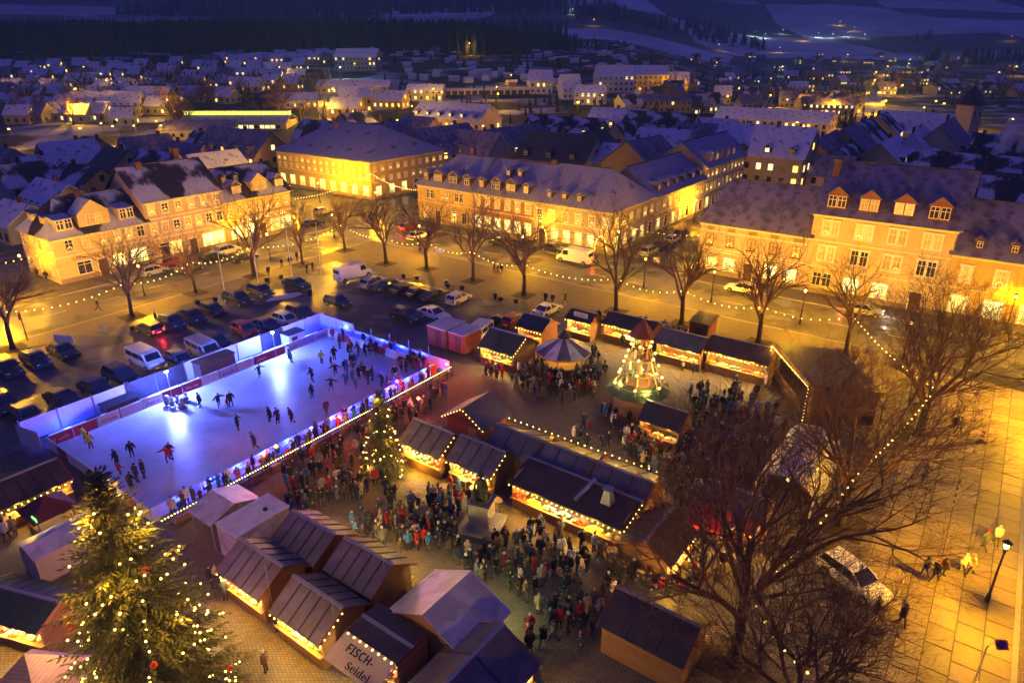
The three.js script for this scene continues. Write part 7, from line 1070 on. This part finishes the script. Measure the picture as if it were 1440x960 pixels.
// lamps of the streets in the town behind, on tall masts
const mastG = { post: J([cyl(0.08, 0.05, 7, 6), rod([0, 6.9, 0], [0, 7.2, 1.1], 0.04)]), head: bx(0.2, 0.1, 0.6, 0, 7.2, 1.3), bulb: new THREE.SphereGeometry(0.24, 8, 6).scale(1, 0.6, 1.5).translate(0, 7.1, 1.35) };
const FARLAMP = glow('far sodium lamp', [22, 12, 2.0], [0.9, 0.7, 0.4]), WHITELAMP = glow('far white lamp', [12, 16, 15]);
reseed(99);
for (const [px, py, w, cd, l] of [[112, 165, 0, 700, 'on the hillside road'], [130, 150, 0, 300, 'on the hillside road'], [20, 130, 0, 200, 'on the hillside road'], [240, 158, 0, 300, 'beside the glowing hall'], [395, 105, 0, 150, 'high on the hillside'], [470, 140, 0, 900, 'on the lamplit lane'], [462, 165, 0, 900, 'on the lamplit lane'], [500, 185, 0, 700, 'on the lamplit lane'], [610, 140, 0, 250, 'below the allotments'], [718, 118, 0, 250, 'below the allotments'], [660, 72, 0, 150, 'among the allotments'], [935, 138, 0, 700, 'near the villas'], [950, 132, 0, 600, 'near the villas'], [1020, 148, 0, 300, 'in the near valley'], [1080, 145, 0, 250, 'in the near valley'], [1130, 148, 0, 300, 'in the near valley'], [1168, 155, 0, 400, 'in the near valley'], [1225, 125, 0, 700, 'on the valley road'], [1232, 140, 0, 900, 'on the valley road'], [1240, 155, 0, 900, 'on the valley road'], [1265, 128, 0, 500, 'on the valley road'], [1228, 110, 0, 500, 'on the valley road'], [1245, 100, 0, 400, 'on the valley road'], [1190, 80, 0, 300, 'far down the valley'], [1275, 95, 0, 300, 'far down the valley'], [1345, 85, 0, 300, 'far down the valley'], [1365, 175, 0, 500, 'beside the tower'], [1270, 188, 0, 600, 'behind the right row'], [1010, 65, 0, 200, 'far down the valley'], [1095, 68, 0, 300, 'far down the valley'], [1130, 52, 0, 300, 'far down the valley'], [1400, 110, 0, 500, 'at the right valley edge'], [1425, 100, 0, 500, 'at the right valley edge'], [640, 165, 0, 300, 'behind the back row'], [560, 190, 0, 400, 'behind the long yellow building'], [850, 175, 0, 300, 'behind the beige corner house'], [1100, 42, 1, 400, 'at the lit yard far off'], [1075, 48, 1, 400, 'at the lit yard far off'], [1060, 45, 1, 300, 'at the lit yard far off'], [1150, 47, 1, 500, 'at the lit yard far off'], [1170, 48, 1, 400, 'at the lit yard far off'], [1190, 46, 1, 300, 'at the lit yard far off'], [1215, 48, 1, 300, 'at the lit yard far off'], [1098, 100, 1, 250, 'in the misty valley'], [1277, 88, 1, 250, 'in the misty valley'], [1023, 122, 1, 200, 'in the misty valley'], [1420, 52, 0, 200, 'far down the valley'], [1180, 30, 0, 200, 'far down the valley'], [1200, 38, 0, 200, 'far down the valley'], [805, 14, 1, 300, 'at the farm on the far hill'], [835, 30, 0, 200, 'at the farm on the far hill'], [700, 148, 0, 200, 'behind the back row'], [480, 105, 1, 250, 'beside the long grey house']]) {
  const [x, z] = onSlope(px, py + 6), t = thing('mast_lamp', `${w ? 'white' : 'orange'} mast lamp ${l}`, 'street lamp', x, terrain(x, z) + 0.1, z, 0.2, 'street lamps of the far town'); part('mast', mastG.post, M.iron, t); part('lamp_head', mastG.head, M.iron, t); const b = part('lamp_bulb', mastG.bulb, w ? WHITELAMP : FARLAMP, t); const s = clamp(-z / 330, 1, 3.2); b.scale.setScalar(1); t.scale.setScalar(s > 1.6 ? 1.3 : 1);
  lamp(x, terrain(x, z) + 7, z + 1.4, w ? lin(0.75, 1, 0.9) : LAMP_COL, cd * 2.4, 12);
}
// lamps added at random between the roofs, for more orange glow
for (let i = 0; i < 34; i++) { const px = i < 12 ? rr(20, 400) : i < 24 ? rr(480, 960) : rr(1000, 1420), py = rr(150, 215), [x, z] = G(px, py, 2), t = thing('added_lane_lamp', 'orange lane lamp between the roofs of the old town', 'street lamp', x, terrain(x, z) + 0.1, z, 0.2, 'added lane lamps of the old town'); part('mast', mastG.post, M.iron, t); part('lamp_head', mastG.head, M.iron, t); part('lamp_bulb', mastG.bulb, FARLAMP, t); lamp(x, terrain(x, z) + 7, z + 1.4, LAMP_COL, 260, 12); }
// festoons from tree to tree
const tp = TREE_PX.map(p => { const [x, z] = G(...p); return [x, 4.6, z]; }), F = (a, b, l, sag = 0.9) => lightChain('festoon_string', l, [a, b], 0.92, sag, festoonBulb, BULB, 'festoon bulbs between the street trees', 7, 7);
F(tp[0], tp[1], 'festoon from the left edge tree to the next one'); F(tp[1], tp[2], 'festoon behind the upper left parking row, left part'); F(tp[2], tp[3], 'festoon behind the upper left parking row, middle part'); F(tp[3], tp[5], 'festoon behind the flag poles', 1.2);
for (const [i, j, l] of [[5, 6, 'festoon at the far corner of the square'], [6, 7, 'festoon before the yellow back row house'], [7, 8, 'festoon before the paired dormers house'], [8, 9, 'festoon before the orange brown house'], [9, 10, 'festoon before the beige corner house'], [10, 11, 'festoon by the side street mouth'], [11, 12, 'festoon behind the brown shed'], [12, 13, 'festoon behind the open stage']]) F(tp[i], tp[j], l);
{ const [x, z] = W(-109.6, -38.6); F([x, 5.2, z], [x - 24, 4.6, z + 16], 'festoon across the street at the left edge'); const c = W(-52, -100.4), e = W(-37, -100.6); F([c[0], 5.6, c[1]], [e[0], 5.6, e[1]], 'festoon across the mouth of the side street', 0.7); const p = W(-109, -80), q = W(-118, -108), r = W(-96, -100.3); F([p[0], 6, p[1]], [q[0], 6, q[1]], 'festoon across the far street, left'); F([q[0], 6.2, q[1]], [r[0], 6, r[1]], 'festoon across the far street, right'); }
{ const row = [tp[13], ...[[-1.7, -64.3], [-4.4, -47.0], [-6.6, -30.4], [-2.6, -27.0]].map(([X, Z]) => { const [x, z] = W(X, Z); return [x + 0.5, 4.8, z]; })]; ['festoon in the far right tree row', 'festoon beside the long white tent', 'festoon above the white car', 'festoon at the bottom of the right tree row'].forEach((l, i) => F(row[i], row[i + 1], l, 0.6)); }
// four flag poles
for (const [px, py] of [[318, 425], [365, 412], [412, 400], [452, 388]]) { const [x, z] = G(px, py), t = thing('flag_pole', 'tall bare white flag pole beside the car park', 'flag pole', x, 0, z, 0, 'flag poles beside the car park'); part('pole', cyl(0.06, 0.035, 8.2, 8), M.frame, t); part('finial', ball(0.08, 8, 0, 8.25, 0), M.steel, t); }
// benches and bins by the trees
const benchParts = t => { for (let i = 0; i < 4; i++) part('slat', bx(1.7, 0.05, 0.1, 0, 0.45, -0.18 + i * 0.12), M.wood, t); for (const s of [-1, 1]) part('planter_end', [cyl(0.3, 0.36, 0.55, 8, s * 1.15, 0, 0)], M.iron, t); };
for (const [px, py, r] of [[577, 391, 0.25], [640, 405, 0.25], [715, 424, 0.2], [385, 393, 1.4], [200, 460, 1.3], [290, 425, 1.2], [60, 490, 1.2]]) { const [x, z] = G(px, py), t = thing('park_bench', 'low bench between two round planters by the trees', 'bench', x, 0.004, z, RY + r, 'benches by the street trees'); benchParts(t); }
for (const [px, py] of [[628, 402], [697, 420], [436, 415]]) { const [x, z] = G(px, py), t = thing('litter_bin', 'round dark litter bin on the square', 'litter bin', x, 0, z, 0, 'litter bins on the square'); part('body', cyl(0.26, 0.28, 0.9, 12), M.iron, t); part('rim', new THREE.TorusGeometry(0.28, 0.03, 6, 14).rotateX(Math.PI / 2).translate(0, 0.9, 0), M.steel, t); }
// direction sign, boards, traffic lights, beacons
{ const [x, z] = G(618, 375), t = thing('direction_sign', 'white arrow direction sign on a post before the trees', 'sign', x, 0, z, RY + 0.2); part('post', cyl(0.05, 0.05, 3, 8), M.steel, t); for (const [y, s] of [[2.75, 1], [2.3, 0.8]]) part('arrow_board', prism([[-0.9 * s, 0], [0.7 * s, 0], [1.0 * s, 0.2], [0.7 * s, 0.4], [-0.9 * s, 0.4]], 0.04).translate(0.1, y, 0.06), M.frame, t); }
for (const [px, py, w, l, m] of [[91, 484, 2.6, 'white banner board standing on the car park', M.frame], [148, 470, 1.3, 'small pale board beside the parked cars', M.tarp], [923, 372, 1.0, 'white a-board in the mouth of the side street', M.frame]]) { const [x, z] = G(px, py), t = thing('notice_board', l, 'board', x, 0, z, RY + 0.4); part('panel', bx(w, 0.9, 0.05, 0, 0.75, 0), m, t); for (const s of [-1, 1]) part('leg', bx(0.06, 1.2, 0.06, s * w * 0.42, 0.6, -0.06), M.steel, t); }
for (const [px, py, l] of [[38, 478, 'traffic light post at the left street corner'], [1385, 452, 'traffic light post at the right street corner']]) { const [x, z] = G(px, py), t = thing('traffic_light', l, 'traffic light', x, 0, z, RY); part('post', cyl(0.06, 0.06, 3.2, 8), M.iron, t); part('head', bx(0.3, 0.9, 0.25, 0, 3.1, 0.1), M.iron, t); for (let i = 0; i < 3; i++) part('signal_lens', ball(0.1, 8, 0, 3.4 - i * 0.28, 0.22, 1, 1, 0.4), i === 0 ? tailOn : M.glassDark, t); }
{ const [x, z] = G(1380, 622), t = thing('warning_beacon', 'red and white striped beacon board on the slab pavement', 'beacon', x, 0, z, RY); const g = bx(0.28, 0.2, 0.06); for (let i = 0; i < 5; i++) part('stripe', g, i % 2 ? M.frame : mat('signal red', [0.5, 0.02, 0.015], 0.5), t).position.set(0, 0.25 + i * 0.2, 0); part('foot', bx(0.7, 0.12, 0.4, 0, 0.06, 0), M.iron, t); }
{ const [x, z] = G(1340, 712), t = thing('striped_pole', 'thin yellow and black striped pole on the slab pavement', 'pole', x, 0, z, 0); const g = cyl(0.04, 0.04, 0.3, 8); for (let i = 0; i < 8; i++) part('band', g, i % 2 ? M.iron : mat('signal yellow', [0.55, 0.4, 0.02], 0.5), t).position.set(0, i * 0.3, 0); }
// stopping restriction sign on a bent post
{
  const [x, z] = G(1368, 965), t = thing('no_stopping_sign', 'round no-stopping sign on red board, bent post, bottom right', 'traffic sign', x, 0, z, -0.1); part('post', [cyl(0.035, 0.035, 3.0, 8), rod([0, 3, 0], [0.35, 3.2, 0], 0.03), cyl(0.05, 0.05, 0.5, 8, 0.1, 0, 0.1)], M.steel, t);
  const b = part('board', bx(0.62, 0.5, 0.03), mat('sign red', [0.5, 0.03, 0.03], 0.4), t); b.position.set(0.66, 3.15, 0.02); b.rotation.set(-0.75, 0, 0);
  part('disc', new THREE.CylinderGeometry(0.2, 0.2, 0.012, 20).rotateX(Math.PI / 2).translate(0, 0, 0.02), mat('sign blue', [0.01, 0.02, 0.16], 0.4), b); part('slash', bx(0.05, 0.36, 0.012, 0, 0, 0.03, 0, 0, 0.78), mat('signal red', [0.5, 0.02, 0.015], 0.5), b);
}
// smoke over two chimneys on the right
{
  reseed(12); const sm = mat('chimney smoke', [0.8, 0.8, 0.82], 1, { transparent: true, opacity: 0.16 });
  for (const [px, py, n] of [[1405, 208, 9], [1412, 188, 7], [1436, 205, 6]]) { const [x, z] = G(px, py, 13), t = new THREE.Group(); t.name = numbered('chimney_smoke'); t.position.set(x, 12, z); t.userData = { kind: 'stuff', label: 'pale puff of chimney smoke over the right roofs', category: 'smoke' }; scene.add(t); for (let i = 0; i < n; i++) { const g = new THREE.IcosahedronGeometry(1, 3), p = g.attributes.position; for (let k = 0; k < p.count; k++) { const f = 0.7 + 0.6 * fbm(p.getX(k) * 1.6 + i * 3 + 9, p.getY(k) * 1.6 + p.getZ(k) + 9, 64, 17, 3); p.setXYZ(k, p.getX(k) * f, p.getY(k) * f, p.getZ(k) * f); } g.computeVertexNormals(); const m = part('puff', g, sm, t); m.position.set(i * 0.35 + rr(-0.6, 0.6), i * 0.55, rr(-0.5, 0.5)); m.scale.setScalar(0.7 + i * 0.14); } }
}
/* ------------------------------------------------ labels that single out, then the picture */
{
  const by = {}; for (const t of things) (by[t.userData.label] ??= []).push(t);
  const ORD = ['leftmost', 'second from left', 'third from left', 'fourth from left', 'fifth from left', 'sixth from left', 'seventh from left', 'eighth from left', 'ninth from left', 'tenth from left'];
  const ORDR = ['rightmost', 'second from right', 'third from right', 'fourth from right', 'fifth from right', 'sixth from right', 'seventh from right'];
  const ROWS = ['top row', 'second row', 'third row', 'fourth row', 'fifth row', 'sixth row', 'seventh row', 'eighth row'];
  const sets = []; for (const [l, a] of Object.entries(by)) { if (a.length <= 17) { sets.push([l, a]); continue; } a.sort((p, q) => project(p.position.x, p.position.y, p.position.z)[1] - project(q.position.x, q.position.y, q.position.z)[1]); const n = Math.min(8, Math.ceil(a.length / 10)), per = Math.ceil(a.length / n); for (let i = 0; i < n; i++) sets.push([l + ', ' + ROWS[i], a.slice(i * per, (i + 1) * per)]); }
  for (const [l, a] of sets) if (a.length > 1) {
    a.sort((p, q) => project(p.position.x, 1, p.position.z)[0] - project(q.position.x, 1, q.position.z)[0]);
    a.forEach((t, i) => { const k = a.length - 1 - i, o = i < 10 && (i <= k || k > 6) ? ORD[i] : ORDR[k], n = l.split(' ').length; t.userData.label = l + ', ' + (n + o.split(' ').length > 16 ? o.replace(' from ', '-from-') : o); });
  }
}
renderer.render(scene, camera);
